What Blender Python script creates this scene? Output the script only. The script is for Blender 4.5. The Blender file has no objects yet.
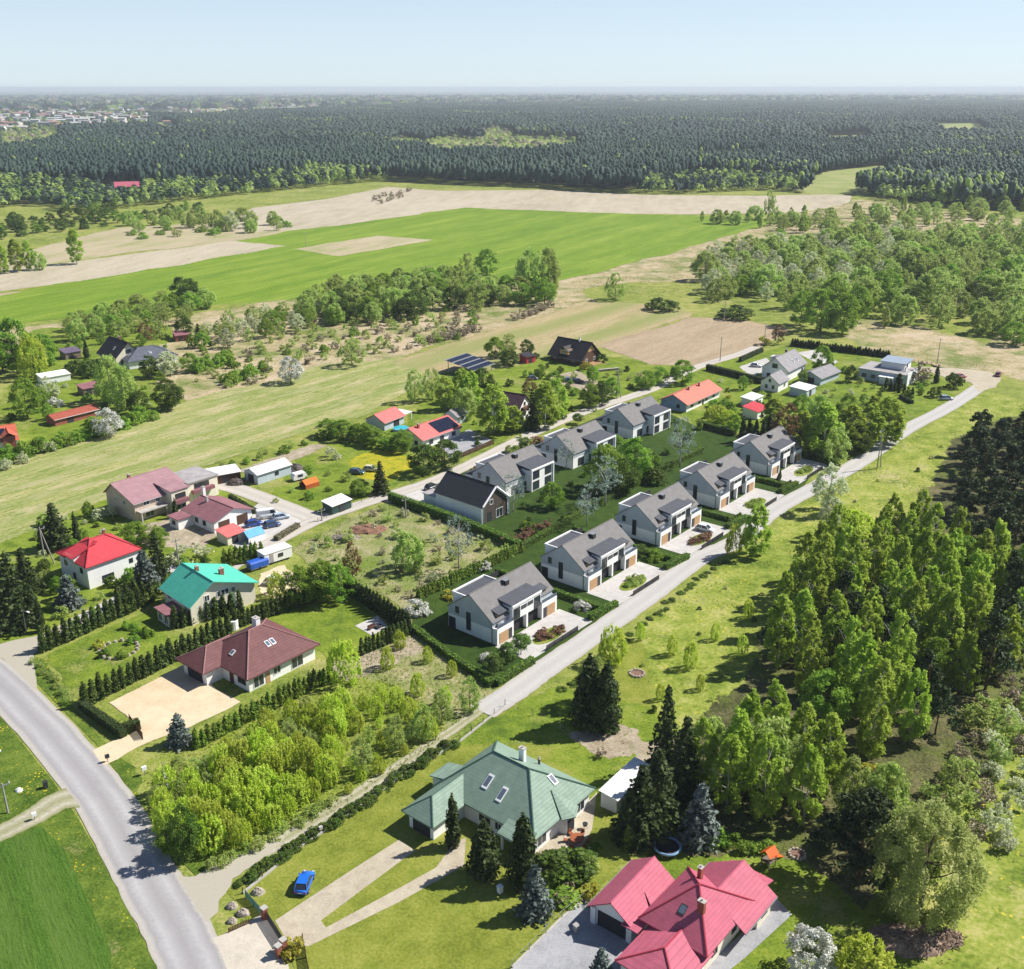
import bpy, math, random
HAZE_D = 8e-5
import numpy as np
from mathutils import Vector
from mathutils.geometry import tessellate_polygon
SC = bpy.context.scene
COL = SC.collection
PI = math.pi
# ---------------------------------------------------------------- camera model
FPX, CXP, CYP, HC = 1045.0, 512.0, 484.5, 95.0
PITCH = math.atan((CYP-88.0)/FPX)
_s, _c = math.sin(PITCH), math.cos(PITCH)
def G(px, py, z=0.0):
    """ground (or height z) point in metres seen at a place of the survey picture"""
    u = (px-CXP)/FPX; v = (CYP-py)/FPX
    d = (u, _c+v*_s, -_s+v*_c)
    t = (z-HC)/d[2]
    return (d[0]*t, d[1]*t)
def V(X, Y, Z=0.0):
    dz = Z-HC; dep = Y*_c-dz*_s; up = Y*_s+dz*_c
    return (CXP+FPX*X/dep, CYP-FPX*up/dep)
cam_d = bpy.data.cameras.new('camera'); cam = bpy.data.objects.new('camera', cam_d); COL.objects.link(cam)
cam.location = (0, 0, HC); cam.rotation_euler = (PI/2-PITCH, 0, 0)
cam_d.sensor_width = 36; cam_d.sensor_fit = 'HORIZONTAL'; cam_d.lens = FPX/1024*36
cam_d.clip_start = 1; cam_d.clip_end = 120000
SC.camera = cam
# ---------------------------------------------------------------- light
SUN_AZ, SUN_EL = math.radians(17), math.radians(46)     # azimuth from +X towards +Y
sd = Vector((math.cos(SUN_AZ)*math.cos(SUN_EL), math.sin(SUN_AZ)*math.cos(SUN_EL), math.sin(SUN_EL)))
sl = bpy.data.lights.new('sun', 'SUN'); so = bpy.data.objects.new('sun', sl); COL.objects.link(so)
sl.energy = 5.0; sl.angle = math.radians(0.53); sl.color = (1.0, 0.95, 0.87)
so.rotation_euler = sd.to_track_quat('Z', 'Y').to_euler(); so.location = (200, 100, 300)
w = bpy.data.worlds.new('World'); SC.world = w; w.use_nodes = True
nt = w.node_tree; bg = nt.nodes['Background']; sky = nt.nodes.new('ShaderNodeTexSky')
sky.sky_type = 'NISHITA'; sky.sun_disc = False; sky.sun_elevation = SUN_EL; sky.sun_rotation = PI/2-SUN_AZ
sky.air_density = .62; sky.dust_density = .32; sky.ozone_density = 2.6; sky.altitude = 0
tcw = nt.nodes.new('ShaderNodeTexCoord'); sxw = nt.nodes.new('ShaderNodeSeparateXYZ'); nt.links.new(tcw.outputs['Generated'], sxw.inputs[0])
rw = nt.nodes.new('ShaderNodeValToRGB'); rw.color_ramp.elements[0].position = 0.0; rw.color_ramp.elements[0].color = (.75,.75,.75,1); rw.color_ramp.elements[1].position = .32; rw.color_ramp.elements[1].color = (0,0,0,1); nt.links.new(sxw.outputs[2], rw.inputs[0])
mw = nt.nodes.new('ShaderNodeMix'); mw.data_type = 'RGBA'; nt.links.new(rw.outputs[0], mw.inputs[0]); nt.links.new(sky.outputs[0], mw.inputs[6]); mw.inputs[7].default_value = (5.7, 6.6, 7.2, 1)
nt.links.new(mw.outputs[2], bg.inputs[0]); bg.inputs[1].default_value = 0.088
SC.view_settings.view_transform = 'Standard'; SC.view_settings.look = 'None'
SC.view_settings.exposure = 0.62; SC.view_settings.gamma = 1; SC.view_settings.use_curve_mapping = False
SC.cycles.max_bounces = 6; SC.cycles.diffuse_bounces = 4; SC.cycles.glossy_bounces = 2
SC.cycles.transmission_bounces = 4; SC.cycles.transparent_max_bounces = 8; SC.cycles.volume_bounces = 0
SC.cycles.caustics_reflective = False; SC.cycles.caustics_refractive = False
# ---------------------------------------------------------------- tagging and mesh building
def tag(o, label=None, cat=None, group=None, kind=None):
    if label: o['label'] = label
    if cat: o['category'] = cat
    if group: o['group'] = group
    if kind: o['kind'] = kind
    return o
def empty(name, loc, rot=0.0, label=None, cat=None, group=None):
    o = bpy.data.objects.new(name, None); COL.objects.link(o)
    o.location = (loc[0], loc[1], loc[2] if len(loc) > 2 else 0); o.rotation_euler = (0, 0, rot)
    o.empty_display_size = 0.3
    return tag(o, label, cat, group)
def copy_tree(o, loc=None, rot=None, scale=None, parent=None):
    c = o.copy(); COL.objects.link(c)
    if parent is not None: c.parent = parent
    for ch in o.children: copy_tree(ch, parent=c)
    if loc is not None: c.location = (loc[0], loc[1], loc[2] if len(loc) > 2 else 0)
    if rot is not None: c.rotation_euler = (0, 0, rot)
    if scale is not None: c.scale = scale if hasattr(scale, '__len__') else (scale,)*3
    return c
class MB:
    def __init__(s): s.v = []; s.f = []; s.m = []
    def poly(s, pts, mi=0):
        b = len(s.v); s.v.extend([tuple(p) for p in pts]); s.f.append(tuple(range(b, b+len(pts)))); s.m.append(mi); return s
    def faces(s, pts, fs, mi=0):
        b = len(s.v); s.v.extend([tuple(p) for p in pts])
        for f in fs: s.f.append(tuple(b+i for i in f)); s.m.append(mi)
        return s
    def box(s, x0, y0, z0, x1, y1, z1, mi=0):
        x0, x1 = min(x0, x1), max(x0, x1); y0, y1 = min(y0, y1), max(y0, y1); z0, z1 = min(z0, z1), max(z0, z1)
        p = [(x0,y0,z0),(x1,y0,z0),(x1,y1,z0),(x0,y1,z0),(x0,y0,z1),(x1,y0,z1),(x1,y1,z1),(x0,y1,z1)]
        return s.faces(p, [(0,3,2,1),(4,5,6,7),(0,1,5,4),(1,2,6,5),(2,3,7,6),(3,0,4,7)], mi)
    def obox(s, a, b, wid, z0, z1, mi=0):
        """box along the segment a-b, wid wide"""
        dx, dy = b[0]-a[0], b[1]-a[1]; l = math.hypot(dx, dy) or 1; nx, ny = -dy/l*wid/2, dx/l*wid/2
        return s.prism([(a[0]-nx,a[1]-ny),(b[0]-nx,b[1]-ny),(b[0]+nx,b[1]+ny),(a[0]+nx,a[1]+ny)], z0, z1, mi)
    def prism(s, xy, z0, z1, mi=0):
        n = len(xy); p = [(x,y,z0) for x,y in xy]+[(x,y,z1) for x,y in xy]
        return s.faces(p, [tuple(range(n-1,-1,-1)), tuple(range(n,2*n))]+[(i,(i+1)%n,n+(i+1)%n,n+i) for i in range(n)], mi)
    def slab(s, pts, t, mi=0):
        """a sheet of points thickened downwards by t (roof plane)"""
        n = len(pts); p = [tuple(q) for q in pts]+[(q[0],q[1],q[2]-t) for q in pts]
        return s.faces(p, [tuple(range(n)), tuple(range(2*n-1,n-1,-1))]+[(i,n+i,n+(i+1)%n,(i+1)%n) for i in range(n)], mi)
    def ext(s, prof, axis, a0, a1, mi=0):
        """profile [(h, z)] extruded along 'u' (x) or 'v' (y)"""
        n = len(prof)
        f3 = (lambda a,h,z: (a,h,z)) if axis == 'u' else (lambda a,h,z: (h,a,z))
        p = [f3(a0,h,z) for h,z in prof]+[f3(a1,h,z) for h,z in prof]
        return s.faces(p, [tuple(range(n-1,-1,-1)), tuple(range(n,2*n))]+[(i,(i+1)%n,n+(i+1)%n,n+i) for i in range(n)], mi)
    def tube(s, pts, rad, n=6, mi=0, cap=True):
        pts = [Vector(p) for p in pts]
        if not hasattr(rad, '__len__'): rad = [rad]*len(pts)
        b = len(s.v)
        for i, p in enumerate(pts):
            d = (pts[min(i+1,len(pts)-1)]-pts[max(i-1,0)]).normalized()
            a = d.cross(Vector((0,0,1)) if abs(d.z) < .9 else Vector((1,0,0))).normalized(); c = d.cross(a)
            for k in range(n):
                q = p+(a*math.cos(2*PI*k/n)+c*math.sin(2*PI*k/n))*rad[i]; s.v.append(tuple(q))
        for i in range(len(pts)-1):
            for k in range(n):
                s.f.append((b+i*n+k, b+i*n+(k+1)%n, b+(i+1)*n+(k+1)%n, b+(i+1)*n+k)); s.m.append(mi)
        if cap:
            s.f.append(tuple(b+k for k in range(n-1,-1,-1))); s.m.append(mi)
            s.f.append(tuple(b+(len(pts)-1)*n+k for k in range(n))); s.m.append(mi)
        return s
    def cyl(s, x, y, z0, z1, r, n=12, mi=0, r1=None):
        r1 = r if r1 is None else r1
        p = [(x+r*math.cos(2*PI*k/n), y+r*math.sin(2*PI*k/n), z0) for k in range(n)]+[(x+r1*math.cos(2*PI*k/n), y+r1*math.sin(2*PI*k/n), z1) for k in range(n)]
        return s.faces(p, [tuple(range(n-1,-1,-1)), tuple(range(n,2*n))]+[(i,(i+1)%n,n+(i+1)%n,n+i) for i in range(n)], mi)
    def mesh(s, name, mats, smooth=False):
        me = bpy.data.meshes.new(name); me.from_pydata(s.v, [], s.f); 
        for m in (mats if isinstance(mats, (list, tuple)) else [mats]): me.materials.append(m)
        if any(s.m): me.polygons.foreach_set('material_index', s.m)
        if smooth: me.polygons.foreach_set('use_smooth', [True]*len(s.f))
        me.update(); return me
    def build(s, name, mats, parent=None, smooth=False):
        o = bpy.data.objects.new(name, s.mesh(name, mats, smooth)); COL.objects.link(o)
        if parent is not None: o.parent = parent
        return o
def np_mesh(name, verts, nper, mats, mi=None, smooth=False):
    """verts (N*nper, 3): N separate faces of nper corners"""
    verts = np.asarray(verts, dtype=np.float32).reshape(-1, 3); n = len(verts)//nper
    me = bpy.data.meshes.new(name); me.vertices.add(len(verts)); me.vertices.foreach_set('co', verts.ravel())
    me.loops.add(len(verts)); me.loops.foreach_set('vertex_index', np.arange(len(verts), dtype=np.int32))
    me.polygons.add(n); me.polygons.foreach_set('loop_start', np.arange(0, n*nper, nper, dtype=np.int32))
    me.polygons.foreach_set('loop_total', np.full(n, nper, dtype=np.int32))
    for m in (mats if isinstance(mats, (list, tuple)) else [mats]): me.materials.append(m)
    if mi is not None: me.polygons.foreach_set('material_index', np.asarray(mi, dtype=np.int32))
    me.update(calc_edges=True); return me
def inside(x, y, poly):
    c = False; n = len(poly); j = n-1
    for i in range(n):
        xi, yi = poly[i]; xj, yj = poly[j]
        if (yi > y) != (yj > y) and x < (xj-xi)*(y-yi)/(yj-yi)+xi: c = not c
        j = i
    return c
def inside_np(P, poly):
    x, y = P[:,0], P[:,1]; c = np.zeros(len(P), bool); n = len(poly); j = n-1
    for i in range(n):
        xi, yi = poly[i]; xj, yj = poly[j]
        with np.errstate(divide='ignore', invalid='ignore'):
            t = ((yi > y) != (yj > y)) & (x < (xj-xi)*(y-yi)/((yj-yi) if yj != yi else 1e-9)+xi)
        c ^= t; j = i
    return c
def W(pts): return [G(*p) for p in pts]
# ---------------------------------------------------------------- materials
def _nodes(name):
    m = bpy.data.materials.new(name); m.use_nodes = True; nt = m.node_tree
    return m, nt, nt.nodes['Principled BSDF']
def _noise(nt, vec, scale, detail=3, rough=.55):
    n = nt.nodes.new('ShaderNodeTexNoise'); n.inputs['Scale'].default_value = scale; n.inputs['Detail'].default_value = detail
    n.inputs['Roughness'].default_value = rough
    if vec is not None: nt.links.new(vec, n.inputs['Vector'])
    return n.outputs['Fac']
def _ramp(nt, fac, stops):
    r = nt.nodes.new('ShaderNodeValToRGB'); e = r.color_ramp.elements
    while len(e) < len(stops): e.new(.5)
    for el, (p, c) in zip(e, stops):
        el.position = p; el.color = (c[0], c[1], c[2], 1) if hasattr(c, '__len__') else (c, c, c, 1)
    nt.links.new(fac, r.inputs['Fac']); return r.outputs['Color']
def _mix(nt, a, b, fac, mode='MIX'):
    n = nt.nodes.new('ShaderNodeMix'); n.data_type = 'RGBA'; n.blend_type = mode
    for sock, val in ((n.inputs[6], a), (n.inputs[7], b), (n.inputs[0], fac)):
        if isinstance(val, (int, float)):
            sock.default_value = val if sock == n.inputs[0] else (val, val, val, 1)
        elif isinstance(val, tuple): sock.default_value = (*val[:3], 1)
        else: nt.links.new(val, sock)
    return n.outputs[2]
def _math(nt, op, a, b=None):
    n = nt.nodes.new('ShaderNodeMath'); n.operation = op
    for i, v in enumerate((a, b)):
        if v is None: continue
        if isinstance(v, (int, float)): n.inputs[i].default_value = v
        else: nt.links.new(v, n.inputs[i])
    return n.outputs[0]
def _bump(nt, bsdf, h, strength, dist):
    b = nt.nodes.new('ShaderNodeBump'); b.inputs['Strength'].default_value = strength; b.inputs['Distance'].default_value = dist
    nt.links.new(h, b.inputs['Height']); nt.links.new(b.outputs[0], bsdf.inputs['Normal'])
def _pos(nt): return nt.nodes.new('ShaderNodeNewGeometry').outputs['Position']
def _map(nt, vec, rot=0, scale=(1,1,1), vt='POINT'):
    m = nt.nodes.new('ShaderNodeMapping'); m.vector_type = vt; m.inputs['Rotation'].default_value = (0, 0, rot); m.inputs['Scale'].default_value = scale
    nt.links.new(vec, m.inputs['Vector']); return m.outputs[0]
MATS = {}
def solid(name, c, rough=.75, var=.12, scale=.6, spec=.3, bump=0.0, lines=None, metal=0.0, stain=0.0, coat=0.0):
    """painted / plastered / tiled surface. lines = (axis index, period m, darkness) : courses of a roof or boards"""
    if name in MATS: return MATS[name]
    m, nt, b = _nodes(name); tc = nt.nodes.new('ShaderNodeTexCoord').outputs['Object']
    if name.startswith('roof'): var *= 1.5
    n1 = _noise(nt, tc, scale, 4); n2 = _noise(nt, tc, scale*9, 2)
    fac = _math(nt, 'ADD', _math(nt, 'MULTIPLY', n1, .65), _math(nt, 'MULTIPLY', n2, .35))
    lo = tuple(max(0, x*(1-var*2)) for x in c); hi = tuple(x*(1+var*1.6) for x in c)
    col = _ramp(nt, fac, [(.28, lo), (.72, hi)])
    if name.startswith('roof'): stain = max(stain, .35); rough = max(rough, .68)
    if stain:
        n3 = _noise(nt, _map(nt, tc, 0, (1, 1, .25)), 1.3, 5, .7)
        col = _mix(nt, col, tuple(x*.5+.01 for x in c), _math(nt, 'MULTIPLY', _ramp(nt, n3, [(.5, 0.0), (.75, 1.0)]), stain))
    h = n2
    if lines:
        ax, per, dk = lines
        sx = nt.nodes.new('ShaderNodeSeparateXYZ'); nt.links.new(tc, sx.inputs[0])
        fr = _math(nt, 'FRACT', _math(nt, 'MULTIPLY', sx.outputs[ax], 1/per))
        edge = _ramp(nt, fr, [(.0, 0.0), (.14, 1.0), (.92, .85), (1.0, .0)])
        col = _mix(nt, tuple(x*(1-dk) for x in c), col, edge)
        _bump(nt, b, fr, .5, per*.12)
    elif bump: _bump(nt, b, h, bump, .02)
    nt.links.new(col, b.inputs['Base Color']); b.inputs['Roughness'].default_value = rough
    b.inputs['Specular IOR Level'].default_value = spec; b.inputs['Metallic'].default_value = metal
    if coat: b.inputs['Coat Weight'].default_value = coat
    MATS[name] = m; return m
def glass(name='window_glass', c=(.03, .04, .05)):
    if name in MATS: return MATS[name]
    m, nt, b = _nodes(name); b.inputs['Base Color'].default_value = (*c, 1); b.inputs['Roughness'].default_value = .06
    b.inputs['Specular IOR Level'].default_value = .7; MATS[name] = m; return m
def ground(name, cols, s=(.03, .22, 2.2), wts=(.3, .35, .35), rough=.95, bump=.5, stretch=None, stripe=None, dry=None, spot=None, bd=.25):
    """cols: ramp of colours; s: noise scales; stretch=(rotation, factor): drawn out along a direction; stripe=(rotation, period, colour, weight); dry=(colour, scale, lo, hi): patches of another
    growth; spot=(colour, scale, threshold): small flowers or clods"""
    if name in MATS: return MATS[name]
    m, nt, b = _nodes(name); p = _pos(nt); q = p
    if stretch: q = _map(nt, p, -stretch[0], (1, 1/stretch[1], 1), 'TEXTURE')
    ns = [_noise(nt, (q if i < 2 else p), sc, 4 if i < 2 else 3, .6) for i, sc in enumerate(s)]
    f = _math(nt, 'ADD', _math(nt, 'ADD', _math(nt, 'MULTIPLY', ns[0], wts[0]), _math(nt, 'MULTIPLY', ns[1], wts[1])), _math(nt, 'MULTIPLY', ns[2], wts[2]))
    k = len(cols); col = _ramp(nt, f, [(.40+.20*i/(k-1), c) for i, c in enumerate(cols)])
    if dry:
        dl = dry if isinstance(dry[0][0], (tuple, list)) else [dry]
        for dc, dsc, lo, hi in dl:
            d1 = _math(nt, 'ADD', _math(nt, 'MULTIPLY', _noise(nt, q, dsc, 6, .68), .8), _math(nt, 'MULTIPLY', ns[2], .2))
            col = _mix(nt, col, dc, _ramp(nt, d1, [(lo, 0.0), (hi, 1.0)]))
    if stripe:
        sx = nt.nodes.new('ShaderNodeSeparateXYZ'); nt.links.new(_map(nt, p, stripe[0]), sx.inputs[0])
        ph = _math(nt, 'ADD', _math(nt, 'MULTIPLY', sx.outputs[1], 1/stripe[1]), _math(nt, 'MULTIPLY', ns[0], .8))
        st = _ramp(nt, _math(nt, 'FRACT', ph), [(.0, 0.0), (.25, 1.0), (.5, .9), (.75, .1), (1, 0.0)])
        col = _mix(nt, col, stripe[2], _math(nt, 'MULTIPLY', _math(nt, 'MULTIPLY', st, ns[1]), stripe[3]*1.6))
    if spot:
        v = nt.nodes.new('ShaderNodeTexVoronoi'); v.inputs['Scale'].default_value = spot[1]; nt.links.new(p, v.inputs['Vector'])
        g = _noise(nt, p, .25, 3)
        ok = _math(nt, 'MULTIPLY', _ramp(nt, v.outputs['Distance'], [(spot[2], 1.0), (spot[2]+.08, 0.0)]), _ramp(nt, g, [(.5, 0.0), (.62, 1.0)]))
        col = _mix(nt, col, spot[0], ok)
    nt.links.new(col, b.inputs['Base Color']); b.inputs['Roughness'].default_value = rough; b.inputs['Specular IOR Level'].default_value = .12
    if bump:
        h = _math(nt, 'ADD', _math(nt, 'MULTIPLY', ns[2], .6), _math(nt, 'MULTIPLY', ns[1], .8)); _bump(nt, b, h, bump, bd)
    fray(nt, b, p); MATS[name] = m; return m
def fray(nt, b, p):
    """the growth thins out in tufts over a sheet's rim (attribute rim: 0 outside, 1 inside)"""
    at_ = nt.nodes.new('ShaderNodeAttribute'); at_.attribute_name = 'rim'; n = _math(nt, 'ADD', _math(nt, 'MULTIPLY', _noise(nt, p, .45, 4, .65), .75), _math(nt, 'MULTIPLY', _noise(nt, p, 3.5, 2), .25))
    a = _math(nt, 'GREATER_THAN', at_.outputs['Fac'], _math(nt, 'ADD', _math(nt, 'MULTIPLY', _math(nt, 'SUBTRACT', n, .5), 1.9), .5))
    a = _math(nt, 'MAXIMUM', a, _math(nt, 'GREATER_THAN', at_.outputs['Fac'], .995))
    t = nt.nodes.new('ShaderNodeBsdfTransparent'); mx = nt.nodes.new('ShaderNodeMixShader'); nt.links.new(a, mx.inputs[0]); nt.links.new(t.outputs[0], mx.inputs[1]); nt.links.new(b.outputs[0], mx.inputs[2]); nt.links.new(mx.outputs[0], nt.nodes['Material Output'].inputs['Surface'])
def leafmat(name, c1, c2, trans=.35, nscale=.5, vary=.35, rough=.6):
    """foliage: two greens by clump, each leaf and each plant a little different, some light through the leaf"""
    if name in MATS: return MATS[name]
    m, nt, b = _nodes(name); geo = nt.nodes.new('ShaderNodeNewGeometry'); oi = nt.nodes.new('ShaderNodeObjectInfo')
    n = _noise(nt, geo.outputs['Position'], nscale, 2)
    col = _mix(nt, c1, c2, _ramp(nt, n, [(.35, 0.0), (.65, 1.0)]))
    r = _math(nt, 'ADD', _math(nt, 'MULTIPLY', geo.outputs['Random Per Island'], .5), _math(nt, 'MULTIPLY', oi.outputs['Random'], .5))
    k = _math(nt, 'ADD', _math(nt, 'MULTIPLY', r, 2*vary), 1-vary)
    hsv = nt.nodes.new('ShaderNodeHueSaturation'); nt.links.new(col, hsv.inputs['Color']); nt.links.new(k, hsv.inputs['Value'])
    nt.links.new(_math(nt, 'ADD', _math(nt, 'MULTIPLY', oi.outputs['Random'], .022), .497), hsv.inputs['Hue'])
    c = hsv.outputs['Color']; nt.links.new(c, b.inputs['Base Color']); b.inputs['Roughness'].default_value = rough; b.inputs['Specular IOR Level'].default_value = .2
    if trans:
        t = nt.nodes.new('ShaderNodeBsdfTranslucent'); nt.links.new(c, t.inputs['Color']); mx = nt.nodes.new('ShaderNodeMixShader'); mx.inputs[0].default_value = trans
        out = nt.nodes['Material Output']; nt.links.new(b.outputs[0], mx.inputs[1]); nt.links.new(t.outputs[0], mx.inputs[2]); nt.links.new(mx.outputs[0], out.inputs['Surface'])
    MATS[name] = m; return m
WHITE = solid('white_plaster', (.82, .82, .81), .85, .04, .5, stain=.10)
CREAM = solid('cream_plaster', (.74, .69, .56), .85, .07, .5, stain=.2)
BEIGE = solid('beige_plaster', (.60, .48, .38), .85, .08, .5, stain=.25)
PALEBLUE = solid('pale_blue_plaster', (.45, .52, .58), .85, .06, .5)
GREYCLAD = solid('grey_cladding', (.44, .48, .52), .7, .06, .6, lines=(2, .3, .25))
FRAMEW = solid('white_frame', (.8, .8, .8), .4, .03)
FRAMED = solid('dark_frame', (.045, .045, .05), .45, .06)
PANE = glass()
PANEL = solid('solar_glass', (.012, .016, .035), .12, .1, spec=.6, lines=(0, 1.0, .0))
WOODO = solid('oak_door', (.50, .31, .16), .6, .12, 1.5, lines=(2, .25, .3))
WOODB = solid('brown_boards', (.10, .05, .03), .75, .2, 1.2, lines=(2, .22, .4))
WOODG = solid('weathered_wood', (.20, .16, .12), .85, .2, 1.2)
WOODDK = solid('dark_grey_boards', (.085,.07,.055), .75, .2, 1.2, lines=(1, .2, .4))
DARKGAP = solid('dark_recess', (.03, .03, .035), .8, .1)  # near-black colour painting shade in openings; dark doors share it
CONC = solid('concrete', (.42, .40, .37), .9, .12, .7, stain=.3)
BRICK = solid('brick_red', (.30, .10, .07), .85, .15, 2, lines=(2, .12, .2))
METAL = solid('grey_metal', (.35, .36, .37), .4, .06, metal=.5)
DARKMETAL = solid('dark_metal', (.05, .05, .055), .45, .08, metal=.3)
BARK = solid('bark_brown', (.11, .085, .06), .95, .25, 3)
BIRCHBARK = solid('bark_birch', (.42, .41, .38), .9, .35, 4)
R_EST = solid('roof_grey_tile', (.168, .162, .16), .75, .08, .8, lines=(2, .24, .22))
R_EST2 = solid('roof_dark_sheet', (.085, .09, .105), .5, .08, .8, lines=(0, .6, .2))
R_BROWN = solid('roof_brown_tile', (.155, .062, .062), .6, .12, .9, lines=(2, .28, .45))
R_TEAL = solid('roof_teal_sheet', (.08, .48, .35), .5, .06, .7, lines=(2, .35, .12))
R_GREEN = solid('roof_green_tile', (.21, .30, .235), .55, .08, .9, lines=(2, .28, .4))
R_CRIM = solid('roof_crimson_tile', (.46, .11, .165), .5, .07, .9, lines=(2, .28, .35))
R_RED = solid('roof_red_sheet', (.50, .045, .06), .5, .08, .8, lines=(2, .35, .2))
R_PINK = solid('roof_dusty_pink', (.33, .19, .205), .7, .08, .6, lines=(2, .35, .15))
R_MAROON = solid('roof_dull_maroon', (.26, .115, .13), .65, .1, .7, lines=(2, .35, .2))
R_ORANGE = solid('roof_salmon_tile', (.56, .17, .12), .65, .08, .9, lines=(2, .3, .25))
R_CORAL = solid('roof_coral_sheet', (.62, .15, .14), .6, .07, .9, lines=(2, .35, .2))
R_DARK = solid('roof_anthracite', (.045, .048, .055), .5, .1, .8, lines=(1, .5, .3))
R_BLACKWOOD = solid('roof_black_tile', (.035, .03, .035), .65, .2, .9, lines=(2, .3, .3))
R_GREY = solid('roof_light_grey', (.24, .23, .24), .7, .1, .6, lines=(2, .3, .2))
R_SLATE = solid('roof_slate_blue', (.10, .11, .14), .55, .1, .7, lines=(2, .3, .25))
R_WHITE = solid('roof_white_sheet', (.74, .74, .72), .55, .06, .8, lines=(0, .8, .12), stain=.15)
R_FLAT = solid('roof_felt_grey', (.34, .32, .32), .9, .12, .5, stain=.25)
R_BLUEISH = solid('roof_blue_grey_sheet', (.28, .34, .42), .5, .07, .6, lines=(0, .5, .15))
# ---------------------------------------------------------------- ground materials
rnd = random.Random(7)
g_meadow = ground('meadow', [(.085,.125,.022),(.165,.21,.035),(.24,.265,.06),(.33,.30,.11)], dry=((.40,.33,.19), .035, .56, .72), bump=.6)
g_right = ground('wild_meadow', [(.09,.14,.018),(.17,.22,.03),(.25,.285,.055),(.36,.34,.12)], s=(.03,.22,1.4), wts=(.3,.4,.3), dry=[((.44,.37,.21), .028, .56, .70), ((.36,.33,.13), .12, .56, .70), ((.085,.15,.02), .06, .58, .70)], spot=((.5,.42,.05), 1.1, .18))
g_mown = ground('mown_field', [(.14,.185,.04),(.215,.25,.07),(.30,.30,.11),(.40,.36,.17)], s=(.025,.22,1.1), wts=(.3,.45,.25), stretch=(math.radians(-52), 5), dry=[((.43,.37,.22), .06, .47, .62), ((.13,.20,.035), .09, .56, .66)], stripe=(math.radians(-52), 11, (.16,.225,.05), .5))
g_scrub = ground('dry_scrub', [(.15,.17,.055),(.30,.26,.13),(.42,.34,.22),(.46,.37,.27)], s=(.03,.15,1.0), dry=[((.115,.17,.03), .045, .50, .62), ((.5,.42,.32), .06, .58, .7)], bump=1.0, bd=.5)
g_tan = ground('old_stubble', [(.25,.23,.10),(.35,.28,.155),(.42,.335,.20)], s=(.02,.1,.8), stretch=(math.radians(-55), 6), stripe=(math.radians(-52), 26, (.17,.23,.05), .75))
g_plough = ground('ploughed_soil', [(.25,.19,.12),(.34,.265,.175),(.41,.325,.22)], s=(.02,.2,1.5), stretch=(math.radians(-50), 8), bump=.8)
g_sand = ground('sandy_field', [(.32,.28,.20),(.40,.35,.26),(.46,.405,.315)], s=(.006,.03,.5), stretch=(math.radians(-80), 4), dry=((.33,.31,.17), .012, .56, .70))
g_sand2 = ground('sandy_fallow', [(.30,.27,.16),(.38,.325,.21),(.44,.37,.26)], s=(.008,.04,.5), stretch=(math.radians(-70), 4), dry=((.22,.25,.08), .02, .50, .66))
g_bright = ground('young_corn', [(.085,.165,.012),(.145,.23,.018),(.225,.295,.035)], s=(.007,.05,.9), stretch=(math.radians(-58), 7), dry=[((.27,.33,.05), .008, .50, .72), ((.33,.31,.12), .02, .62, .74)], stripe=(math.radians(-62), 17, (.085,.165,.012), .3), bump=.3)
g_crop = ground('lush_crop', [(.03,.075,.007),(.055,.12,.013),(.085,.155,.022)], s=(.04,.35,3.0), stretch=(math.radians(56), 9), stripe=(math.radians(53), 5.5, (.10,.155,.03), .5), bump=.7)
g_verge = ground('roadside_grass', [(.035,.075,.008),(.08,.13,.016),(.15,.20,.03)], s=(.06,.4,2.6), spot=((.55,.42,.02), 1.6, .17), dry=((.27,.25,.10), .09, .60, .72), bump=.7)
g_lawn = ground('clipped_lawn', [(.020,.044,.007),(.034,.065,.010),(.05,.085,.014)], s=(.05,.4,4.0), bump=.3)
g_lawn2 = ground('garden_grass', [(.075,.125,.014),(.145,.205,.02),(.225,.265,.04)], s=(.06,.35,2.4), dry=[((.31,.28,.11), .07, .54, .68), ((.06,.105,.014), .11, .57, .66)], bump=.6)
g_lawn3 = ground('yellowish_grass', [(.12,.15,.018),(.185,.215,.032),(.255,.26,.055)], s=(.06,.35,2.4), dry=[((.34,.29,.12), .06, .60, .76), ((.10,.17,.015), .09, .58, .68)], bump=.6)  # lawn with a yellow-green tone of its own
g_lot = ground('building_plot', [(.14,.18,.04),(.23,.235,.09),(.34,.295,.175),(.48,.41,.31)], s=(.05,.25,1.6), dry=((.13,.19,.03), .05, .46, .60), bump=.9, bd=.4)
g_floor = ground('wood_floor', [(.025,.03,.012),(.05,.06,.02),(.10,.09,.045)], s=(.02,.12,1.0), bump=.5)
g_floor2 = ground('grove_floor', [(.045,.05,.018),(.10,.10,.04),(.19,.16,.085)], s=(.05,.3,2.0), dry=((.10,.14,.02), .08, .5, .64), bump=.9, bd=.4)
g_clear = ground('woodland_clearing', [(.17,.22,.06),(.25,.28,.09),(.33,.31,.15)], s=(.006,.03,.3), bump=.2)
g_weed = ground('weedy_undergrowth', [(.11,.155,.02),(.19,.235,.035),(.28,.285,.085)], s=(.05,.3,2.0), dry=((.26,.22,.12), .06, .58, .70), bump=.9, bd=.4)  # weedy ground colour for the thicket and the flower beds
g_dirt = ground('dirt', [(.22,.18,.12),(.33,.28,.205),(.43,.37,.285)], s=(.1,.5,3.0), dry=((.17,.20,.06), .12, .56, .66), bump=.6)
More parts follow.
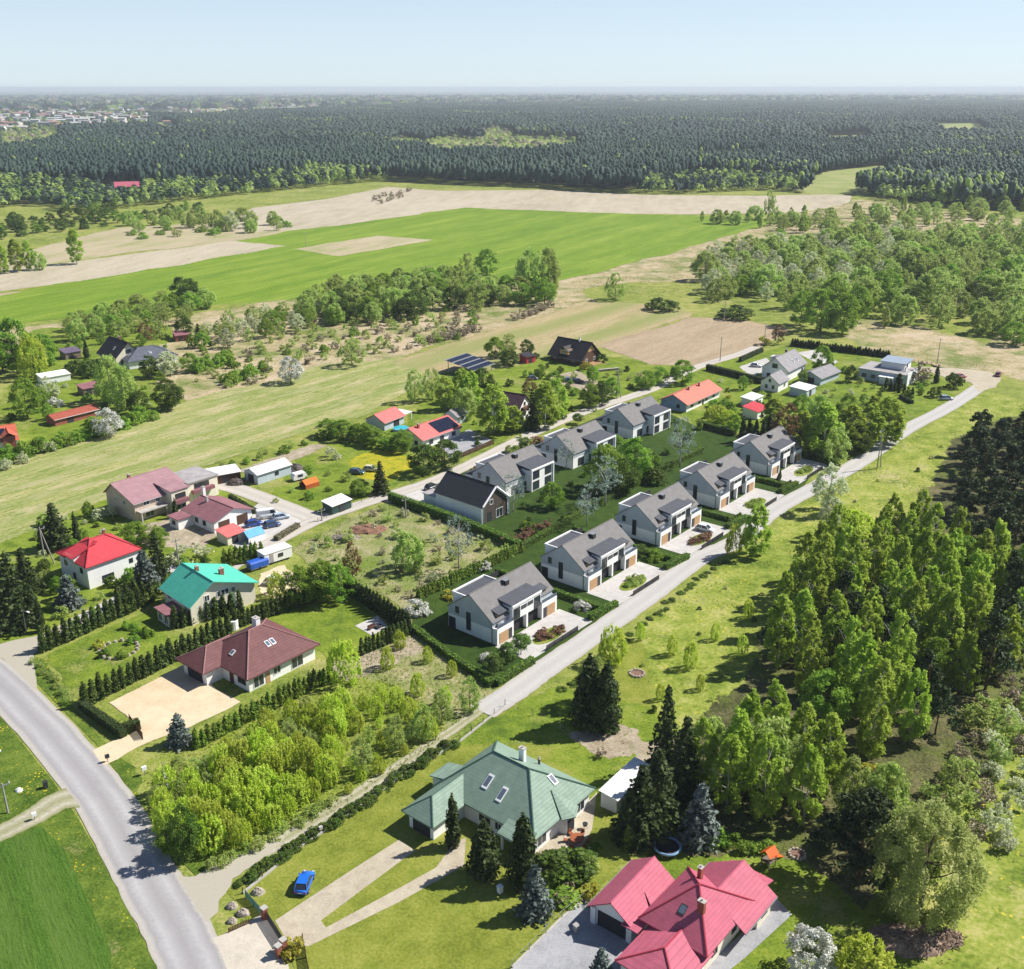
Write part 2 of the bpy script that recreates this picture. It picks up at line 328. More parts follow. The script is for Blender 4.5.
def roadmat(name, base, rut, edge, dirt=.3):
    """surface with wheel tracks along the way and a ragged rim; U runs across, V along"""
    m, nt, b = _nodes(name); uv = nt.nodes.new('ShaderNodeUVMap').outputs[0]; sx = nt.nodes.new('ShaderNodeSeparateXYZ'); nt.links.new(uv, sx.inputs[0])
    p = _pos(nt); n1 = _noise(nt, p, .12, 4); n2 = _noise(nt, p, 1.8, 4, .7); n3 = _noise(nt, p, 9, 2)
    wob = _math(nt, 'ADD', sx.outputs[0], _math(nt, 'MULTIPLY', _math(nt, 'SUBTRACT', n2, .5), .09))
    trk = _ramp(nt, wob, [(.0, 0.0), (.10, .25), (.24, 1.0), (.36, .45), (.5, .1), (.63, .45), (.76, 1.0), (.90, .25), (1.0, 0.0)])
    col = _mix(nt, base, rut, _math(nt, 'MULTIPLY', trk, _ramp(nt, n1, [(.3, .55), (.7, 1.0)])))
    rim = _ramp(nt, wob, [(0, 1.0), (.07, 0.0), (.93, 0.0), (1.0, 1.0)])
    col = _mix(nt, col, edge, rim)
    col = _mix(nt, col, tuple(x*.78 for x in base), _math(nt, 'MULTIPLY', _ramp(nt, n2, [(.45, 0.0), (.7, 1.0)]), dirt))
    col = _mix(nt, col, _ramp(nt, n3, [(.3, .9), (.7, 1.06)]), 1.0, 'MULTIPLY')
    nt.links.new(col, b.inputs['Base Color']); b.inputs['Roughness'].default_value = .9; b.inputs['Specular IOR Level'].default_value = .2
    _bump(nt, b, n3, .1, .01); return m
r_main = roadmat('worn_asphalt', (.275,.265,.27), (.42,.41,.415), (.42,.39,.35), .25)
r_conc = roadmat('pale_road', (.40,.385,.365), (.48,.465,.445), (.38,.35,.28), .3)
r_grav = roadmat('gravel_road', (.42,.385,.34), (.52,.485,.435), (.33,.31,.22), .4)
r_track = roadmat('dirt_track', (.25,.25,.13), (.48,.44,.37), (.16,.19,.05), .6)
r_pave = ground('pale_paving', [(.38,.365,.345),(.45,.435,.415),(.52,.50,.48)], s=(.1,.6,4), bump=.1, dry=((.42,.40,.36), .25, .62, .8))
r_yard = ground('sandy_paving', [(.50,.40,.26),(.58,.47,.32),(.63,.52,.37)], s=(.06,.4,5), bump=.15, dry=((.46,.37,.25), .3, .58, .8))
r_entry = ground('entrance_paving', [(.42,.38,.31),(.50,.455,.38),(.56,.51,.44)], s=(.1,.6,5), bump=.15, dry=((.36,.32,.26), .3, .56, .74))
r_drive = ground('brick_paving', [(.33,.285,.215),(.41,.36,.275),(.47,.42,.325)], s=(.1,.6,5), bump=.2, dry=((.28,.25,.2), .4, .55, .75))
r_gyard = ground('grey_paving', [(.24,.245,.26),(.31,.315,.33),(.37,.37,.385)], s=(.1,.5,5), bump=.15, dry=((.2,.2,.2), .2, .6, .8))
# ---------------------------------------------------------------- sheets
def ragged(P, amp, step, seed=0):
    """outline P with its edges broken up by amp metres every step metres"""
    if not amp: return P
    r = random.Random(seed+len(P)); out = []
    for i, a in enumerate(P):
        b = P[(i+1) % len(P)]; l = math.hypot(b[0]-a[0], b[1]-a[1]); k = min(90, max(1, int(l/step))); nx, ny = -(b[1]-a[1])/max(l,.01), (b[0]-a[0])/max(l,.01); w0 = 0
        for j in range(k):
            t = j/k; w0 = w0*.55+r.gauss(0, amp*.6); d = max(-amp*1.6, min(amp*1.6, w0)) if j else 0
            out.append((a[0]+(b[0]-a[0])*t+nx*d, a[1]+(b[1]-a[1])*t+ny*d))
    return out
def sheet(name, P, m, z, jag=0.0, step=2.0, world=False, soft=None):
    """flat sheet; soft: width in metres of the thinning rim around it"""
    P = P if world else W(P); P = ragged(P, jag, step, int(z*1000))
    if sum(P[i-1][0]*P[i][1]-P[i][0]*P[i-1][1] for i in range(len(P))) < 0: P = P[::-1]
    tri = tessellate_polygon([[Vector((x, y, 0)) for x, y in P]])
    fs = []
    for t in tri:
        a, b, c = (P[i] for i in t)
        cr = (b[0]-a[0])*(c[1]-a[1])-(b[1]-a[1])*(c[0]-a[0])
        if abs(cr) > 1e-6: fs.append(tuple(t) if cr > 0 else tuple(reversed(t)))
    n = len(P); v = [(x, y, z) for x, y in P]; rim = [1.0]*n; soft = soft if soft is not None else (min(jag*2.2, 14) if jag else 0)
    if soft:
        for i in range(n):
            a, c = P[i-1], P[(i+1) % n]; l = math.hypot(c[0]-a[0], c[1]-a[1]) or 1; v.append((P[i][0]+(c[1]-a[1])/l*soft, P[i][1]-(c[0]-a[0])/l*soft, z-.002)); rim.append(0.0)
        fs += [(i, n+i, n+(i+1) % n, (i+1) % n) for i in range(n)]
    mb = MB(); mb.faces(v, fs); o = mb.build(name, m); at_ = o.data.attributes.new('rim', 'FLOAT', 'POINT'); at_.data.foreach_set('value', rim)
    return tag(o, kind='structure')
def spline(P, n=8):
    P = [P[0]]+list(P)+[P[-1]]; out = []
    for i in range(1, len(P)-2):
        p0, p1, p2, p3 = P[i-1:i+3]
        for j in range(n):
            t = j/n; f = lambda a,b,c,d: .5*(2*b+(c-a)*t+(2*a-5*b+4*c-d)*t*t+(3*b-a-3*c+d)*t**3)
            out.append((f(p0[0],p1[0],p2[0],p3[0]), f(p0[1],p1[1],p2[1],p3[1])))
    return out+[P[-2]]
def ribbon(name, pts, wid, m, z, n=8, world=False):
    P = spline(pts if world else W(pts), n); v = []; uv = []; L = 0
    r = random.Random(len(P)); wid = wid if hasattr(wid, '__len__') else (wid, wid)
    for i, p in enumerate(P):
        a, b = P[max(0,i-1)], P[min(len(P)-1,i+1)]; l = math.hypot(b[0]-a[0], b[1]-a[1]) or 1; nx, ny = -(b[1]-a[1])/l, (b[0]-a[0])/l
        if i: L += math.hypot(p[0]-P[i-1][0], p[1]-P[i-1][1])
        w_ = wid[0]+(wid[1]-wid[0])*i/(len(P)-1)
        h1 = w_/2+r.uniform(-.12,.12); h2 = w_/2+r.uniform(-.12,.12)
        v += [(p[0]+nx*h1, p[1]+ny*h1, z), (p[0]-nx*h2, p[1]-ny*h2, z)]; uv += [(0, L), (1, L)]
    me = bpy.data.meshes.new(name); fs = [(2*i+1, 2*i+3, 2*i+2, 2*i) for i in range(len(P)-1)]
    me.from_pydata(v, [], fs); me.materials.append(m); u = me.uv_layers.new(name='UVMap')
    for lp in me.loops: u.data[lp.index].uv = uv[lp.vertex_index]
    o = bpy.data.objects.new(name, me); COL.objects.link(o); return tag(o, kind='structure')
# the base: one sheet to the horizon
sheet('ground', [(-45000,-400),(45000,-400),(45000,60000),(-45000,60000)], g_meadow, 0.0, world=True)
# far wooded land, woods and clearings
sheet('forest_floor', [(-900,190),(0,204),(60,203),(130,200),(215,190),(330,180),(385,175),(460,180),(545,183),(575,186),(640,188),(690,188),(760,184),(850,189),(905,195),(955,204),(1030,206),(1900,215),(1900,92),(-900,92)], g_floor, .02, 8, 30)
CLEARG = [[(800,184),(833,171),(880,166),(905,165),(885,180),(862,190),(848,195),(812,193)], [(362,147),(400,138),(424,143),(455,137),(476,141),(520,138),(588,141),(575,149),(600,155),(548,158),(530,164),(478,158),(446,162),(415,153)], [(470,131),(500,129),(520,136),(490,144)], [(820,136),(865,135),(872,146),(828,150)], [(150,124),(165,122),(182,130),(168,138)], [(0,131),(60,129),(60,146),(0,158)], [(925,124),(975,123),(990,136),(945,140)], [(690,158),(760,154),(770,160),(700,166)], [(915,178),(940,175),(950,184),(925,188)]]
for P in CLEARG+[[(560,103),(1100,97),(1100,100),(700,105)], [(170,108),(420,102),(420,109),(230,113)], [(-60,104),(250,98),(400,97),(330,100),(60,108)], [(430,100),(700,96),(900,95.5),(640,100)]]:
    sheet('clearing', P, g_clear, .05, 6, 25)
sheet('sandy_field', [(255,208),(330,199),(390,187),(440,191),(545,190),(640,195),(760,196),(852,194),(846,204),(800,212),(690,214),(593,213),(466,208),(380,221),(340,226),(280,231),(222,233),(228,226)], g_sand, .03, 0, 12, soft=5)
sheet('sandy_field', [(30,252),(120,228),(190,224),(228,226),(222,233),(290,231),(240,241),(120,253),(60,262),(0,272),(0,262)], g_sand2, .04, 2, 10)
sheet('sandy_field', [(-60,279),(60,264),(150,252),(239,241),(290,246),(200,262),(100,278),(0,291),(-60,297)], g_sand, .05, 1.5, 10)
sheet('sandy_field', [(-60,297),(0,294),(30,291),(36,296),(0,304),(-60,309)], g_plough, .05, 1, 8)
sheet('green_field', [(-60,305),(0,297),(60,284),(200,262),(290,246),(239,241),(290,231),(340,226),(466,208),(593,213),(690,216),(776,222),(735,233),(674,251),(600,271),(562,279),(480,287),(400,292),(300,298),(180,305),(60,318),(-60,330)], g_bright, .07, 2, 10)
sheet('sandy_field', [(297,249),(378,236),(432,240),(340,256)], g_sand2, .09, 1, 6)
# dry strips, scrub and stubble between the fields and the village
sheet('scrub_land', [(562,280),(674,252),(776,223),(860,200),(900,204),(960,215),(1080,222),(1080,262),(900,245),(820,235),(760,262),(700,290),(690,305),(600,300),(520,330),(420,345),(345,345),(300,350),(150,372),(60,350),(0,350),(0,330),(150,322),(250,308),(300,297),(420,291)], g_scrub, .03, 4, 9)
sheet('scrub_land', [(165,345),(345,325),(440,335),(400,356),(330,364),(250,386),(190,400),(172,385)], g_scrub, .052, 2, 5)
sheet('scrub_land', [(590,290),(640,283),(740,285),(860,290),(1080,300),(1080,420),(985,380),(940,372),(870,352),(800,345),(690,312),(600,303)], g_meadow, .045, 3, 8)
sheet('dry_meadow', [(850,322),(900,325),(960,338),(1000,352),(995,372),(930,362),(870,348)], g_scrub, .06, 3, 6)
sheet('dry_meadow', [(1005,335),(1060,340),(1060,385),(1010,372)], g_scrub, .06, 3, 6)
sheet('stubble_field', [(395,362),(480,335),(590,303),(640,304),(690,314),(640,333),(606,347),(560,352),(480,372),(420,370)], g_tan, .06, 1.5, 6)
sheet('ploughed_field', [(603,346),(640,334),(690,318),(735,319),(787,329),(768,343),(737,356),(700,365),(652,364),(630,356)], g_plough, .075, 1, 5)
sheet('mown_field', [(-60,478),(0,466),(60,447),(125,428),(190,402),(250,388),(330,366),(400,358),(430,356),(470,352),(468,364),(440,372),(372,408),(300,432),(190,470),(130,488),(60,515),(0,540),(-60,560)], g_mown, .055, 1.5, 5)
# village gardens and plots
sheet('lawn', [(390,503),(470,470),(640,400),(700,428),(735,436),(822,459),(800,492),(700,556),(600,636),(493,690),(411,628),(417,599),(521,550)], g_lawn, .057)
sheet('garden_lawn', [(280,612),(348,598),(395,632),(330,668),(322,650),(262,625)], g_lawn2, .05, .3)
sheet('garden_lawn', [(50,655),(150,612),(158,598),(162,628),(185,635),(88,704),(70,690)], g_lawn2, .05, .4)
sheet('garden_lawn', [(230,890),(300,838),(450,745),(560,690),(640,640),(650,690),(640,760),(600,800),(640,850),(580,900),(510,975),(300,980),(285,945),(250,920)], g_lawn3, .05, .5)
sheet('garden_lawn', [(455,742),(560,690),(660,720),(650,770),(600,800),(560,745)], g_lawn2, .055, 1.2, 3)
sheet('garden_lawn', [(650,870),(700,850),(830,830),(900,870),(900,1000),(760,1000)], g_lawn2, .05, 1.2, 3)
sheet('garden_lawn', [(268,500),(310,450),(390,428),(420,470),(384,492),(300,520)], g_lawn2, .05, .6)
sheet('garden_lawn', [(440,380),(480,345),(560,350),(652,364),(700,368),(600,400),(470,450),(400,440)], g_lawn2, .05, 1.2)
sheet('garden_lawn', [(640,390),(690,372),(740,358),(800,345),(930,362),(960,368),(965,395),(880,440),(830,458),(760,440),(700,425)], g_lawn2, .045, 1)
sheet('garden_lawn', [(0,450),(40,330),(150,322),(195,345),(190,380),(165,412),(100,435),(0,465)], g_lawn2, .046, 2)
sheet('garden_lawn', [(0,650),(0,480),(100,470),(200,478),(260,520),(230,560),(160,590),(60,628)], g_lawn2, .046, 1)
sheet('wild_meadow', [(560,700),(640,635),(770,530),(900,445),(1000,385),(1100,400),(1100,1010),(880,1010),(820,860),(700,840),(640,760)], g_right, .04, .8)
sheet('building_plot', [(296,548),(390,503),(522,552),(412,628),(398,602),(372,588),(320,580)], g_lot, .055, .5)
sheet('building_plot', [(330,672),(412,630),(494,692),(455,730),(400,765),(340,700)], g_lot, .055, .8)
sheet('thicket_ground', [(230,860),(160,830),(140,770),(200,730),(330,672),(400,690),(450,735),(330,815)], g_weed, .06, .8)
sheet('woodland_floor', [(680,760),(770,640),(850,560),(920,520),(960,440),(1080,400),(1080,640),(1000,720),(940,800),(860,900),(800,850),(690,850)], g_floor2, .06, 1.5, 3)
sheet('roadside_grass', [(-60,672),(-20,700),(5,722),(54,783),(80,822),(118,890),(158,969),(190,1060),(-60,1060)], g_verge, .05)
sheet('crop_field', [(-60,862),(0,845),(40,828),(62,850),(88,905),(104,945),(115,1060),(-60,1060)], g_crop, .065, .25, 1)
sheet('roadside_grass', [(15,660),(55,702),(96,744),(130,790),(170,850),(200,880),(232,862),(160,830),(140,770),(118,757),(80,715),(60,690),(45,660),(30,655)], g_verge, .058)
g_flow = ground('flowering_lawn', [(.14,.20,.018),(.30,.29,.02),(.48,.38,.02)], s=(.08,.4,2.5), bump=.4)
sheet('garden_lawn', [(352,462),(375,450),(402,456),(408,470),(385,480),(360,475)], g_flow, .056, 1.0, 2)
# roads and tracks
ribbon('road_shoulder', [(-90,628),(-40,652),(4,687),(54,739),(104,801),(142,868),(181,937),(206,1000),(224,1075)], 7.5, r_conc, .076)
ribbon('main_road', [(-90,628),(-40,652),(4,687),(54,739),(104,801),(142,868),(181,937),(206,1000),(224,1075)], 6.3, r_main, .09)
sheet('road_junction', [(-10,648),(10,642),(40,636),(64,624),(72,632),(50,642),(32,655),(36,690),(15,668)], r_conc, .082, .1, 1)
ribbon('side_street', [(25,650),(62,630),(110,604),(150,583),(178,566)], 3.6, r_conc, .078)
ribbon('field_track', [(92,795),(62,800),(35,816),(0,834),(-60,862)], (5.5,3.2), r_track, .08)
sheet('driveway', [(92,752),(112,742),(131,735),(142,727),(110,703),(160,678),(186,664),(216,690),(240,702),(232,707),(190,727),(147,743),(136,748),(118,759),(103,766)], r_yard, .082, .1, 1)
ribbon('dirt_track', [(178,912),(202,888),(232,868),(282,841),(335,808),(400,766),(450,732),(492,702)], (4.2,1.8), r_track, .08)
sheet('track_mouth', [(170,880),(196,880),(240,858),(282,838),(268,852),(228,878),(214,900),(207,918),(190,912)], r_conc, .084, .3, 1)
ribbon('estate_road', [(482,712),(514,692),(545,669),(577,647),(617,619),(660,588),(700,558),(737,541),(773,511),(818,486),(860,462),(904,431),(951,406),(987,382)], 5.2, r_conc, .09)
ribbon('road_verge', [(500,716),(533,697),(565,674),(596,653),(636,624),(678,593),(716,564)], 2.2, g_verge, .072)
sheet('parking_ground', [(915,367),(960,369),(988,372),(1000,378),(995,387),(979,392),(972,383),(945,377)], r_drive, .094, .3, 1.5)
ribbon('gravel_road', [(226,570),(246,556),(268,545),(320,519),(385,497),(441,478),(497,451),(534,433),(587,411),(630,397),(657,387),(695,368),(737,355),(757,347)], 4.6, r_grav, .09)
ribbon('yard_track', [(318,520),(280,505),(243,491),(212,482)], (5.5,6), r_grav, .085)
sheet('forecourt', [(222,528),(262,502),(304,522),(262,545),(235,548)], r_pave, .084, .2)
sheet('dirt_bank', [(236,472),(270,459),(314,445),(326,446),(290,461),(252,472)], g_dirt, .075, .4, 1.5)
sheet('driveway', [(275,921),(340,878),(399,840),(415,851),(365,888),(321,921),(326,928),(400,888),(436,868),(455,842),(466,838),(464,866),(400,902),(308,947),(288,943)], r_drive, .075)
for a, b in (((333,857),(318,896)), ((347,858),(333,886)), ((316,875),(303,907)), ((300,880),(289,913))):
    A, B = G(*a), G(*b); ribbon('wheel_strip', [A, ((A[0]+B[0])/2, (A[1]+B[1])/2), B], .7, r_drive, .08, 2, True)
sheet('forecourt', [(208,942),(250,922),(262,914),(287,953),(290,1000),(236,1010),(228,975)], r_entry, .088, .1)
sheet('asphalt_yard', [(505,975),(562,919),(586,899),(622,928),(650,945),(655,1000),(480,1000)], r_gyard, .075)
sheet('side_path', [(712,985),(745,958),(792,915),(776,898),(735,940),(690,975),(690,1000)], r_gyard, .075)
sheet('terrace_paving', [(527,852),(545,838),(590,800),(597,792),(592,830),(580,850),(545,856)], r_drive, .075)
sheet('yard', [(262,574),(284,566),(300,586),(284,602),(262,592)], r_yard, .072, .3, 1); sheet('yard', [(440,446),(470,430),(490,440),(474,450),(452,460)], r_gyard, .072, .3, 1); sheet('yard', [(545,379),(576,371),(600,384),(616,392),(604,397),(580,389)], g_dirt, .072, .4, 1.5); sheet('yard', [(740,367),(766,358),(774,366),(752,377)], r_pave, .072, .2, 1); sheet('yard', [(798,353),(815,350),(838,362),(824,367)], r_pave, .072, .2, 1)
sheet('yard', [(40,640),(60,610),(100,597),(130,590),(150,582),(120,602),(70,630)], r_conc, .07, .3, 1) if False else None; sheet('yard', [(125,532),(170,520),(196,512),(222,528),(200,548),(150,545)], g_dirt, .066, .8, 2); sheet('yard', [(385,502),(430,484),(448,492),(420,505)], r_pave, .076, .1, 1); sheet('yard', [(478,476),(540,444),(548,448),(490,480)], r_pave, .076, .1, 1)
sheet('bare_ground', [(330,668),(360,655),(395,648),(412,640),(420,650),(380,668),(345,680)], g_dirt, .066, .6, 1.5); sheet('bare_ground', [(640,755),(665,740),(690,760),(660,790),(640,775)], g_dirt, .066, .8, 2); sheet('bare_ground', [(575,735),(620,728),(650,745),(610,755)], g_dirt, .067, .8, 2)
# the low hills along the horizon
def hills(name, y0, y1, hmax, seed, m):
    n, rows = 240, 5; r = random.Random(seed); ph = [r.uniform(0, 6.28) for _ in range(8)]; v = []; fs = []
    for j in range(rows):
        for i in range(n+1):
            a = -1.0+2.0*i/n; Y = y0+(y1-y0)*j/(rows-1); X = a*y1*.75
            h = sum(math.sin(a*k*2.3+ph[k])*.9/(k**.7) for k in range(1, 8))*.30+.55
            env = math.sin(PI*j/(rows-1))
            v.append((X, Y, max(-2, -3+(hmax*max(.1, h)+3)*env)))
    for j in range(rows-1):
        for i in range(n): a = j*(n+1)+i; fs.append((a, a+1, a+n+2, a+n+1))
    mb = MB(); mb.faces(v, fs); o = mb.build(name, m, smooth=True); return tag(o, kind='structure')
g_hill = ground('wooded_hills', [(.025,.04,.03),(.05,.065,.035),(.13,.15,.07)], s=(.0012,.006,.05), wts=(.45,.35,.2), bump=0)
hills('hills', 6500, 10500, 78, 3, g_hill); hills('hills', 10500, 17000, 98, 5, g_hill)
# ---------------------------------------------------------------- building kit (local frame: u along, v across, z up)
def fbox(mb, face, a0, a1, z0, z1, d0, d1, mi=0):
    ax, p, sg = face
    if ax == 'u': return mb.box(p+sg*d0, a0, z0, p+sg*d1, a1, z1, mi)
    return mb.box(a0, p+sg*d0, z0, a1, p+sg*d1, z1, mi)
def window(par, face, a, z, w_, h, fm=FRAMEW, bars=1, t=.09):
    m = MB(); x0, x1, z0, z1 = a-w_/2, a+w_/2, z, z+h
    fbox(m, face, x0, x0+t, z0, z1, .002, .07); fbox(m, face, x1-t, x1, z0, z1, .002, .07)
    fbox(m, face, x0+t, x1-t, z0, z0+t, .002, .07); fbox(m, face, x0+t, x1-t, z1-t, z1, .002, .07)
    for i in range(1, bars+1):
        c = x0+(x1-x0)*i/(bars+1); fbox(m, face, c-t*.4, c+t*.4, z0+t, z1-t, .002, .06)
    o = m.build('window', fm, par)
    p = MB(); fbox(p, face, x0+t, x1-t, z0+t, z1-t, .002, .03); p.build('pane', PANE, o); return o
def door(par, face, a, w_, h, m, z=0.0, name='door'):
    b = MB(); fbox(b, face, a-w_/2, a+w_/2, z+.02, z+h, .002, .06); return b.build(name, m, par)
def walls(par, prof, axis, a0, a1, m, name='wall'):
    b = MB(); b.ext(prof, axis, a0, a1); return b.build(name, m, par)
def boxpart(par, name, m, *dims):
    b = MB()
    for d in dims: b.box(*d)
    return b.build(name, m, par)
def gable_walls(par, axis, a0, a1, h0, h1, ze, zr, m, hr=None, drop=.2):
    hr = (h0+h1)/2 if hr is None else hr
    return walls(par, [(h0,0),(h1,0),(h1,ze-drop),(hr,zr-drop),(h0,ze-drop)], axis, a0, a1, m)
def gable_roof(par, axis, a0, a1, h0, h1, ze, zr, m, hr=None, oa=.4, oh=.5, t=.18, edge=None):
    hr = (h0+h1)/2 if hr is None else hr
    s0 = (zr-ze)/(hr-h0); s1 = (zr-ze)/(h1-hr); z0 = ze-s0*oh; z1 = ze-s1*oh
    P = (lambda a,h,z: (a,h,z)) if axis == 'u' else (lambda a,h,z: (h,a,z))
    b = MB(); A0, A1 = a0-oa, a1+oa
    b.slab([P(A0,h0-oh,z0), P(A1,h0-oh,z0), P(A1,hr,zr), P(A0,hr,zr)], t); b.slab([P(A0,hr,zr+.001), P(A1,hr,zr+.001), P(A1,h1+oh,z1), P(A0,h1+oh,z1)], t)
    r = b.build('roof', m, par); c = MB()
    c.tube([P(A0+.02,hr,zr+.03), P(A1-.02,hr,zr+.03)], .11, 6); c.build('ridge_cap', m if edge is None else edge, r)
    g = MB()
    for hh, zz in ((h0-oh-.06, z0-t*.6), (h1+oh+.06, z1-t*.6)): g.tube([P(A0,hh,zz), P(A1,hh,zz)], .07, 6)
    g.build('gutter', METAL, r); return r
def hip_roof(par, u0, u1, v0, v1, ze, zr, ru0, ru1, vr, m, ov=.6, t=.2, capm=None):
    u0 -= ov; u1 += ov; v0 -= ov; v1 += ov; b = MB()
    a, b_, c, d = (u0,v0,ze), (u1,v0,ze), (u1,v1,ze), (u0,v1,ze); e, f = (ru0,vr,zr), (ru1,vr,zr)
    if abs(ru1-ru0) < .05:
        for x, y in ((a,b_),(b_,c),(c,d),(d,a)): b.slab([x,y,e], t)
    else:
        b.slab([a,b_,f,e], t); b.slab([b_,c,f], t); b.slab([c,d,e,f], t); b.slab([d,a,e], t)
    r = b.build('roof', m, par); k = MB()
    for x, y in ((a,e),(d,e),(b_,f),(c,f),(e,f)):
        if Vector(x) != Vector(y): k.tube([Vector(x)+Vector((0,0,.03)), Vector(y)+Vector((0,0,.05))], .12, 6)
    k.build('ridge_cap', capm or m, r); return r
def chimney(roof, u, v, z0, z1, m=BRICK, s=.5, s2=None):
    b = MB(); s2 = s2 or s; b.box(u-s/2, v-s2/2, z0, u+s/2, v+s2/2, z1); o = b.build('chimney', m, roof); o.parent = roof
    c = MB(); c.box(u-s/2-.07, v-s2/2-.07, z1, u+s/2+.07, v+s2/2+.07, z1+.1); c.cyl(u, v, z1+.1, z1+.35, .11, 8); c.build('chimney', CONC, roof); return o
def skylight(roof, p0, du, dv, n=1, fm=FRAMEW):
    """p0 corner on the roof plane, du/dv edge vectors"""
    p0, du, dv = Vector(p0), Vector(du), Vector(dv); nrm = du.cross(dv).normalized()
    if nrm.z < 0: nrm = -nrm
    b = MB(); q = [p0+nrm*.14, p0+du+nrm*.14, p0+du+dv+nrm*.14, p0+dv+nrm*.14]; b.slab([tuple(x) for x in q], .16); o = b.build('skylight', fm, roof)
    g = MB(); i = .14; e = [p0+du*i+dv*i*.7, p0+du*(1-i)+dv*i*.7, p0+du*(1-i)+dv*(1-i*.7), p0+du*i+dv*(1-i*.7)]
    g.slab([tuple(x+nrm*.16) for x in e], .015); g.build('skylight', SKYL, roof); return o
SKYL = glass('skylight_glass', (.10, .13, .18))
def solar(roof, p0, du, dv, nu, nv):
    p0, du, dv = Vector(p0), Vector(du), Vector(dv); nrm = du.cross(dv).normalized(); nrm = nrm if nrm.z > 0 else -nrm
    for i in range(nu):
        for j in range(nv):
            a = p0+du*(i+.03)/nu+dv*(j+.03)/nv; x = du*.94/nu; y = dv*.94/nv
            b = MB(); b.slab([tuple(q+nrm*.16) for q in (a, a+x, a+x+y, a+y)], .05); b.build('solar_panel', PANEL, roof)
D = math.radians
# ---------------------------------------------------------------- the new estate: twin houses along the pale road
def twin_shell(root, L, front):
    """two-tone gabled twin house"""
    v0, v1, vr, ze, zr = 1.2, 12.0, 6.6, 4.55, 8.45
    boxpart(root, 'wall', WHITE, (.0, v0 if front else 0, 0, L, v1-.0, 2.95))
    walls(root, [(v0,2.95),(v1,2.95),(v1,ze-.2),(vr,zr-.2),(v0,ze-.2)], 'u', -.03, L+.03, GREYCLAD, 'clad_wall')
    r = gable_roof(root, 'u', 0, L, v0, v1, ze, zr, R_EST, vr, .18, .2, .2, R_EST)
    b = MB(); b.box(8.4, 5.0, 7.2, 9.5, 5.9, 8.35); b.build('chimney', DARKMETAL, r); b = MB(); b.box(8.3, 4.9, 8.35, 9.6, 6.0, 8.45); b.build('chimney', METAL, r)
    for u_, s_ in ((0, -1), (L, 1)):
        f = ('u', u_+s_*.03, s_)
        window(root, f, 6.9, .9, 1.1, 3.7, FRAMED, 0); window(root, f, 9.7, 3.5, .9, 1.4, FRAMED, 0)
        b = MB(); fbox(b, ('u', u_, s_), 10.2, 11.9, .05, 2.3, .002, .03); b.build('terrace_recess_shade', DARKGAP, root)  # flat dark panel paints the shaded terrace recess
        b = MB(); b.tube([(u_+s_*.12, v0-.05, .1), (u_+s_*.12, v0-.05, ze-.3)], .06, 6); b.build('downpipe', DARKMETAL, root)
    # rear dormer with low dark roof and pale rim
    bd = boxpart(root, 'flat_dormer', WHITE, (1.6, 8.6, 4.0, 10.6, 12.25, 6.35))
    b = MB(); b.slab([(1.8,8.0,6.62),(10.4,8.0,6.62),(10.4,12.1,6.42),(1.8,12.1,6.42)], .12); b.build('roof', R_EST2, bd)
    b = MB(); b.box(1.5,8.2,6.351,1.75,12.4,6.7); b.box(1.75,12.15,6.351,10.45,12.4,6.7); b.box(10.45,8.2,6.351,10.7,12.4,6.7); b.build('rim', FRAMEW, bd)
    boxpart(root, 'roof_terrace_railing', DARKMETAL, (10.9, 9.2, 5.2, 11.1, 12.1, 6.2), (11.1, 12.0, 5.2, 14.6, 12.12, 6.2))
    return r
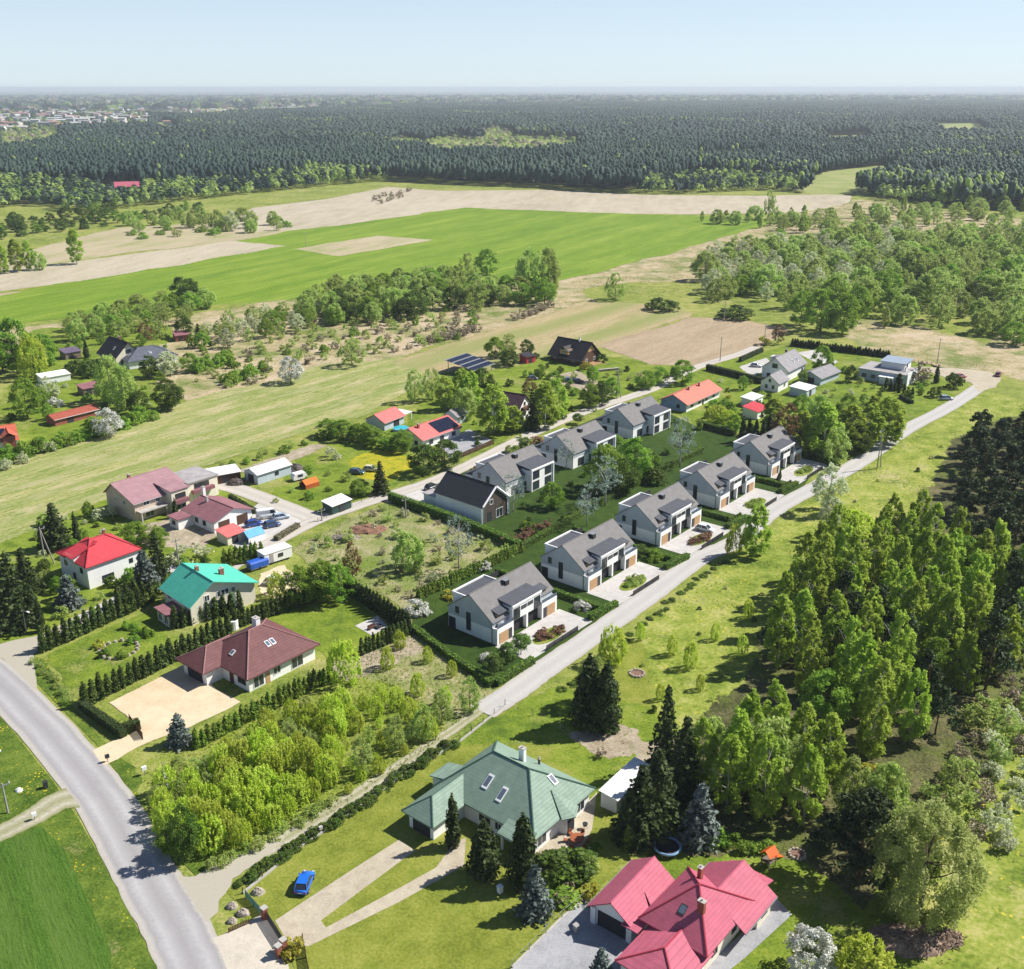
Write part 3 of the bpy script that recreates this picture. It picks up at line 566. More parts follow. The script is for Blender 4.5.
def estate_front_house(label, loc, ang):
    L = 17.9; root = empty('twin_house', loc, ang, label, 'house', 'row of twin houses along the pale estate road')
    twin_shell(root, L, True)
    for u0, u1 in ((0, 4.7), (13.2, L)):
        g = boxpart(root, 'garage', WHITE, (u0, 0, 0, u1, 1.4, 3.05), (u0-.0, 0, 3.05, u1, .12, 3.3), (u0, .12, 3.05, u0+.12, 1.4, 3.3), (u1-.12, .12, 3.05, u1, 1.4, 3.3))
        a, c = (u0+.7, u0+3.0) if u0 == 0 else (u1-3.0, u1-.7)
        door(g, ('v', 0, -1), (a+c)/2, 2.5, 2.25, WOODO, name='garage_door'); door(g, ('v', 0, -1), (c+.75) if u0 == 0 else (a-.75), .95, 2.2, FRAMED)
        rl = MB(); rl.box(u0+.05, .03, 3.3, u1-.05, .07, 4.0); rl.build('glass_railing', SKYL, root)
        # access dormer to the roof terrace
        d0, d1 = (1.9, 4.3) if u0 == 0 else (13.6, 16.0)
        dm = boxpart(root, 'access_dormer', WHITE, (d0, 1.9, 3.05, d1, 4.6, 5.35))
        b = MB(); b.slab([(d0-.3,1.0,5.35),(d1+.3,1.0,5.35),(d1+.3,4.9,6.25),(d0-.3,4.9,6.25)], .14); b.build('roof', R_EST2, dm)
        door(dm, ('v', 1.9, -1), (d0+d1)/2, 1.5, 2.1, FRAMED, 3.06); b = MB(); b.box(d0-.32 if u0 == 0 else d1+.02, 1.3, 3.06, d0-.02 if u0 == 0 else d1+.32, 1.85, 5.2); b.build('wood_post', WOODO, dm)
        bm = MB(); bm.box((d0+d1)/2-1.9, .4, 3.06, (d0+d1)/2-1.2, 1.1, 3.75); bm.build('terrace_table', METAL, root)
    # middle dormer over the car port
    dm = boxpart(root, 'wide_dormer', WHITE, (4.72, .25, 2.96, 13.18, 6.0, 5.75), (4.6, .1, 5.751, 13.3, .5, 6.1))
    b = MB(); b.slab([(4.62,.3,6.16),(13.28,.3,6.16),(13.28,6.2,6.75),(4.62,6.2,6.75)], .14); b.build('roof', R_EST2, dm)
    for a in (5.9, 12.0): window(dm, ('v', .25, -1), a, 3.05, 1.9, 2.3, FRAMED, 1)
    for a in (8.0, 9.9): window(dm, ('v', .25, -1), a, 4.45, 1.6, .75, FRAMED, 0)
    boxpart(root, 'carport', DARKGAP, (4.75, 1.0, .03, 8.7, 1.19, 2.9), (9.2, 1.0, .03, 13.15, 1.19, 2.9))  # near-black panels paint the shade of the open car port
    boxpart(root, 'carport_pier', WHITE, (8.7, .2, 0, 9.2, 1.19, 2.95))
    return root
def estate_garden_house(label, loc, ang):
    L = 17.5; root = empty('twin_house', loc, ang, label, 'house', 'garden row of twin houses behind the estate road')
    r = twin_shell(root, L, True)
    bx = boxpart(root, 'garden_bay', WHITE, (7.6, -.9, 0, 16.4, 6.0, 5.5), (7.4, -1.2, 5.501, 16.6, -.5, 5.95), (7.4, -1.2, 0, 7.7, -.9, 5.5), (16.3, -1.2, 0, 16.6, -.9, 5.5))
    b = MB(); b.slab([(7.42,-.95,6.0),(16.58,-.95,6.0),(16.58,6.2,6.85),(7.42,6.2,6.85)], .14); b.build('roof', R_EST2, bx)
    for a in (9.5, 14.4):
        window(bx, ('v', -.9, -1), a, 3.1, 2.6, 2.1, FRAMED, 1); window(bx, ('v', -.9, -1), a, .3, 2.6, 2.2, FRAMED, 1)
    window(bx, ('u', 7.4, -1), 1.2, .4, 1.2, 2.1, FRAMED, 0)
    window(root, ('v', 1.2, -1), 3.6, .3, 2.6, 2.2, FRAMED, 1)
    sh = boxpart(root, 'garage', WHITE, (1.0, 12.05, 0, 13.0, 15.4, 3.1)); b = MB(); b.slab([(.7,12.1,4.3),(13.3,12.1,4.3),(13.3,15.7,3.25),(.7,15.7,3.25)], .15); b.build('roof', R_EST2, sh)
    boxpart(root, 'terrace', r_pave, (2.0, -3.0, .05, 16.8, -1.21, .16))
    return root
EA = D(50.6)
row0 = G(497.3, 646)
front_lab = ['grey-roofed twin house at the road end nearest the round ball trees','grey-roofed twin house second from the ball trees, beside a single white blossom bush','grey-roofed twin house with the white car parked in front of it','grey-roofed twin house behind the roadside birch, oval grass bed before it','grey-roofed twin house farthest up the estate road, beside the tall garden trees']
FRONT = []
for i in range(5):
    p = G(*[(497.3,646),(588,592),(660,546.5),(719.5,509.5),(771,477)][i])
    FRONT.append((p[0], p[1])); estate_front_house(front_lab[i], p, EA)
for (px, py), lb in zip([(510.5,499.5),(577.5,470.0),(637.0,440.5)], ['garden-row twin house next to the black barn-shaped house','middle garden-row twin house half hidden by leafy trees','garden-row twin house beside the salmon-roofed bungalow']):
    p = G(px, py); estate_garden_house(lb, (p[0]-.3, p[1]-.3), EA)
def local(loc, ang):
    c, s = math.cos(ang), math.sin(ang); return lambda u, v: (loc[0]+u*c-v*s, loc[1]+u*s+v*c)
# the barn-shaped house at the near end of the garden row: gable to the garden
bo = G(482, 525); ba = D(-41)
root = empty('barn_house', bo, ba, 'black-roofed barn-shaped house with dark boarded gable and white rim', 'house')
# u runs away from the garden gable (towards the upper road): use negative u
gable_walls(root, 'u', -15, 0, 0, 9.2, 4.6, 8.5, WHITE)
gable_roof(root, 'u', -15, 0, 0, 9.2, 4.6, 8.5, R_DARK, None, .5, .25, .22)
b = MB(); b.ext([(.45,.1),(8.75,.1),(8.75,4.5),(4.6,7.9),(.45,4.5)], 'u', .01, .06); b.build('boarded_gable', WOODDK, root)
b = MB()
for a, c in (((.05,.1),(.05,4.5)),((.05,4.5),(4.6,8.3)),((4.6,8.3),(9.15,4.5)),((9.15,4.5),(9.15,.1))): b.tube([(.35,a[0],a[1]),(.35,c[0],c[1])], .3, 4)
b.build('gable_rim', FRAMEW, root)
window(root, ('u', .06, 1), 3.2, 4.2, 1.1, 1.3, FRAMEW, 0); window(root, ('u', .06, 1), 6.0, .3, 2.4, 2.2, FRAMEW, 1); window(root, ('u', .06, 1), 2.6, .3, 1.3, 2.2, FRAMED, 0)
boxpart(root, 'terrace', r_pave, (.4, 2.2, .05, 4.4, 9.6, .16))
boxpart(root, 'carport', WHITE, (-20, 0.8, 0, -15.01, 3.6, 2.6)); boxpart(root, 'carport_roof', R_FLAT, (-20.3, .5, 2.61, -14.9, 4.2, 2.8))
# ---------------------------------------------------------------- houses of the old village
A1 = D(51)
def frame(loc, ang):
    return empty
# brown hipped bungalow
o = (-44.0, 150.9); root = empty('bungalow', o, D(50.6), 'brown tiled hip-roof bungalow with sandy paved yard', 'house')
boxpart(root, 'wall', WHITE, (.7, .7, 0, 15.0, 14.0, 2.85))
boxpart(root, 'garage', WHITE, (-2.6, 7.9, 0, .69, 14.6, 2.75))
rf = hip_roof(root, .6, 15.0, .6, 14.2, 3.0, 7.0, 6.4, 9.2, 7.4, R_BROWN, .7, .22, solid('ridge_light_brown', (.30,.16,.15), .6))
b = MB()
# side wing roof: hip end toward the yard
e = (-3.6,7.2,2.98), (-3.6,15.4,2.98), (4,15.4,2.98), (4,7.2,2.98); rA, rB = (.2,11.3,5.3), (5.2,11.3,5.3)
b.slab([e[1],e[0],rA], .2); b.slab([e[0],(2.2,7.2,2.98),(5.2,11.3,5.31),rA], .2); b.slab([rB,(4,15.4,2.98),e[1],rA], .2); b.build('wing_roof', R_BROWN, root)
b = MB(); b.tube([e[0], rA], .1, 6); b.tube([rA, rB], .1, 6); b.tube([e[1], rA], .1, 6); b.build('ridge_cap', solid('ridge_light_brown', (.3,.16,.15)), bpy.data.objects[root.children[-1].name])
sk = lambda v: 3.0+(v+.1)*(4.0/7.5)
skylight(rf, (7.1, 3.4, sk(3.4)), (.8,0,0), (0,1.1,1.1*.533)); skylight(rf, (8.15, 3.4, sk(3.4)), (.8,0,0), (0,1.1,1.1*.533))
skylight(rf, (2.0, 6.6, 3.0+(2.0+.1)*.615), (.9,0,.9*.571), (0,.8,0))
chimney(rf, 9.6, 9.6, 5.2, 7.4, FRAMEW, .9, 1.2)
for a, w_ in ((2.7,2.2),(6.6,1.6),(11.0,2.6)): window(root, ('v', .7, -1), a, .9 if w_ < 2 else .2, w_, 1.4 if w_ < 2 else 2.1, FRAMEW, 1)
door(root, ('v', .7, -1), 4.6, .9, 2.1, WOODO)
window(root, ('u', .7, -1), 2.6, .9, 2.2, 1.4, FRAMED, 1); door(root, ('u', .7, -1), 5.4, 1.1, 2.1, WOODB)
door(root, ('u', -2.6, -1), 11.2, 4.2, 2.3, DARKGAP, name='garage_door')
# green hipped house at the bottom
o = (2.9, 111.2); root = empty('bungalow', o, D(51), 'green tiled house with many hips and two yard skylights', 'house')
boxpart(root, 'wall', WHITE, (.6, .6, 0, 13.4, 17.4, 2.9)); boxpart(root, 'garage', WHITE, (-5.6, 12.8, 0, .59, 17.3, 2.7))
RDG = solid('ridge_dark_green', (.06,.12,.09), .5); A_, B_, C_, D_, E_, F_ = (0,0,3.0), (14.1,0,3.0), (14.1,18.1,3.0), (0,18.1,3.0), (7.05,6.4,7.3), (7.05,12.8,7.3); b = MB()
for q in ((A_, B_, E_), (B_, C_, F_, E_), (C_, D_, F_), (D_, A_, E_, F_)): b.slab(list(q), .22)
rf = b.build('roof', R_GREEN, root); b = MB()
for q in ((A_, E_), (B_, E_), (C_, F_), (D_, F_), (E_, F_)): b.tube([Vector(q[0])+Vector((0,0,.03)), Vector(q[1])+Vector((0,0,.05))], .12, 6)
b.build('ridge_cap', RDG, rf)
b = MB(); g0, g1, g2, g3 = (-6.4,12.1,2.85),(-6.4,18.0,2.85),(2.6,18.0,2.85),(2.6,12.1,2.85); q0, q1 = (-3.4,15.05,4.9),(3.6,15.05,4.9)
b.slab([g1,g0,q0], .2); b.slab([g0,g3,q1,q0], .2); b.slab([g2,g1,q0,q1], .2); wr = b.build('garage_roof', R_GREEN, root)
b = MB(); b.tube([g0,q0], .1, 6); b.tube([g1,q0], .1, 6); b.tube([q0,q1], .1, 6); b.build('ridge_cap', RDG, wr)
b = MB(); b.slab([(-1.6,.4,2.75),(.9,.2,3.55),(.9,5.0,3.55),(-1.6,5.0,2.75)], .18); b.build('porch_roof', R_GREEN, root); boxpart(root, 'porch_pier', WHITE, (-1.3,.8,0,-1.0,1.1,2.6)); boxpart(root, 'porch_pier', WHITE, (-1.3,4.3,0,-1.0,4.6,2.6))
b = MB(); b.slab([(1.5,16.6,3.9),(5.6,16.6,3.9),(5.6,20.2,3.0),(1.5,20.2,3.0)], .16); b.build('bay_roof', R_GREEN, root); boxpart(root, 'kitchen_bay', WHITE, (1.8,17.41,0,5.3,19.8,2.9))
for y0, x0 in ((10.4,2.6),(7.4,2.0)): skylight(rf, (x0, y0, 3.0+x0*.61), (1.9,0,1.9*.61), (0,.9,0))
skylight(rf, (8.6, 3.2, 3.0+3.2*.672), (.9,0,0), (0,1.3,1.3*.672))
chimney(rf, 9.6, 9.6, 5.2, 7.9, FRAMEW, .6, .9); chimney(rf, 12.2, 8.6, 3.9, 5.1, FRAMED, .25)
b = MB(); b.slab([(5.6,-.4,3.02),(7.4,-1.4,2.9),(7.6,3.0,5.2)], .14); b.slab([(7.4,-1.4,2.9),(9.4,-.4,3.02),(7.6,3.0,5.2)], .14); b.build('bay_roof', R_GREEN, root); b = MB(); b.prism([(6.2,.59),(6.6,-.5),(8.4,-.5),(8.8,.59)], 0, 2.8); b.build('bay', WHITE, root)
for a in (2.4, 11.2): window(root, ('v', .6, -1), a, .5, 2.0, 1.9, FRAMEW, 1)
door(root, ('v', -.5, -1), 7.5, 1.5, 2.2, DARKGAP, name='patio_door'); window(root, ('u', .6, -1), 9.0, .9, 2.2, 1.3, FRAMEW, 1); window(root, ('u', .6, -1), 6.6, .9, 1.2, 1.3, FRAMEW, 1)
door(root, ('u', -5.6, -1), 15.0, 3.2, 2.3, DARKGAP, name='garage_door'); window(root, ('v', 12.8, -1), -2.6, .9, 1.2, 1.2, FRAMEW)
# crimson house and its garage
o = (14.2, 96.0); root = empty('garage', o, D(52), 'detached gabled garage with crimson tiled roof', 'garage')
gable_walls(root, 'u', .6, 9.8, .5, 6.1, 2.85, 4.75, WHITE); rf = gable_roof(root, 'u', .6, 9.8, .5, 6.1, 2.85, 4.75, R_CRIM, 3.3, .5, .5, .18)
door(root, ('u', .6, -1), 3.3, 4.0, 2.3, DARKGAP, name='garage_door'); boxpart(root, 'corner_pier', FRAMEW, (.3, .4, 0, .58, 1.1, 2.5)); boxpart(root, 'corner_pier', FRAMEW, (.3, 5.5, 0, .58, 6.2, 2.5))
b = MB(); b.slab([(4.2,-.02,2.9),(6.2,-.02,2.9),(5.2,1.6,3.7)], .12); b.build('dormer', R_CRIM, rf)
o = (22.0, 91.3); root = empty('house', o, D(50), 'crimson tiled house with pyramid roof and two chimneys', 'house')
boxpart(root, 'wall', CREAM, (.6, .6, 0, 10.6, 8.8, 3.2))
cap = solid('ridge_crimson', (.36,.045,.07), .5)
rf = hip_roof(root, .5, 10.7, .5, 8.7, 3.4, 7.2, 5.6, 5.6, 4.6, R_CRIM, .55, .2, cap)
bw = boxpart(root, 'wing', CREAM, (10.61, -.9, 0, 14.0, 7.4, 2.9)); wr = gable_roof(bw, 'u', 7.0, 14.0, -.9, 7.5, 3.0, 5.6, R_CRIM, 3.3, .5, .5, .18)
b2 = boxpart(root, 'lean_to', CREAM, (14.01, .8, 0, 16.4, 5.6, 2.3)); b = MB(); b.slab([(14.0,.3,3.3),(17.0,.3,2.5),(17.0,6.1,2.5),(14.0,6.1,3.3)], .15); b.build('roof', R_CRIM, b2)
chimney(rf, 8.4, 6.0, 4.6, 7.0, BRICK, .6, .5); chimney(rf, 3.4, 2.9, 5.2, 7.2, BRICK, .55, .8)
skylight(rf, (2.2, 4.5, 3.45+2.2*.63), (1.1,0,1.1*.62), (0,.9,0), fm=FRAMED)
p2 = boxpart(root, 'hipped_wing', WHITE, (-5.9, .6, 0, .59, 7.6, 2.5)); wr2 = hip_roof(p2, -5.9, 1.2, .6, 7.5, 2.65, 4.1, -2.6, 1.1, 4.0, R_CRIM, .6, .18, cap)
boxpart(root, 'link_roof', R_CRIM, (-1.6, 8.3, 2.62, .5, 10.6, 2.78))
for a in (3.0, 7.6): window(root, ('v', .6, -1), a, 1.0, 1.2, 1.4, FRAMED, 0)
door(root, ('v', .6, -1), 9.6, 1.0, 2.1, FRAMED); window(bw, ('v', -.9, -1), 12.4, 1.0, 1.4, 1.3, FRAMED, 1)
# teal-roofed house
o = (-60.2, 174.3); root = empty('house', o, D(45), 'cream house under a bright teal sheet roof', 'house')
# gable faces -v; ridge along v
gable_walls(root, 'v', .7, 11.0, .5, 14.3, 4.6, 7.9, CREAM, 5.2); rf = gable_roof(root, 'v', .7, 11.0, .5, 14.3, 4.6, 7.9, R_TEAL, 5.2, .8, .6, .18)
chimney(rf, 5.6, 6.6, 6.9, 8.7, BRICK, .7, .5); chimney(rf, 9.6, 4.6, 5.7, 7.6, BRICK, .9, .6)
for a, z, w_ in ((4.0,3.9,1.1),(7.4,3.9,2.6),(4.4,.7,1.6),(7.6,.3,2.0)): window(root, ('v', .7, -1), a, z, w_, 1.3 if z > 1 else 1.8, FRAMEW, 2 if w_ > 2 else 1)
b = MB(); fbox(b, ('v', .7, -1), 9.3, 10.0, .1, 4.9, .002, .05); b.build('recess_strip', solid('recess_strip_green', (.16,.24,.17), .8), root)  # flat grey-green strip standing for the upright recess in the gable
pv = boxpart(root, 'porch', CREAM, (-3.0, 3.0, 0, .49, 7.4, 2.5)); boxpart(root, 'porch_roof', R_MAROON, (-3.4, 2.6, 2.51, .48, 7.8, 2.75))
for a in (3.9, 6.2): window(pv, ('u', -3.0, -1), a, .5, 1.4, 1.7, FRAMEW, 1)
window(pv, ('v', 3.0, -1), -1.4, .5, 1.8, 1.7, FRAMEW, 1); window(root, ('u', .5, -1), 8.8, 2.8, 1.4, 1.2, FRAMEW, 1); window(root, ('u', .5, -1), 2.4, 3.0, 1.2, 1.1, FRAMEW, 1)
# red hip-roof house
o = (-85.4, 189.8); root = empty('house', o, D(50), 'white two-storey house under a red hip roof', 'house')
boxpart(root, 'wall', WHITE, (.4, .4, 0, 12.0, 11.4, 5.0)); rf = hip_roof(root, .5, 11.9, .5, 11.3, 5.1, 8.2, 4.6, 7.8, 5.9, R_RED, .6, .18, solid('ridge_red', (.36,.03,.045), .5))
dm = boxpart(root, 'dormer', WHITE, (-.1, 4.4, 4.4, 4.4, 7.6, 6.3)); b = MB(); b.slab([(-.7,4.0,6.1),(-.7,8.0,6.1),(5.2,8.0,8.0),(5.2,4.0,8.0)][::-1], .15); b.build('roof', R_RED, dm)
window(root, ('v', .4, -1), 4.6, .5, 2.6, 1.5, FRAMED, 2); window(root, ('v', .4, -1), 10.0, 2.6, .9, 1.0, FRAMED, 0); window(root, ('u', .4, -1), 2.8, 2.9, 1.2, 1.2, FRAMED, 1); window(root, ('u', .4, -1), 9.0, 2.9, 1.2, 1.2, FRAMED, 1)
door(root, ('u', .4, -1), 6.0, 1.1, 2.1, WOODB); chimney(rf, 8.6, 7.4, 6.9, 8.6, BRICK, .5)
# dusty pink two-storey house with its flat-roofed annex
o = (-87.8, 225.0); root = empty('house', o, D(50), 'two-storey beige house under a dusty pink roof with flat annex', 'house')
gable_walls(root, 'u', .3, 14.6, .3, 12.6, 4.9, 7.7, BEIGE, 9.0); rf = gable_roof(root, 'u', .3, 14.6, .3, 12.6, 4.9, 7.7, R_PINK, 9.0, .5, .5, .2)
by = boxpart(root, 'window_bay', CREAM, (8.6, -2.2, 0, 13.2, 2.5, 5.8)); b = MB(); b.slab([(8.3,-2.5,5.9),(13.5,-2.5,5.9),(13.5,4.6,6.5),(8.3,4.6,6.5)], .15); b.build('roof', R_PINK, by)
an = boxpart(root, 'annex', CREAM, (14.61, .6, 0, 23.4, 9.5, 5.2)); boxpart(an, 'roof', R_FLAT, (14.75, .3, 5.21, 23.7, 9.8, 5.45)); boxpart(an, 'balcony', R_MAROON, (15.8, -.5, 2.5, 21.8, .59, 3.4))
boxpart(root, 'balcony', R_MAROON, (9.0, -3.2, 2.6, 12.8, -2.21, 3.5)); boxpart(root, 'terrace', CONC, (.6, -1.6, 2.5, 8.0, .29, 2.75), (.8, -1.5, 0, 1.1, -1.2, 2.5), (7.4, -1.5, 0, 7.7, -1.2, 2.5))
for a, z, w_ in ((3.4,3.4,1.6),(6.4,3.4,1.2),(4.0,.4,2.4)): window(root, ('v', .3, -1), a, z, w_, 1.3, FRAMEW, 1)
window(by, ('v', -2.2, -1), 11.0, 3.6, 2.8, 1.3, WOODB, 2); window(by, ('v', -2.2, -1), 11.0, .8, 2.6, 1.3, FRAMEW, 1); window(an, ('v', .6, -1), 18.8, 3.5, 4.2, 1.2, WOODB, 3)
for a in (4.6, 8.4): window(root, ('u', .3, -1), a, 3.3, 1.0, 1.2, FRAMEW, 1)
chimney(rf, 5.0, 9.6, 7.0, 8.4, BRICK, .6)
# maroon double garage
o = (-67.6, 218.0); root = empty('garage_building', o, D(50), 'low white building with maroon roof and two garage doors', 'garage')
gable_walls(root, 'v', .6, 12.4, .5, 10.9, 3.0, 4.8, WHITE); rf = gable_roof(root, 'v', .6, 12.4, .5, 10.9, 3.0, 4.8, R_MAROON, 5.7, .5, .5, .16)
for a in (3.2, 8.2): door(root, ('v', .6, -1), a, 3.0, 2.4, WOODB, name='garage_door')
for a in (4.4, 7.4, 10.2): window(root, ('u', .5, -1), a, 1.0, 1.2, 1.2, FRAMED, 1)
chimney(rf, 4.8, 9.0, 4.4, 5.6, CONC, .5); chimney(rf, 6.6, 12.9, 2.5, 6.6, FRAMEW, .7)
an = boxpart(root, 'annex_room', WHITE, (-3.6, 8.6, 0, .49, 12.2, 2.5)); boxpart(an, 'roof', R_MAROON, (-4.0, 8.2, 2.51, .48, 12.6, 2.75)); window(an, ('u', -3.6, -1), 10.4, .9, 1.3, 1.1, FRAMED, 1)
# salmon-roofed long bungalow
o = (54.6, 313.2); root = empty('bungalow', o, D(52), 'long salmon-roofed bungalow beside a garden-row twin house', 'house')
gable_walls(root, 'u', .5, 22.5, .5, 9.6, 3.0, 5.2, WHITE); rf = gable_roof(root, 'u', .5, 22.5, .5, 9.6, 3.0, 5.2, R_ORANGE, None, .7, .8, .18)
b = MB(); b.ext([(.5,.1),(9.6,.1),(9.6,2.85),(5.05,5.0),(.5,2.85)], 'u', .46, .499); b.build('blue_gable', solid('blue_grey_plaster', (.22,.32,.44), .8), root)
for a in (4, 9, 13.5, 18.5): window(root, ('v', .5, -1), a, .9, 1.6, 1.3, FRAMED, 1)
window(root, ('u', .46, -1), 3.4, .9, 1.1, 1.3, FRAMED, 0); door(root, ('v', .5, -1), 11.3, 1.0, 2.1, WOODB); chimney(rf, 8.5, 4.4, 4.7, 5.9, BRICK, .5); chimney(rf, 15.0, 4.2, 4.7, 5.9, BRICK, .5)
# white L-shaped house with light grey roofs
o = (95.0, 349.6); root = empty('house', o, D(53), 'white house with steep light grey roof and lower front wing', 'house')
gable_walls(root, 'u', .4, 16, .4, 9.8, 4.2, 8.0, WHITE); rf = gable_roof(root, 'u', .4, 16, .4, 9.8, 4.2, 8.0, R_GREY, None, .6, .6, .2)
window(root, ('u', .4, -1), 5.2, 4.2, 2.0, 1.6, FRAMED, 1); window(root, ('u', .4, -1), 7.2, .8, 1.4, 1.4, FRAMED, 1); window(root, ('v', .4, -1), 13.4, .9, 1.4, 1.4, FRAMED, 1)
dm = boxpart(root, 'dormer', WHITE, (7.0, 6.2, 4.6, 10.0, 9.9, 6.4)); b = MB(); b.slab([(6.6,5.5,7.2),(10.4,5.5,7.2),(10.4,10.4,6.2),(6.6,10.4,6.2)], .14); b.build('roof', R_GREY, dm)
for x in (8.2, 11.5): skylight(rf, (x, 1.6, 4.2+1.2*.81), (.8,0,0), (0,1.1,.9))
chimney(rf, 10.2, 5.6, 7.2, 8.9, DARKMETAL, .6)
o = (88.7, 336.2); w2 = empty('cottage', o, D(53), 'small white cottage wing in front of the grey-roofed white house', 'house')
gable_walls(w2, 'u', .4, 8.5, .4, 6.6, 3.3, 5.6, WHITE); gable_roof(w2, 'u', .4, 8.5, .4, 6.6, 3.3, 5.6, R_GREY, None, .4, .4, .18)
for a, z in ((2.2,.9),(4.6,.9)): window(w2, ('u', .4, -1), a, z, .9, 1.3, FRAMED, 0)
window(w2, ('u', .4, -1), 3.5, 3.1, .8, 1.1, FRAMED, 0); window(w2, ('v', .4, -1), 5.6, .9, 1.4, 1.3, FRAMEW, 1)
# grey-roofed barn, flat-roofed long house, little sheds near it
o = (105.2, 345.0); root = empty('outbuilding', o, D(47), 'low outbuilding with wide light grey roof behind the garden trees', 'outbuilding')
gable_walls(root, 'u', .4, 14, .4, 8.2, 2.7, 4.4, PALEBLUE); gable_roof(root, 'u', .4, 14, .4, 8.2, 2.7, 4.4, R_GREY, None, .5, .5, .18); door(root, ('u', .4, -1), 4.2, 3, 2.2, DARKGAP)
o = (133.8, 344.2); root = empty('house', o, D(-38), 'long pale blue flat-roofed house with blue-grey upper room', 'house')
boxpart(root, 'wall', PALEBLUE, (-16.5, .3, 0, 0, 12, 3.7)); boxpart(root, 'roof', R_FLAT, (-16.9, -.1, 3.71, .3, 12.4, 3.95)); boxpart(root, 'end_wall', WHITE, (.02, .3, 0, .3, 12, 4.3))
up = boxpart(root, 'roof_room', WHITE, (-11, 6, 3.951, -3, 13, 6.2)); b = MB(); b.slab([(-11.5,5.4,6.3),(-2.4,5.4,6.3),(-2.4,13.6,6.7),(-11.5,13.6,6.7)], .16); b.build('roof', R_BLUEISH, up); window(up, ('u', -3, 1), 9, 4.4, 1.4, 1.4, FRAMED, 1)
for a in (-14.6, -11.4, -2.0): window(root, ('v', .3, -1), a, 1.0, 1.5, 1.3, FRAMED, 1)
pr = boxpart(root, 'porch', WHITE, (-8.4, -2.2, 0, -4.2, .29, 2.6)); boxpart(pr, 'roof', FRAMEW, (-8.8, -2.6, 2.61, -3.9, .28, 2.8)); door(pr, ('v', -2.2, -1), -5.6, 1.1, 2.1, FRAMED); chimney(root, -2.2, 5.0, 3.96, 5.2, WHITE, .6)
# dark timber cottage by the ploughed field
o = (25.6, 371.6); root = empty('cottage', o, D(-40), 'dark timber cottage with black steep roof by the ploughed field', 'house')
gable_walls(root, 'u', -15, -.5, .5, 11, 3.2, 7.9, WOODB); rf = gable_roof(root, 'u', -15, -.5, .5, 11, 3.2, 7.9, R_BLACKWOOD, None, .8, 1.2, .2)
b = MB(); b.ext([(3.2,4.6),(8.3,4.6),(5.75,7.3)], 'u', -.499, -.44); b.build('gable_boards', WOODO, root)
dm = boxpart(root, 'dormer', WOODO, (-10.2, -.2, 3.4, -6.6, 4.6, 5.2)); gable_roof(dm, 'v', -.2, 5.0, -10.2, -6.6, 5.0, 6.2, R_BLACKWOOD, None, .4, .3, .12)
window(dm, ('v', -.2, -1), -8.4, 3.7, 1.5, 1.1, FRAMEW, 1); chimney(rf, -5.5, 5.6, 7.2, 8.9, WHITE, .6)
for a in (-13, -4.6): window(root, ('v', .5, -1), a, .9, 1.3, 1.3, FRAMEW, 1)
window(root, ('u', -.5, 1), 3.2, .9, 1.3, 1.3, FRAMEW, 1); window(root, ('u', -.5, 1), 8.2, .9, 1.3, 1.3, FRAMEW, 1); boxpart(root, 'porch', WOODO, (-.4, 1.5, .02, 2.6, 10, .5))
# solar carport
o = (-13.2, 355.5); root = empty('solar_carport', o, D(56), 'open carport roofed with rows of solar panels', 'carport')
for x, y, h in ((.8,.8,2.4),(11.8,.8,2.4),(.8,12,4.3),(11.8,12,4.3)): b = MB(); b.cyl(x, y, 0, h, .14, 8); b.build('post', METAL, root)
b = MB(); b.slab([(0,0,2.6),(12.6,0,2.6),(12.6,13,4.7),(0,13,4.7)], .14); dk = b.build('roof', METAL, root)
for j in range(4): solar(dk, (.15, .3+j*3.2, 2.6+(.3+j*3.2)*.1615), (12.3,0,0), (0,2.4,2.4*.1615), 6, 1)
# dark red-brown house among the birches and the pale one beside it
o = (2.2, 304.0); root = empty('house', o, D(60), 'narrow white house with steep maroon-black roof among roadside birches', 'house')
gable_walls(root, 'v', .3, 10, .3, 7.4, 4.4, 7.6, WHITE); gable_roof(root, 'v', .3, 10, .3, 7.4, 4.4, 7.6, solid('roof_plum', (.09,.05,.06), .7, .15, .8), None, .5, .4, .18)
window(root, ('v', .3, -1), 3.8, 4.2, 1.2, 1.2, FRAMED, 0); window(root, ('v', .3, -1), 3.8, .9, 1.8, 1.3, FRAMED, 1); window(root, ('u', 7.4, 1), 4, 1, 1.4, 1.3, FRAMED, 1); boxpart(root, 'balcony', WOODB, (1.6, -.9, 3.2, 6.0, .29, 4.0))
o = (-16.5, 300.0); root = empty('house', o, D(60), 'pale grey house mostly hidden behind the willow by the gravel road', 'house')
gable_walls(root, 'u', .3, 5.6, .3, 5, 3.0, 4.5, PALEBLUE); gable_roof(root, 'u', .3, 5.6, .3, 5, 3.0, 4.5, R_GREY); window(root, ('u', .3, -1), 3, 1, 1.2, 1.3, FRAMED, 1); window(root, ('v', .3, -1), 3.5, 1, 1.4, 1.3, FRAMED, 1)
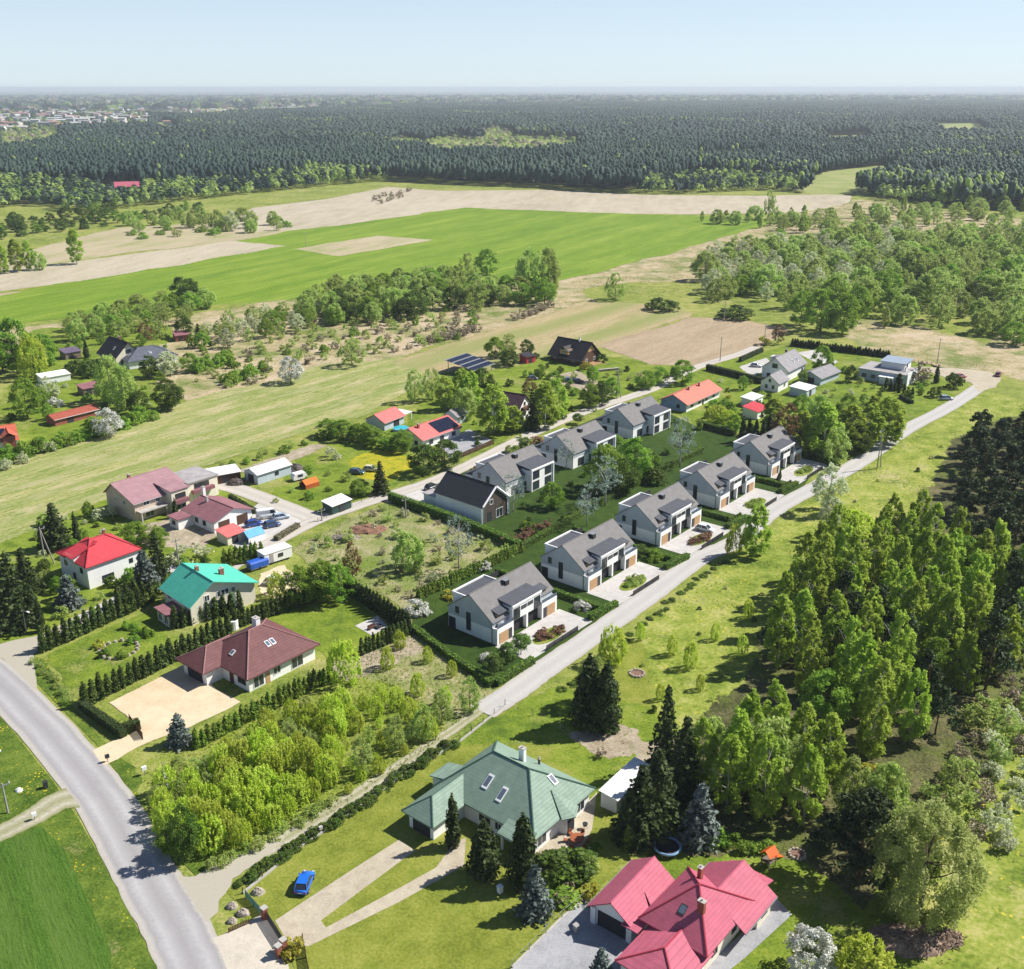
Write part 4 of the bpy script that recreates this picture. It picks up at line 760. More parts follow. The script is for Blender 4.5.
# two coral roofs by the gravel road
o = (-25.0, 277.4); root = empty('bungalow', o, D(51), 'coral-roofed bungalow with black solar panels on its roof', 'house')
gable_walls(root, 'u', .5, 16.2, .5, 10.5, 3.1, 5.3, WHITE); rf = gable_roof(root, 'u', .5, 16.2, .5, 10.5, 3.1, 5.3, R_CORAL, None, .5, .6, .18)
solar(rf, (7.6, .5, 3.12), (8.4,0,0), (0,4.5,1.98), 4, 3); chimney(rf, 3.2, 4.6, 4.7, 6.0, BRICK, .6)
for a in (3.0, 6.6): window(root, ('u', .5, -1), a, .8, 1.2, 1.3, FRAMED, 1)
for a in (4, 8.5, 13.5): window(root, ('v', .5, -1), a, .8, 1.6, 1.3, FRAMED, 1)
o = (-37.6, 294.4); root = empty('outbuilding', o, D(57), 'small coral-roofed outbuilding behind the solar bungalow', 'outbuilding')
gable_walls(root, 'u', .4, 9.6, .4, 7.4, 2.8, 4.6, PALEBLUE); gable_roof(root, 'u', .4, 9.6, .4, 7.4, 2.8, 4.6, R_CORAL, None, .4, .5, .16); door(root, ('v', .4, -1), 6, 2.6, 2.2, DARKGAP); boxpart(root, 'shelter', FRAMEW, (10.05, 1, 2.3, 14.5, 6, 2.45), (10.2, 1.1, 0, 10.4, 1.3, 2.3), (14.2, 1.1, 0, 14.4, 1.3, 2.3), (14.2, 5.7, 0, 14.4, 5.9, 2.3))
# sheds of the yard
def shed(name, label, loc, ang, L, Wd, z0, z1, wm, rm, dr=None):
    root = empty(name, loc, ang, label, 'shed'); walls(root, [(0,0),(Wd,0),(Wd,z1-.12),(0,z0-.12)], 'u', 0, L, wm)
    b = MB(); s = (z1-z0)/Wd; b.slab([(-.25,-.3,z0-.3*s),(L+.25,-.3,z0-.3*s),(L+.25,Wd+.3,z1+.3*s),(-.25,Wd+.3,z1+.3*s)], .12); b.build('roof', rm, root)
    if dr: door(root, ('v', 0, -1), dr, 1.6, 2.0, FRAMED)
    return root
o = (-65.0, 250.2); root = empty('shed', o, D(49), 'long white shed with white sheet roof in the yard', 'shed')
gable_walls(root, 'u', 0, 10.6, 0, 5.6, 2.8, 3.8, PALEBLUE); gable_roof(root, 'u', 0, 10.6, 0, 5.6, 2.8, 3.8, R_WHITE, None, .3, .3, .12); door(root, ('u', 0, -1), 2.8, 2.4, 2.2, DARKGAP); window(root, ('v', 0, -1), 6, 1, 1.2, 1, FRAMED, 1)
shed('shed', 'dark boarded shed with pale roof beside the long white shed', (-76.5, 249.6), D(30), 7.4, 5.2, 2.6, 2.9, WOODB, R_WHITE, 3.4)
shed('shed', 'small dark green shed with pale roof by the gravel road', (-42.6, 229.6), D(51), 6.0, 3.4, 2.4, 2.9, solid('dark_green_boards', (.03,.07,.06), .7), R_WHITE, 3)
shed('shed', 'orange-roofed little shed before the garage doors', (-63.0, 212.0), D(50), 4.6, 4.0, 2.2, 2.8, CREAM, R_CORAL, 2)
shed('shed', 'long white-roofed garden hut behind the dark spruces', (14.6, 120.4), D(53), 9.4, 2.6, 2.5, 2.8, FRAMEW, R_WHITE, 4)
shed('shed', 'red shed beside the dark timber cottage garden', G(526.5, 364), D(40), 4.4, 4.0, 2.6, 3.2, R_RED, R_BLACKWOOD, 2)
shed('shed', 'pink-red roofed shed among the garden trees', G(757, 420), D(50), 7, 5, 2.6, 3.4, WHITE, R_RED, 3)
shed('shed', 'white-roofed lean-to behind the pink-red shed', G(752, 408), D(50), 7, 4, 2.6, 3.0, WHITE, R_WHITE, 3)
shed('shed', 'pale blue shed with white roof by the garden birches', G(806, 398), D(50), 7, 6, 2.6, 3.0, PALEBLUE, R_WHITE, 3)
# far left gardens
o = (-137.0, 299.5); root = empty('shed', o, D(52), 'long low shed with brick-red roof behind the white blossoming tree', 'shed')
gable_walls(root, 'u', 0, 14.5, 0, 5, 2.3, 3.2, BRICK); gable_roof(root, 'u', 0, 14.5, 0, 5, 2.3, 3.2, solid('roof_brick_red', (.34,.085,.055), .7, .1, .8, lines=(2,.3,.3)), None, .4, .5, .14); door(root, ('v', 0, -1), 5, 2, 1.9, DARKGAP)
o = (-143.6, 369.5); root = empty('house', o, D(-45), 'dark-roofed house with cream gable at the garden edge', 'house')
gable_walls(root, 'u', -14, -.4, .4, 10.6, 3.8, 8.6, CREAM); rf = gable_roof(root, 'u', -14, -.4, .4, 10.6, 3.8, 8.6, R_BLACKWOOD, None, .8, .8, .2); window(root, ('u', -.4, 1), 5.5, 4.4, 2, 1.5, FRAMED, 1); window(root, ('u', -.4, 1), 3, .8, 1.6, 1.4, FRAMED, 1); window(root, ('u', -.4, 1), 8, .8, 1.6, 1.4, FRAMED, 1); chimney(rf, -8, 6.2, 7.7, 9.4, BRICK, .6); skylight(rf, (-6, 2.2, 5.4), (.8,0,0), (0,1.1,1.05))
o = (-138.0, 366.5); root = empty('bungalow', o, D(38), 'slate-blue hip-roof bungalow beside the cream-gabled house', 'house')
boxpart(root, 'wall', WHITE, (.5,.5,0,18,13,2.8)); rf = hip_roof(root, .5, 18, .5, 13, 2.9, 6.2, 6.5, 12, 6.7, R_SLATE); skylight(rf, (2.2,5.2,4.0), (.9,0,.47), (0,1,0)); skylight(rf, (9,2.6,4.3), (.9,0,0), (0,1,.48)); window(root, ('v', .5, -1), 5, .8, 1.8, 1.4, FRAMED, 1); window(root, ('v', .5, -1), 12, .8, 1.8, 1.4, FRAMED, 1)
o = (-138.5, 279.0); root = empty('house', o, D(30), 'brick-orange roofed house with solar panels at the edge of the gardens', 'house')
gable_walls(root, 'u', -20, -.5, .4, 11, 3.0, 5.8, WHITE); rf = gable_roof(root, 'u', -20, -.5, .4, 11, 3.0, 5.8, solid('roof_brick_orange', (.50,.12,.07), .65, .1, .8, lines=(2,.3,.25)), None, .6, .6, .18); solar(rf, (-9.5,1.2,3.5), (6.5,0,0), (0,3.2,1.69), 4, 2); dm = boxpart(root, 'dormer', BRICK, (-4.0,-.6,0,-.9,4,4.2)); gable_roof(dm, 'v', -.6, 4.4, -4.2, -.7, 4.2, 5.3, MATS['roof_brick_orange'], None, .4, .3, .12)
o = (-156.0, 304.5); root = empty('house', o, D(30), 'white house with dull brown-grey roof behind the orange-roofed house', 'house')
gable_walls(root, 'u', -12, 0, 0, 9, 5.0, 7.6, WHITE); gable_roof(root, 'u', -12, 0, 0, 9, 5.0, 7.6, solid('roof_dull_brown', (.15,.115,.10), .75, .12), None, .5, .5, .18)
for a in (-9, -5.5, -2): window(root, ('v', 0, -1), a, 2.8, 1.2, 1.3, FRAMED, 1)
shed('greenhouse', 'long white greenhouse tunnel by the dark garden hedge', (-160.5, 346.5), D(42), 9.5, 5, 2.4, 2.9, FRAMEW, R_WHITE)
shed('shed', 'small maroon-roofed shed in the garden with fruit trees', G(84, 396), D(45), 6, 4.5, 2.4, 3.0, WOODG, R_MAROON, 2)
shed('shed', 'small purple-roofed shed by the greenhouse tunnel', G(66, 360), D(45), 6, 5, 2.6, 3.3, WOODG, solid('roof_dull_purple', (.13,.10,.16), .7), 2)
shed('shed', 'red garden shed beyond the slate-blue bungalow', G(176, 342), D(30), 6, 4.5, 2.6, 3.4, BRICK, R_MAROON, 2)
o = G(116, 192); root = empty('house', o, D(20), 'house with bright pink-red roof alone at the forest edge', 'house')
gable_walls(root, 'u', 0, 22, 0, 14, 5, 9, WHITE); gable_roof(root, 'u', 0, 22, 0, 14, 5, 9, R_CRIM, None, 1, 1, .25); boxpart(root, 'annex', WHITE, (-12,2,0,-1.05,12,4)); boxpart(root, 'annex_roof', R_GREY, (-12.5,1.5,4.01,-1.04,12.5,4.4))
# ---------------------------------------------------------------- foliage meshes
def leafcloud(blobs, n, size, seed, jit=.6, elong=1.3, shell=(.62, 1.06), hang=0.0, low=.45):
    """n small leaf faces spread over the outside of overlapping clumps"""
    r = np.random.default_rng(seed); B = np.array(blobs, float); wt = (B[:,3]*B[:,5])**.9; k = r.choice(len(B), n, p=wt/wt.sum())
    d = r.normal(size=(n, 3)); d /= np.linalg.norm(d, axis=1)[:,None]; dn = d[:,2] < -low; d[dn,2] *= -1
    p = B[k,:3]+d*B[k,3:6]*r.uniform(shell[0], shell[1], n)[:,None]
    nn = d+r.normal(size=(n, 3))*jit; nn /= np.linalg.norm(nn, axis=1)[:,None]
    t = r.normal(size=(n, 3)); t[:,2] -= hang*2; t -= nn*(t*nn).sum(1)[:,None]; t /= np.linalg.norm(t, axis=1)[:,None]; b = np.cross(nn, t)
    s = size*r.uniform(.6, 1.35, n)[:,None]; a = t*s*elong*.5; c = b*s*.5
    return np.stack([p-a-c*.5, p+c-a*.1, p+a+c*.2, p-c*.9+a*.15], 1).reshape(-1, 3)
def envelope(H, Wd, z0, n, seed, prof, rb=(.13, .22), rz=1.3, fill=.35):
    r = random.Random(seed); out = []
    for i in range(n):
        t = r.random(); R = prof(t)*Wd/2; a = r.uniform(0, 2*PI); q = R*(1-fill*r.random()**1.5)*.85; b = r.uniform(*rb)*Wd*(.6+.4*prof(t))
        out.append((q*math.cos(a), q*math.sin(a), z0+(H-z0)*t*.96, b, b, b*rz*r.uniform(.8, 1.25)))
    return out
def trunkmesh(name, H, r0, seed, mat_, limbs=6, spread=.3, lean=.04, top=.85, z1=.3):
    r = random.Random(seed); b = MB(); n = 5; pts = [(r.uniform(-lean, lean)*H*i/n*.5, r.uniform(-lean, lean)*H*i/n*.5, H*top*i/n-.15) for i in range(n+1)]
    b.tube(pts, [r0*(1-.85*i/n) for i in range(n+1)], 6)
    for i in range(limbs):
        t = r.uniform(z1, .85); z = H*top*t; a = r.uniform(0, 2*PI); l = H*spread*r.uniform(.6, 1.1)*(1.1-t*.6); x0 = pts[int(t*n)]
        q = (x0[0], x0[1], z); m = (q[0]+math.cos(a)*l*.5, q[1]+math.sin(a)*l*.5, z+l*.3); e = (q[0]+math.cos(a)*l, q[1]+math.sin(a)*l, z+l*.75)
        b.tube([q, m, e], [r0*.4*(1-t*.5), r0*.25, r0*.07], 5, cap=False)
    return b.mesh(name, mat_, True)
L_BIRCH = leafmat('leaf_birch', (.34,.45,.045), (.49,.58,.10), 0.56, .25)
L_GREEN = leafmat('leaf_green', (.20,.33,.035), (.33,.46,.065), 0.52, .3)
L_DEEP = leafmat('leaf_deep_green', (.085,.14,.02), (.14,.20,.03), 0.4, .4)
L_OLIVE = leafmat('leaf_olive', (.35,.44,.10), (.47,.54,.17), 0.55, .3)
L_WILLOW = leafmat('leaf_willow', (.36,.48,.10), (.52,.60,.19), 0.55, .25)
L_PALE = leafmat('leaf_pale_silver', (.50,.54,.30), (.62,.64,.44), 0.45, .3)
L_LIME = leafmat('leaf_lime', (.50,.60,.055), (.62,.68,.12), 0.6, .3)
L_YELLOW = leafmat('leaf_yellow', (.36,.33,.03), (.45,.42,.06), .35, .4)
L_PINE = leafmat('needles_pine', (.034,.058,.018), (.06,.09,.026), 0.15, .5)
L_SPRUCE = leafmat('needles_spruce', (.042,.062,.018), (.075,.10,.026), 0.15, .6)
L_BLUESP = leafmat('needles_blue_spruce', (.10,.13,.115), (.18,.22,.19), 0.1, .6)
L_THUJA = leafmat('needles_thuja', (.045,.075,.014), (.09,.125,.022), 0.15, .8)
L_THUJAD = leafmat('needles_yew', (.032,.052,.014), (.06,.085,.02), 0.12, .8)
L_THUJAY = leafmat('needles_thuja_bright', (0.14,0.21,0.0252), (0.224,0.301,0.042), 0.25, .8)
L_HEDGE = leafmat('leaf_hedge', (.13,.235,.025), (.24,.36,.045), 0.4, 1.0)
L_WHITE = leafmat('blossom_white', (.50,.51,.44), (.68,.68,.62), 0.3, .6, .15)
L_RUST = leafmat('leaf_rusty', (.20,.10,.05), (.26,.17,.07), .3, .4)
L_BROWN = leafmat('leaf_dry_brown', (.28,.23,.15), (.38,.32,.23), 0.2, .5)
L_PINKF = leafmat('flower_pink', (.24,.12,.09), (.33,.20,.12), 0.3, .8)
L_GHOST = leafmat('leaf_grey_sparse', (0.224,0.308,0.238), (0.35,0.434,0.35), 0.4, .5)
KINDS = {}
def kind(name, H, Wd, variants):
    """variants: list of (trunk mesh or None, crown mesh)"""
    KINDS[name] = (H, Wd, variants)
sn = lambda e, k=.75: (lambda t: max(0.03, math.sin(PI*min(1, t**k)))**e)
def mk_broad(name, lm, bark, H=10, Wd=8, z0=.22, n=2600, size=.42, nb=34, prof=sn(.55), rb=(.13,.22), rz=1.0, hang=0, nv=3, r0=.2, jit=.6, limbs=7, shell=(.62,1.06), seed=0, elong=1.3):
    vs = []
    for v in range(nv):
        bl = envelope(H, Wd, H*z0, nb, seed+v*17+len(name), prof, rb, rz)
        cm = np_mesh(name+'_crown', leafcloud(bl, n, size, seed+v+len(name)*3, jit, elong, shell, hang), 4, lm)
        vs.append((trunkmesh(name+'_trunk', H, r0, v+seed, bark, limbs), cm))
    kind(name, H, Wd, vs)
mk_broad('birch', L_BIRCH, BIRCHBARK, 14, 5.2, .06, 7000, .27, 95, lambda t: max(.12, math.sin(PI*min(1, .06+.94*t)**.82))**.55, (.08,.14), 1.7, .5, 4, .16, jit=.95, seed=3, elong=1.7, shell=(.3,1.08))
mk_broad('broad', L_GREEN, BARK, 10, 8.4, .08, 6400, .28, 80, seed=5, rb=(.07,.14), jit=.9, shell=(.4,1.08))
mk_broad('deep', L_DEEP, BARK, 10, 8.4, .1, 5600, .3, 70, seed=9, rb=(.08,.15), jit=.9, shell=(.4,1.08))
L_BIGW = leafmat('leaf_big_willow', (.36,.41,.11), (.50,.52,.20), .52, .2)
mk_broad('bigwillow', L_BIGW, BARK, 16, 14, .03, 26000, .21, 190, sn(.5, .8), (.045,.09), 1.8, .8, 1, .35, jit=1.0, seed=112, elong=2.0, shell=(.3,1.1))
mk_broad('willow', L_WILLOW, BARK, 11, 9.5, .02, 7000, .27, 100, sn(.5, .8), (.055,.11), 1.8, .8, 3, .25, jit=1.0, seed=12, elong=2.0, shell=(.3,1.1))
mk_broad('olive', L_OLIVE, BARK, 9, 7.5, .04, 4200, .24, 80, sn(.5, .8), (.05,.11), 1.5, .1, 3, .16, jit=1.1, limbs=16, seed=14, shell=(.1,1.1))
mk_broad('pale', L_PALE, BARK, 9, 6.5, .08, 3800, .26, 70, sn(.6), (.07,.13), 1.5, .1, 2, .15, jit=1.0, seed=16, shell=(.2,1.08))
mk_broad('blossom', L_WHITE, BARK, 6, 5.8, .1, 4200, .22, 60, sn(.5), (.08,.15), 1.0, 0, 2, .14, jit=.8, seed=18)
mk_broad('rust', L_RUST, BARK, 10, 6, .1, 2800, .26, 70, sn(.6), (.06,.12), 1.6, .2, 1, .15, jit=1.1, seed=19, shell=(.2,1.1))
mk_broad('lime', L_LIME, solid('bark_olive', (.16,.16,.06), .9, .2, 3), 5, 4.3, .0, 3000, .15, 190, sn(.4, .7), (.022,.045), 6.0, -1.2, 4, .03, jit=1.2, limbs=16, seed=21, shell=(.0,1.1), elong=2.2)
mk_broad('ghost', L_GHOST, solid('bark_pale_grey', (.36,.36,.34), .9, .2, 3), 11, 7, .28, 1100, .22, 60, sn(.5, .8), (.06,.12), 1.3, .2, 3, .17, jit=1.2, limbs=26, seed=24, shell=(.1,1.1))
mk_broad('bush', L_GREEN, BARK, 2.4, 3.2, .0, 700, .30, 16, sn(.35, .6), (.16,.26), .8, 0, 3, .05, seed=27)
mk_broad('oliveb', L_OLIVE, BARK, 2.6, 3.4, .0, 520, .28, 16, sn(.35, .6), (.15,.25), .9, -.2, 3, .05, jit=1, seed=28, shell=(.3,1.1))
mk_broad('deepb', L_DEEP, BARK, 2.4, 3.0, .0, 700, .28, 16, sn(.35, .6), (.16,.26), .8, 0, 2, .05, seed=29)
mk_broad('brownb', L_BROWN, BARK, 2.4, 3.0, .0, 420, .26, 16, sn(.35, .6), (.15,.25), .9, -.2, 2, .05, jit=1.1, seed=30, shell=(.2,1.1))
mk_broad('yellowb', L_YELLOW, BARK, 1.6, 2.2, .0, 420, .24, 12, sn(.35, .6), (.16,.26), .8, 0, 1, .04, seed=31)
mk_broad('whiteb', L_WHITE, BARK, 2.0, 3.2, .0, 800, .26, 16, sn(.35, .6), (.16,.26), .75, 0, 1, .04, seed=32)
mk_broad('pinkb', L_PINKF, BARK, 1.8, 2.0, .0, 420, .22, 12, sn(.35, .6), (.16,.26), .9, 0, 2, .04, seed=33)
L_BALL = leafmat('leaf_clipped_ball', (.12,.19,.035), (.18,.26,.05), 0.35, .5)
mk_broad('ball', L_BALL, BARK, 4.0, 3.4, .34, 4200, .16, 30, lambda t: max(.05, 1-(2*t-1)**2)**.5, (.16,.22), .9, 0, 2, .09, seed=35, jit=.45, limbs=3)
mk_broad('paleb', L_PALE, BARK, 2.2, 3.0, .0, 460, .26, 14, sn(.35, .6), (.15,.25), .9, -.2, 2, .05, jit=1, seed=36, shell=(.3,1.1))
def mk_pine(name, H=14, Wd=7, nv=3, seed=40, nb=26, n=2600):
    vs = []
    for v in range(nv):
        r = random.Random(seed+v); bl = []
        for i in range(nb):
            t = r.uniform(.0, 1); R = (1-.75*t**1.6)*Wd/2; a = r.uniform(0, 6.28); q = R*r.uniform(.35, .95); s_ = r.uniform(.7, 1.35)*(1.15-.5*t)
            bl.append((q*math.cos(a), q*math.sin(a), H*(.32+.66*t), s_*1.2, s_*1.2, s_*.7))
        vs.append((trunkmesh(name+'_trunk', H, .22, v+seed, solid('bark_pine', (.15,.085,.05), .95, .25, 3), 8, .22), np_mesh(name+'_crown', leafcloud(bl, n, .40, seed+v, .8, 1.4, (.4,1.1), 0, .6), 4, L_PINE)))
    kind(name, H, Wd, vs)
mk_pine('pine')
mk_pine('bigpine', 13, 13, 1, 44, 70, 8000)
def mk_spruce(name, lm, H=12, Wd=5.4, nv=2, seed=50, n=2600, full=.85):
    vs = []
    for v in range(nv):
        r = random.Random(seed+v); bl = []; nw = 15
        for i in range(nw):
            t = (i+.3)/nw; R = Wd/2*(1-t)**full+.12; k = max(4, int(9*(1-t)+3)); a0 = r.uniform(0, 6.28)
            for j in range(k):
                a = a0+2*PI*j/k+r.uniform(-.25, .25); q = R*r.uniform(.75, 1.1); zz = H*(.05+.93*t)
                for f in (.35, .72, 1.0): bl.append((q*f*math.cos(a), q*f*math.sin(a), zz-q*f*.22, .28+.16*R*(1.2-f), .28+.16*R*(1.2-f), .22+.05*R))
        bl.append((0, 0, H*.97, .14, .14, .5))
        vs.append((trunkmesh(name+'_trunk', H, .18, v, BARK, 0), np_mesh(name+'_crown', leafcloud(bl, n, .36, seed+v, .6, 1.6, (.4,1.1), .2, .7), 4, lm)))
    kind(name, H, Wd, vs)
mk_spruce('spruce', L_SPRUCE); mk_spruce('bluespruce', L_BLUESP, 8, 4.6, 1, 60, 2200, .8)
def mk_cone(name, lm, H=3.6, Wd=1.15, nv=3, seed=70, n=520, size=.2, p=.5, base=.05):
    vs = []
    for v in range(nv):
        r = random.Random(seed+v); bl = []
        for i in range(16):
            t = i/15; R = Wd/2*max(.06, (1-t)**p)*min(1, .72+t*3)
            for j in range(4):
                a = r.uniform(0, 6.28); bl.append((R*.38*math.cos(a), R*.38*math.sin(a), H*(base+.93*t*(1-base)), R*.62, R*.62, H*.075))
        vs.append((None, np_mesh(name+'_foliage', leafcloud(bl, n, size, seed+v, .45, 2.0, (.8,1.08), -.8, .8), 4, lm)))
    kind(name, H, Wd, vs)
mk_cone('thuja', L_THUJA, 3.8, 1.5, 3, 70, 800, .2, .4); mk_cone('thujay', L_THUJAY, 3, 1.2, 2, 80); mk_cone('yew', L_THUJAD, 12, 5, 2, 90, 2600, .38, .45); mk_cone('column', L_THUJAD, 7, 2.4, 2, 95, 1100, .28, .5)
mk_cone('roundthuja', L_THUJAY, 2.4, 1.5, 2, 99, 800, .17, .3)
NAME = {'birch':'birch_tree','broad':'leafy_tree','deep':'dark_leafy_tree','willow':'willow_tree','bigwillow':'willow_tree','bigpine':'pine_tree','olive':'budding_tree','pale':'silvery_tree','blossom':'blossoming_tree','rust':'copper_tree','lime':'sapling','ghost':'bare_tree',
 'bush':'shrub','oliveb':'budding_shrub','deepb':'dark_shrub','brownb':'dry_shrub','yellowb':'yellow_shrub','whiteb':'white_shrub','pinkb':'flowering_shrub','ball':'ball_tree','paleb':'pale_shrub','pine':'pine_tree','spruce':'spruce_tree','bluespruce':'blue_spruce_tree',
 'thuja':'thuja','thujay':'thuja','yew':'yew_tree','column':'columnar_conifer','roundthuja':'thuja'}
NOPART = {'bush','oliveb','deepb','brownb','yellowb','whiteb','pinkb','paleb','thuja','thujay','column','roundthuja'}
COMBO = {}
def combo(k, vi):
    """trunk and crown in one mesh, for plants too far off to show a trunk"""
    if (k, vi) not in COMBO:
        t, c = KINDS[k][2][vi]
        if t is None or k in NOPART: COMBO[(k, vi)] = c
        else:
            nv_, nt_ = len(c.vertices), len(t.vertices); cv = np.empty(nv_*3, np.float32); c.vertices.foreach_get('co', cv); tv = np.empty(nt_*3, np.float32); t.vertices.foreach_get('co', tv)
            me = bpy.data.meshes.new(k+'_tree'); fs = [tuple(range(i*4, i*4+4)) for i in range(nv_//4)]+[tuple(nv_+j for j in p.vertices) for p in t.polygons]
            me.from_pydata(np.concatenate([cv, tv]).reshape(-1, 3).tolist(), [], fs); me.materials.append(c.materials[0]); me.materials.append(t.materials[0])
            me.polygons.foreach_set('material_index', [0]*(nv_//4)+[1]*len(t.polygons)); COMBO[(k, vi)] = me
    return COMBO[(k, vi)]
VR = random.Random(4242); CATS = lambda k: 'shrub' if k.endswith('b') and k != 'lime' else ('hedge plant' if 'thuja' in k else 'tree')
def plant(k, x, y, h=None, w_=None, label=None, group=None, z=0.0):
    H, Wd, vs = KINDS[k]; h = h or H; w_ = w_ or Wd*h/H; vi = VR.randrange(len(vs)); t, c = vs[vi]; sc = (w_/Wd, w_/Wd*VR.uniform(.92, 1.08), h/H); rot = VR.uniform(0, 6.28)
    far = math.hypot(x, y) > 300
    if t is None or far or k in NOPART:
        o = bpy.data.objects.new(NAME[k], combo(k, vi)); COL.objects.link(o); o.location = (x, y, z); o.rotation_euler = (0, 0, rot); o.scale = sc; return tag(o, label, CATS(k), group)
    root = empty(NAME[k], (x, y, z), rot, label, CATS(k), group); root.scale = sc
    for nm, me in (('trunk', t), ('crown', c)): o = bpy.data.objects.new(nm, me); COL.objects.link(o); o.parent = root
    return root
bpy.context.view_layer.update(); FOOT = []
for o_ in list(SC.objects):
    if o_.type == 'EMPTY' and o_.parent is None and o_.get('category') in ('house','garage','shed','carport','outbuilding'):
        c_ = [o_.matrix_world.inverted() @ (m_.matrix_world @ Vector(v_)) for m_ in o_.children_recursive if m_.type == 'MESH' for v_ in m_.bound_box]
        FOOT.append((o_.matrix_world.inverted(), min(c.x for c in c_), max(c.x for c in c_), min(c.y for c in c_), max(c.y for c in c_)))
def blocked(x, y, pad=1.5):
    for mi_, x0, x1, y0, y1 in FOOT:
        q = mi_ @ Vector((x, y, 0))
        if x0-pad < q.x < x1+pad and y0-pad < q.y < y1+pad: return True
    return False
def scatter(P, gap, kinds, hr, label, group, seed, lim=400, keep=0, wr=None, avoid=()):
    """plants spread over the ground inside outline P (picture places) at least gap metres apart; kinds: [(kind, share)]"""
    r = random.Random(seed); Q = W(P); x0, x1 = min(q[0] for q in Q), max(q[0] for q in Q); y0, y1 = min(q[1] for q in Q), max(q[1] for q in Q); pts = []
    for _ in range(lim*40):
        x, y = r.uniform(x0, x1), r.uniform(y0, y1)
        if not inside(x, y, Q) or blocked(x, y) or any((x-a)**2+(y-b)**2 < gap*gap for a, b in pts) or any((x-a)**2+(y-b)**2 < c*c for a, b, c in avoid): continue
        pts.append((x, y))
        if len(pts) >= lim: break
    ks = [k for k, s_ in kinds]; ws = [s_ for k, s_ in kinds]; out = []
    for x, y in pts:
        k = r.choices(ks, ws)[0]; h = r.uniform(*(hr[k] if isinstance(hr, dict) else hr)); lb = label[k] if isinstance(label, dict) else label
        out.append(plant(k, x, y, h, None if not wr else KINDS[k][1]*h/KINDS[k][0]*r.uniform(*wr), lb, (group[k] if isinstance(group, dict) else group)))
    return pts
def row(a, b, n, k, hr, label, group, w_=None, jit=.12):
    A, B = G(*a), G(*b)
    for i in range(n):
        t = i/max(1, n-1); h = VR.uniform(*hr); plant(k, A[0]+(B[0]-A[0])*t+VR.uniform(-jit, jit), A[1]+(B[1]-A[1])*t+VR.uniform(-jit, jit), h, (w_ or KINDS[k][1]*h/KINDS[k][0])*VR.uniform(.9, 1.1), label, group)
def at(k, px, py, h, w_, label, group=None): x, y = G(px, py); return plant(k, x, y, h, w_, label, group)
def hedge(pts, wd, h, label, group=None, lm=None, world=False, dens=26, size=.2):
    """a clipped hedge along a line: leaf faces over a dark core"""
    lm = lm or L_HEDGE; P = pts if world else W(pts); core = MB(); V4 = []; r = np.random.default_rng(int(abs(P[0][0]*7+P[0][1]*13))+5)
    for a, b in zip(P[:-1], P[1:]):
        l = math.hypot(b[0]-a[0], b[1]-a[1]); d = np.array([(b[0]-a[0])/l, (b[1]-a[1])/l, 0]); nrm = np.array([-d[1], d[0], 0]); core.obox(a, b, wd*.8, 0, h*.92)
        for face, area in (('t', l*wd), ('l', l*h), ('r', l*h), ('e', wd*h), ('s', wd*h)):
            n = max(3, int(area*dens)); u = r.uniform(0, l, n); q = r.uniform(0, 1, n); j = r.normal(0, .05, n); o = np.array([a[0], a[1], 0])
            if face == 't': p = o+d*u[:,None]+nrm*((q-.5)*wd)[:,None]+np.array([0,0,1])*(h+j)[:,None]; nn = np.tile([0,0,1.0], (n,1))
            elif face in 'lr': s_ = 1 if face == 'l' else -1; p = o+d*u[:,None]+nrm*(s_*wd/2+j)[:,None]+np.array([0,0,1])*(q*h)[:,None]; nn = np.tile(nrm*s_, (n,1))
            else: e_ = l if face == 'e' else 0; p = o+d*(e_+j)[:,None]+nrm*((q-.5)*wd)[:,None]+np.array([0,0,1])*(r.uniform(0, h, n))[:,None]; nn = np.tile(d*(1 if e_ else -1), (n,1))
            nn = nn+r.normal(size=(n,3))*.5; nn /= np.linalg.norm(nn, axis=1)[:,None]; t = r.normal(size=(n,3)); t -= nn*(t*nn).sum(1)[:,None]; t /= np.linalg.norm(t, axis=1)[:,None]; bb = np.cross(nn, t); s2 = size*r.uniform(.6, 1.4, n)[:,None]
            V4.append(np.stack([p-t*s2*.6-bb*s2*.3, p+bb*s2*.5, p+t*s2*.6, p-bb*s2*.5], 1).reshape(-1, 3))
    vv = np.concatenate(V4); b = MB(); me = bpy.data.meshes.new('hedge'); nf = len(vv)//4; nv_ = len(vv)
    me.from_pydata(vv.tolist()+core.v, [], [tuple(range(i*4, i*4+4)) for i in range(nf)]+[tuple(nv_+j for j in f) for f in core.f]); me.materials.append(lm); me.materials.append(HCORE); me.polygons.foreach_set('material_index', [0]*nf+[1]*len(core.f))
    o = bpy.data.objects.new('hedge', me); COL.objects.link(o); return tag(o, label, 'hedge', group)
HCORE = solid('hedge_twigs', (.03,.05,.012), .95, .2, 2)
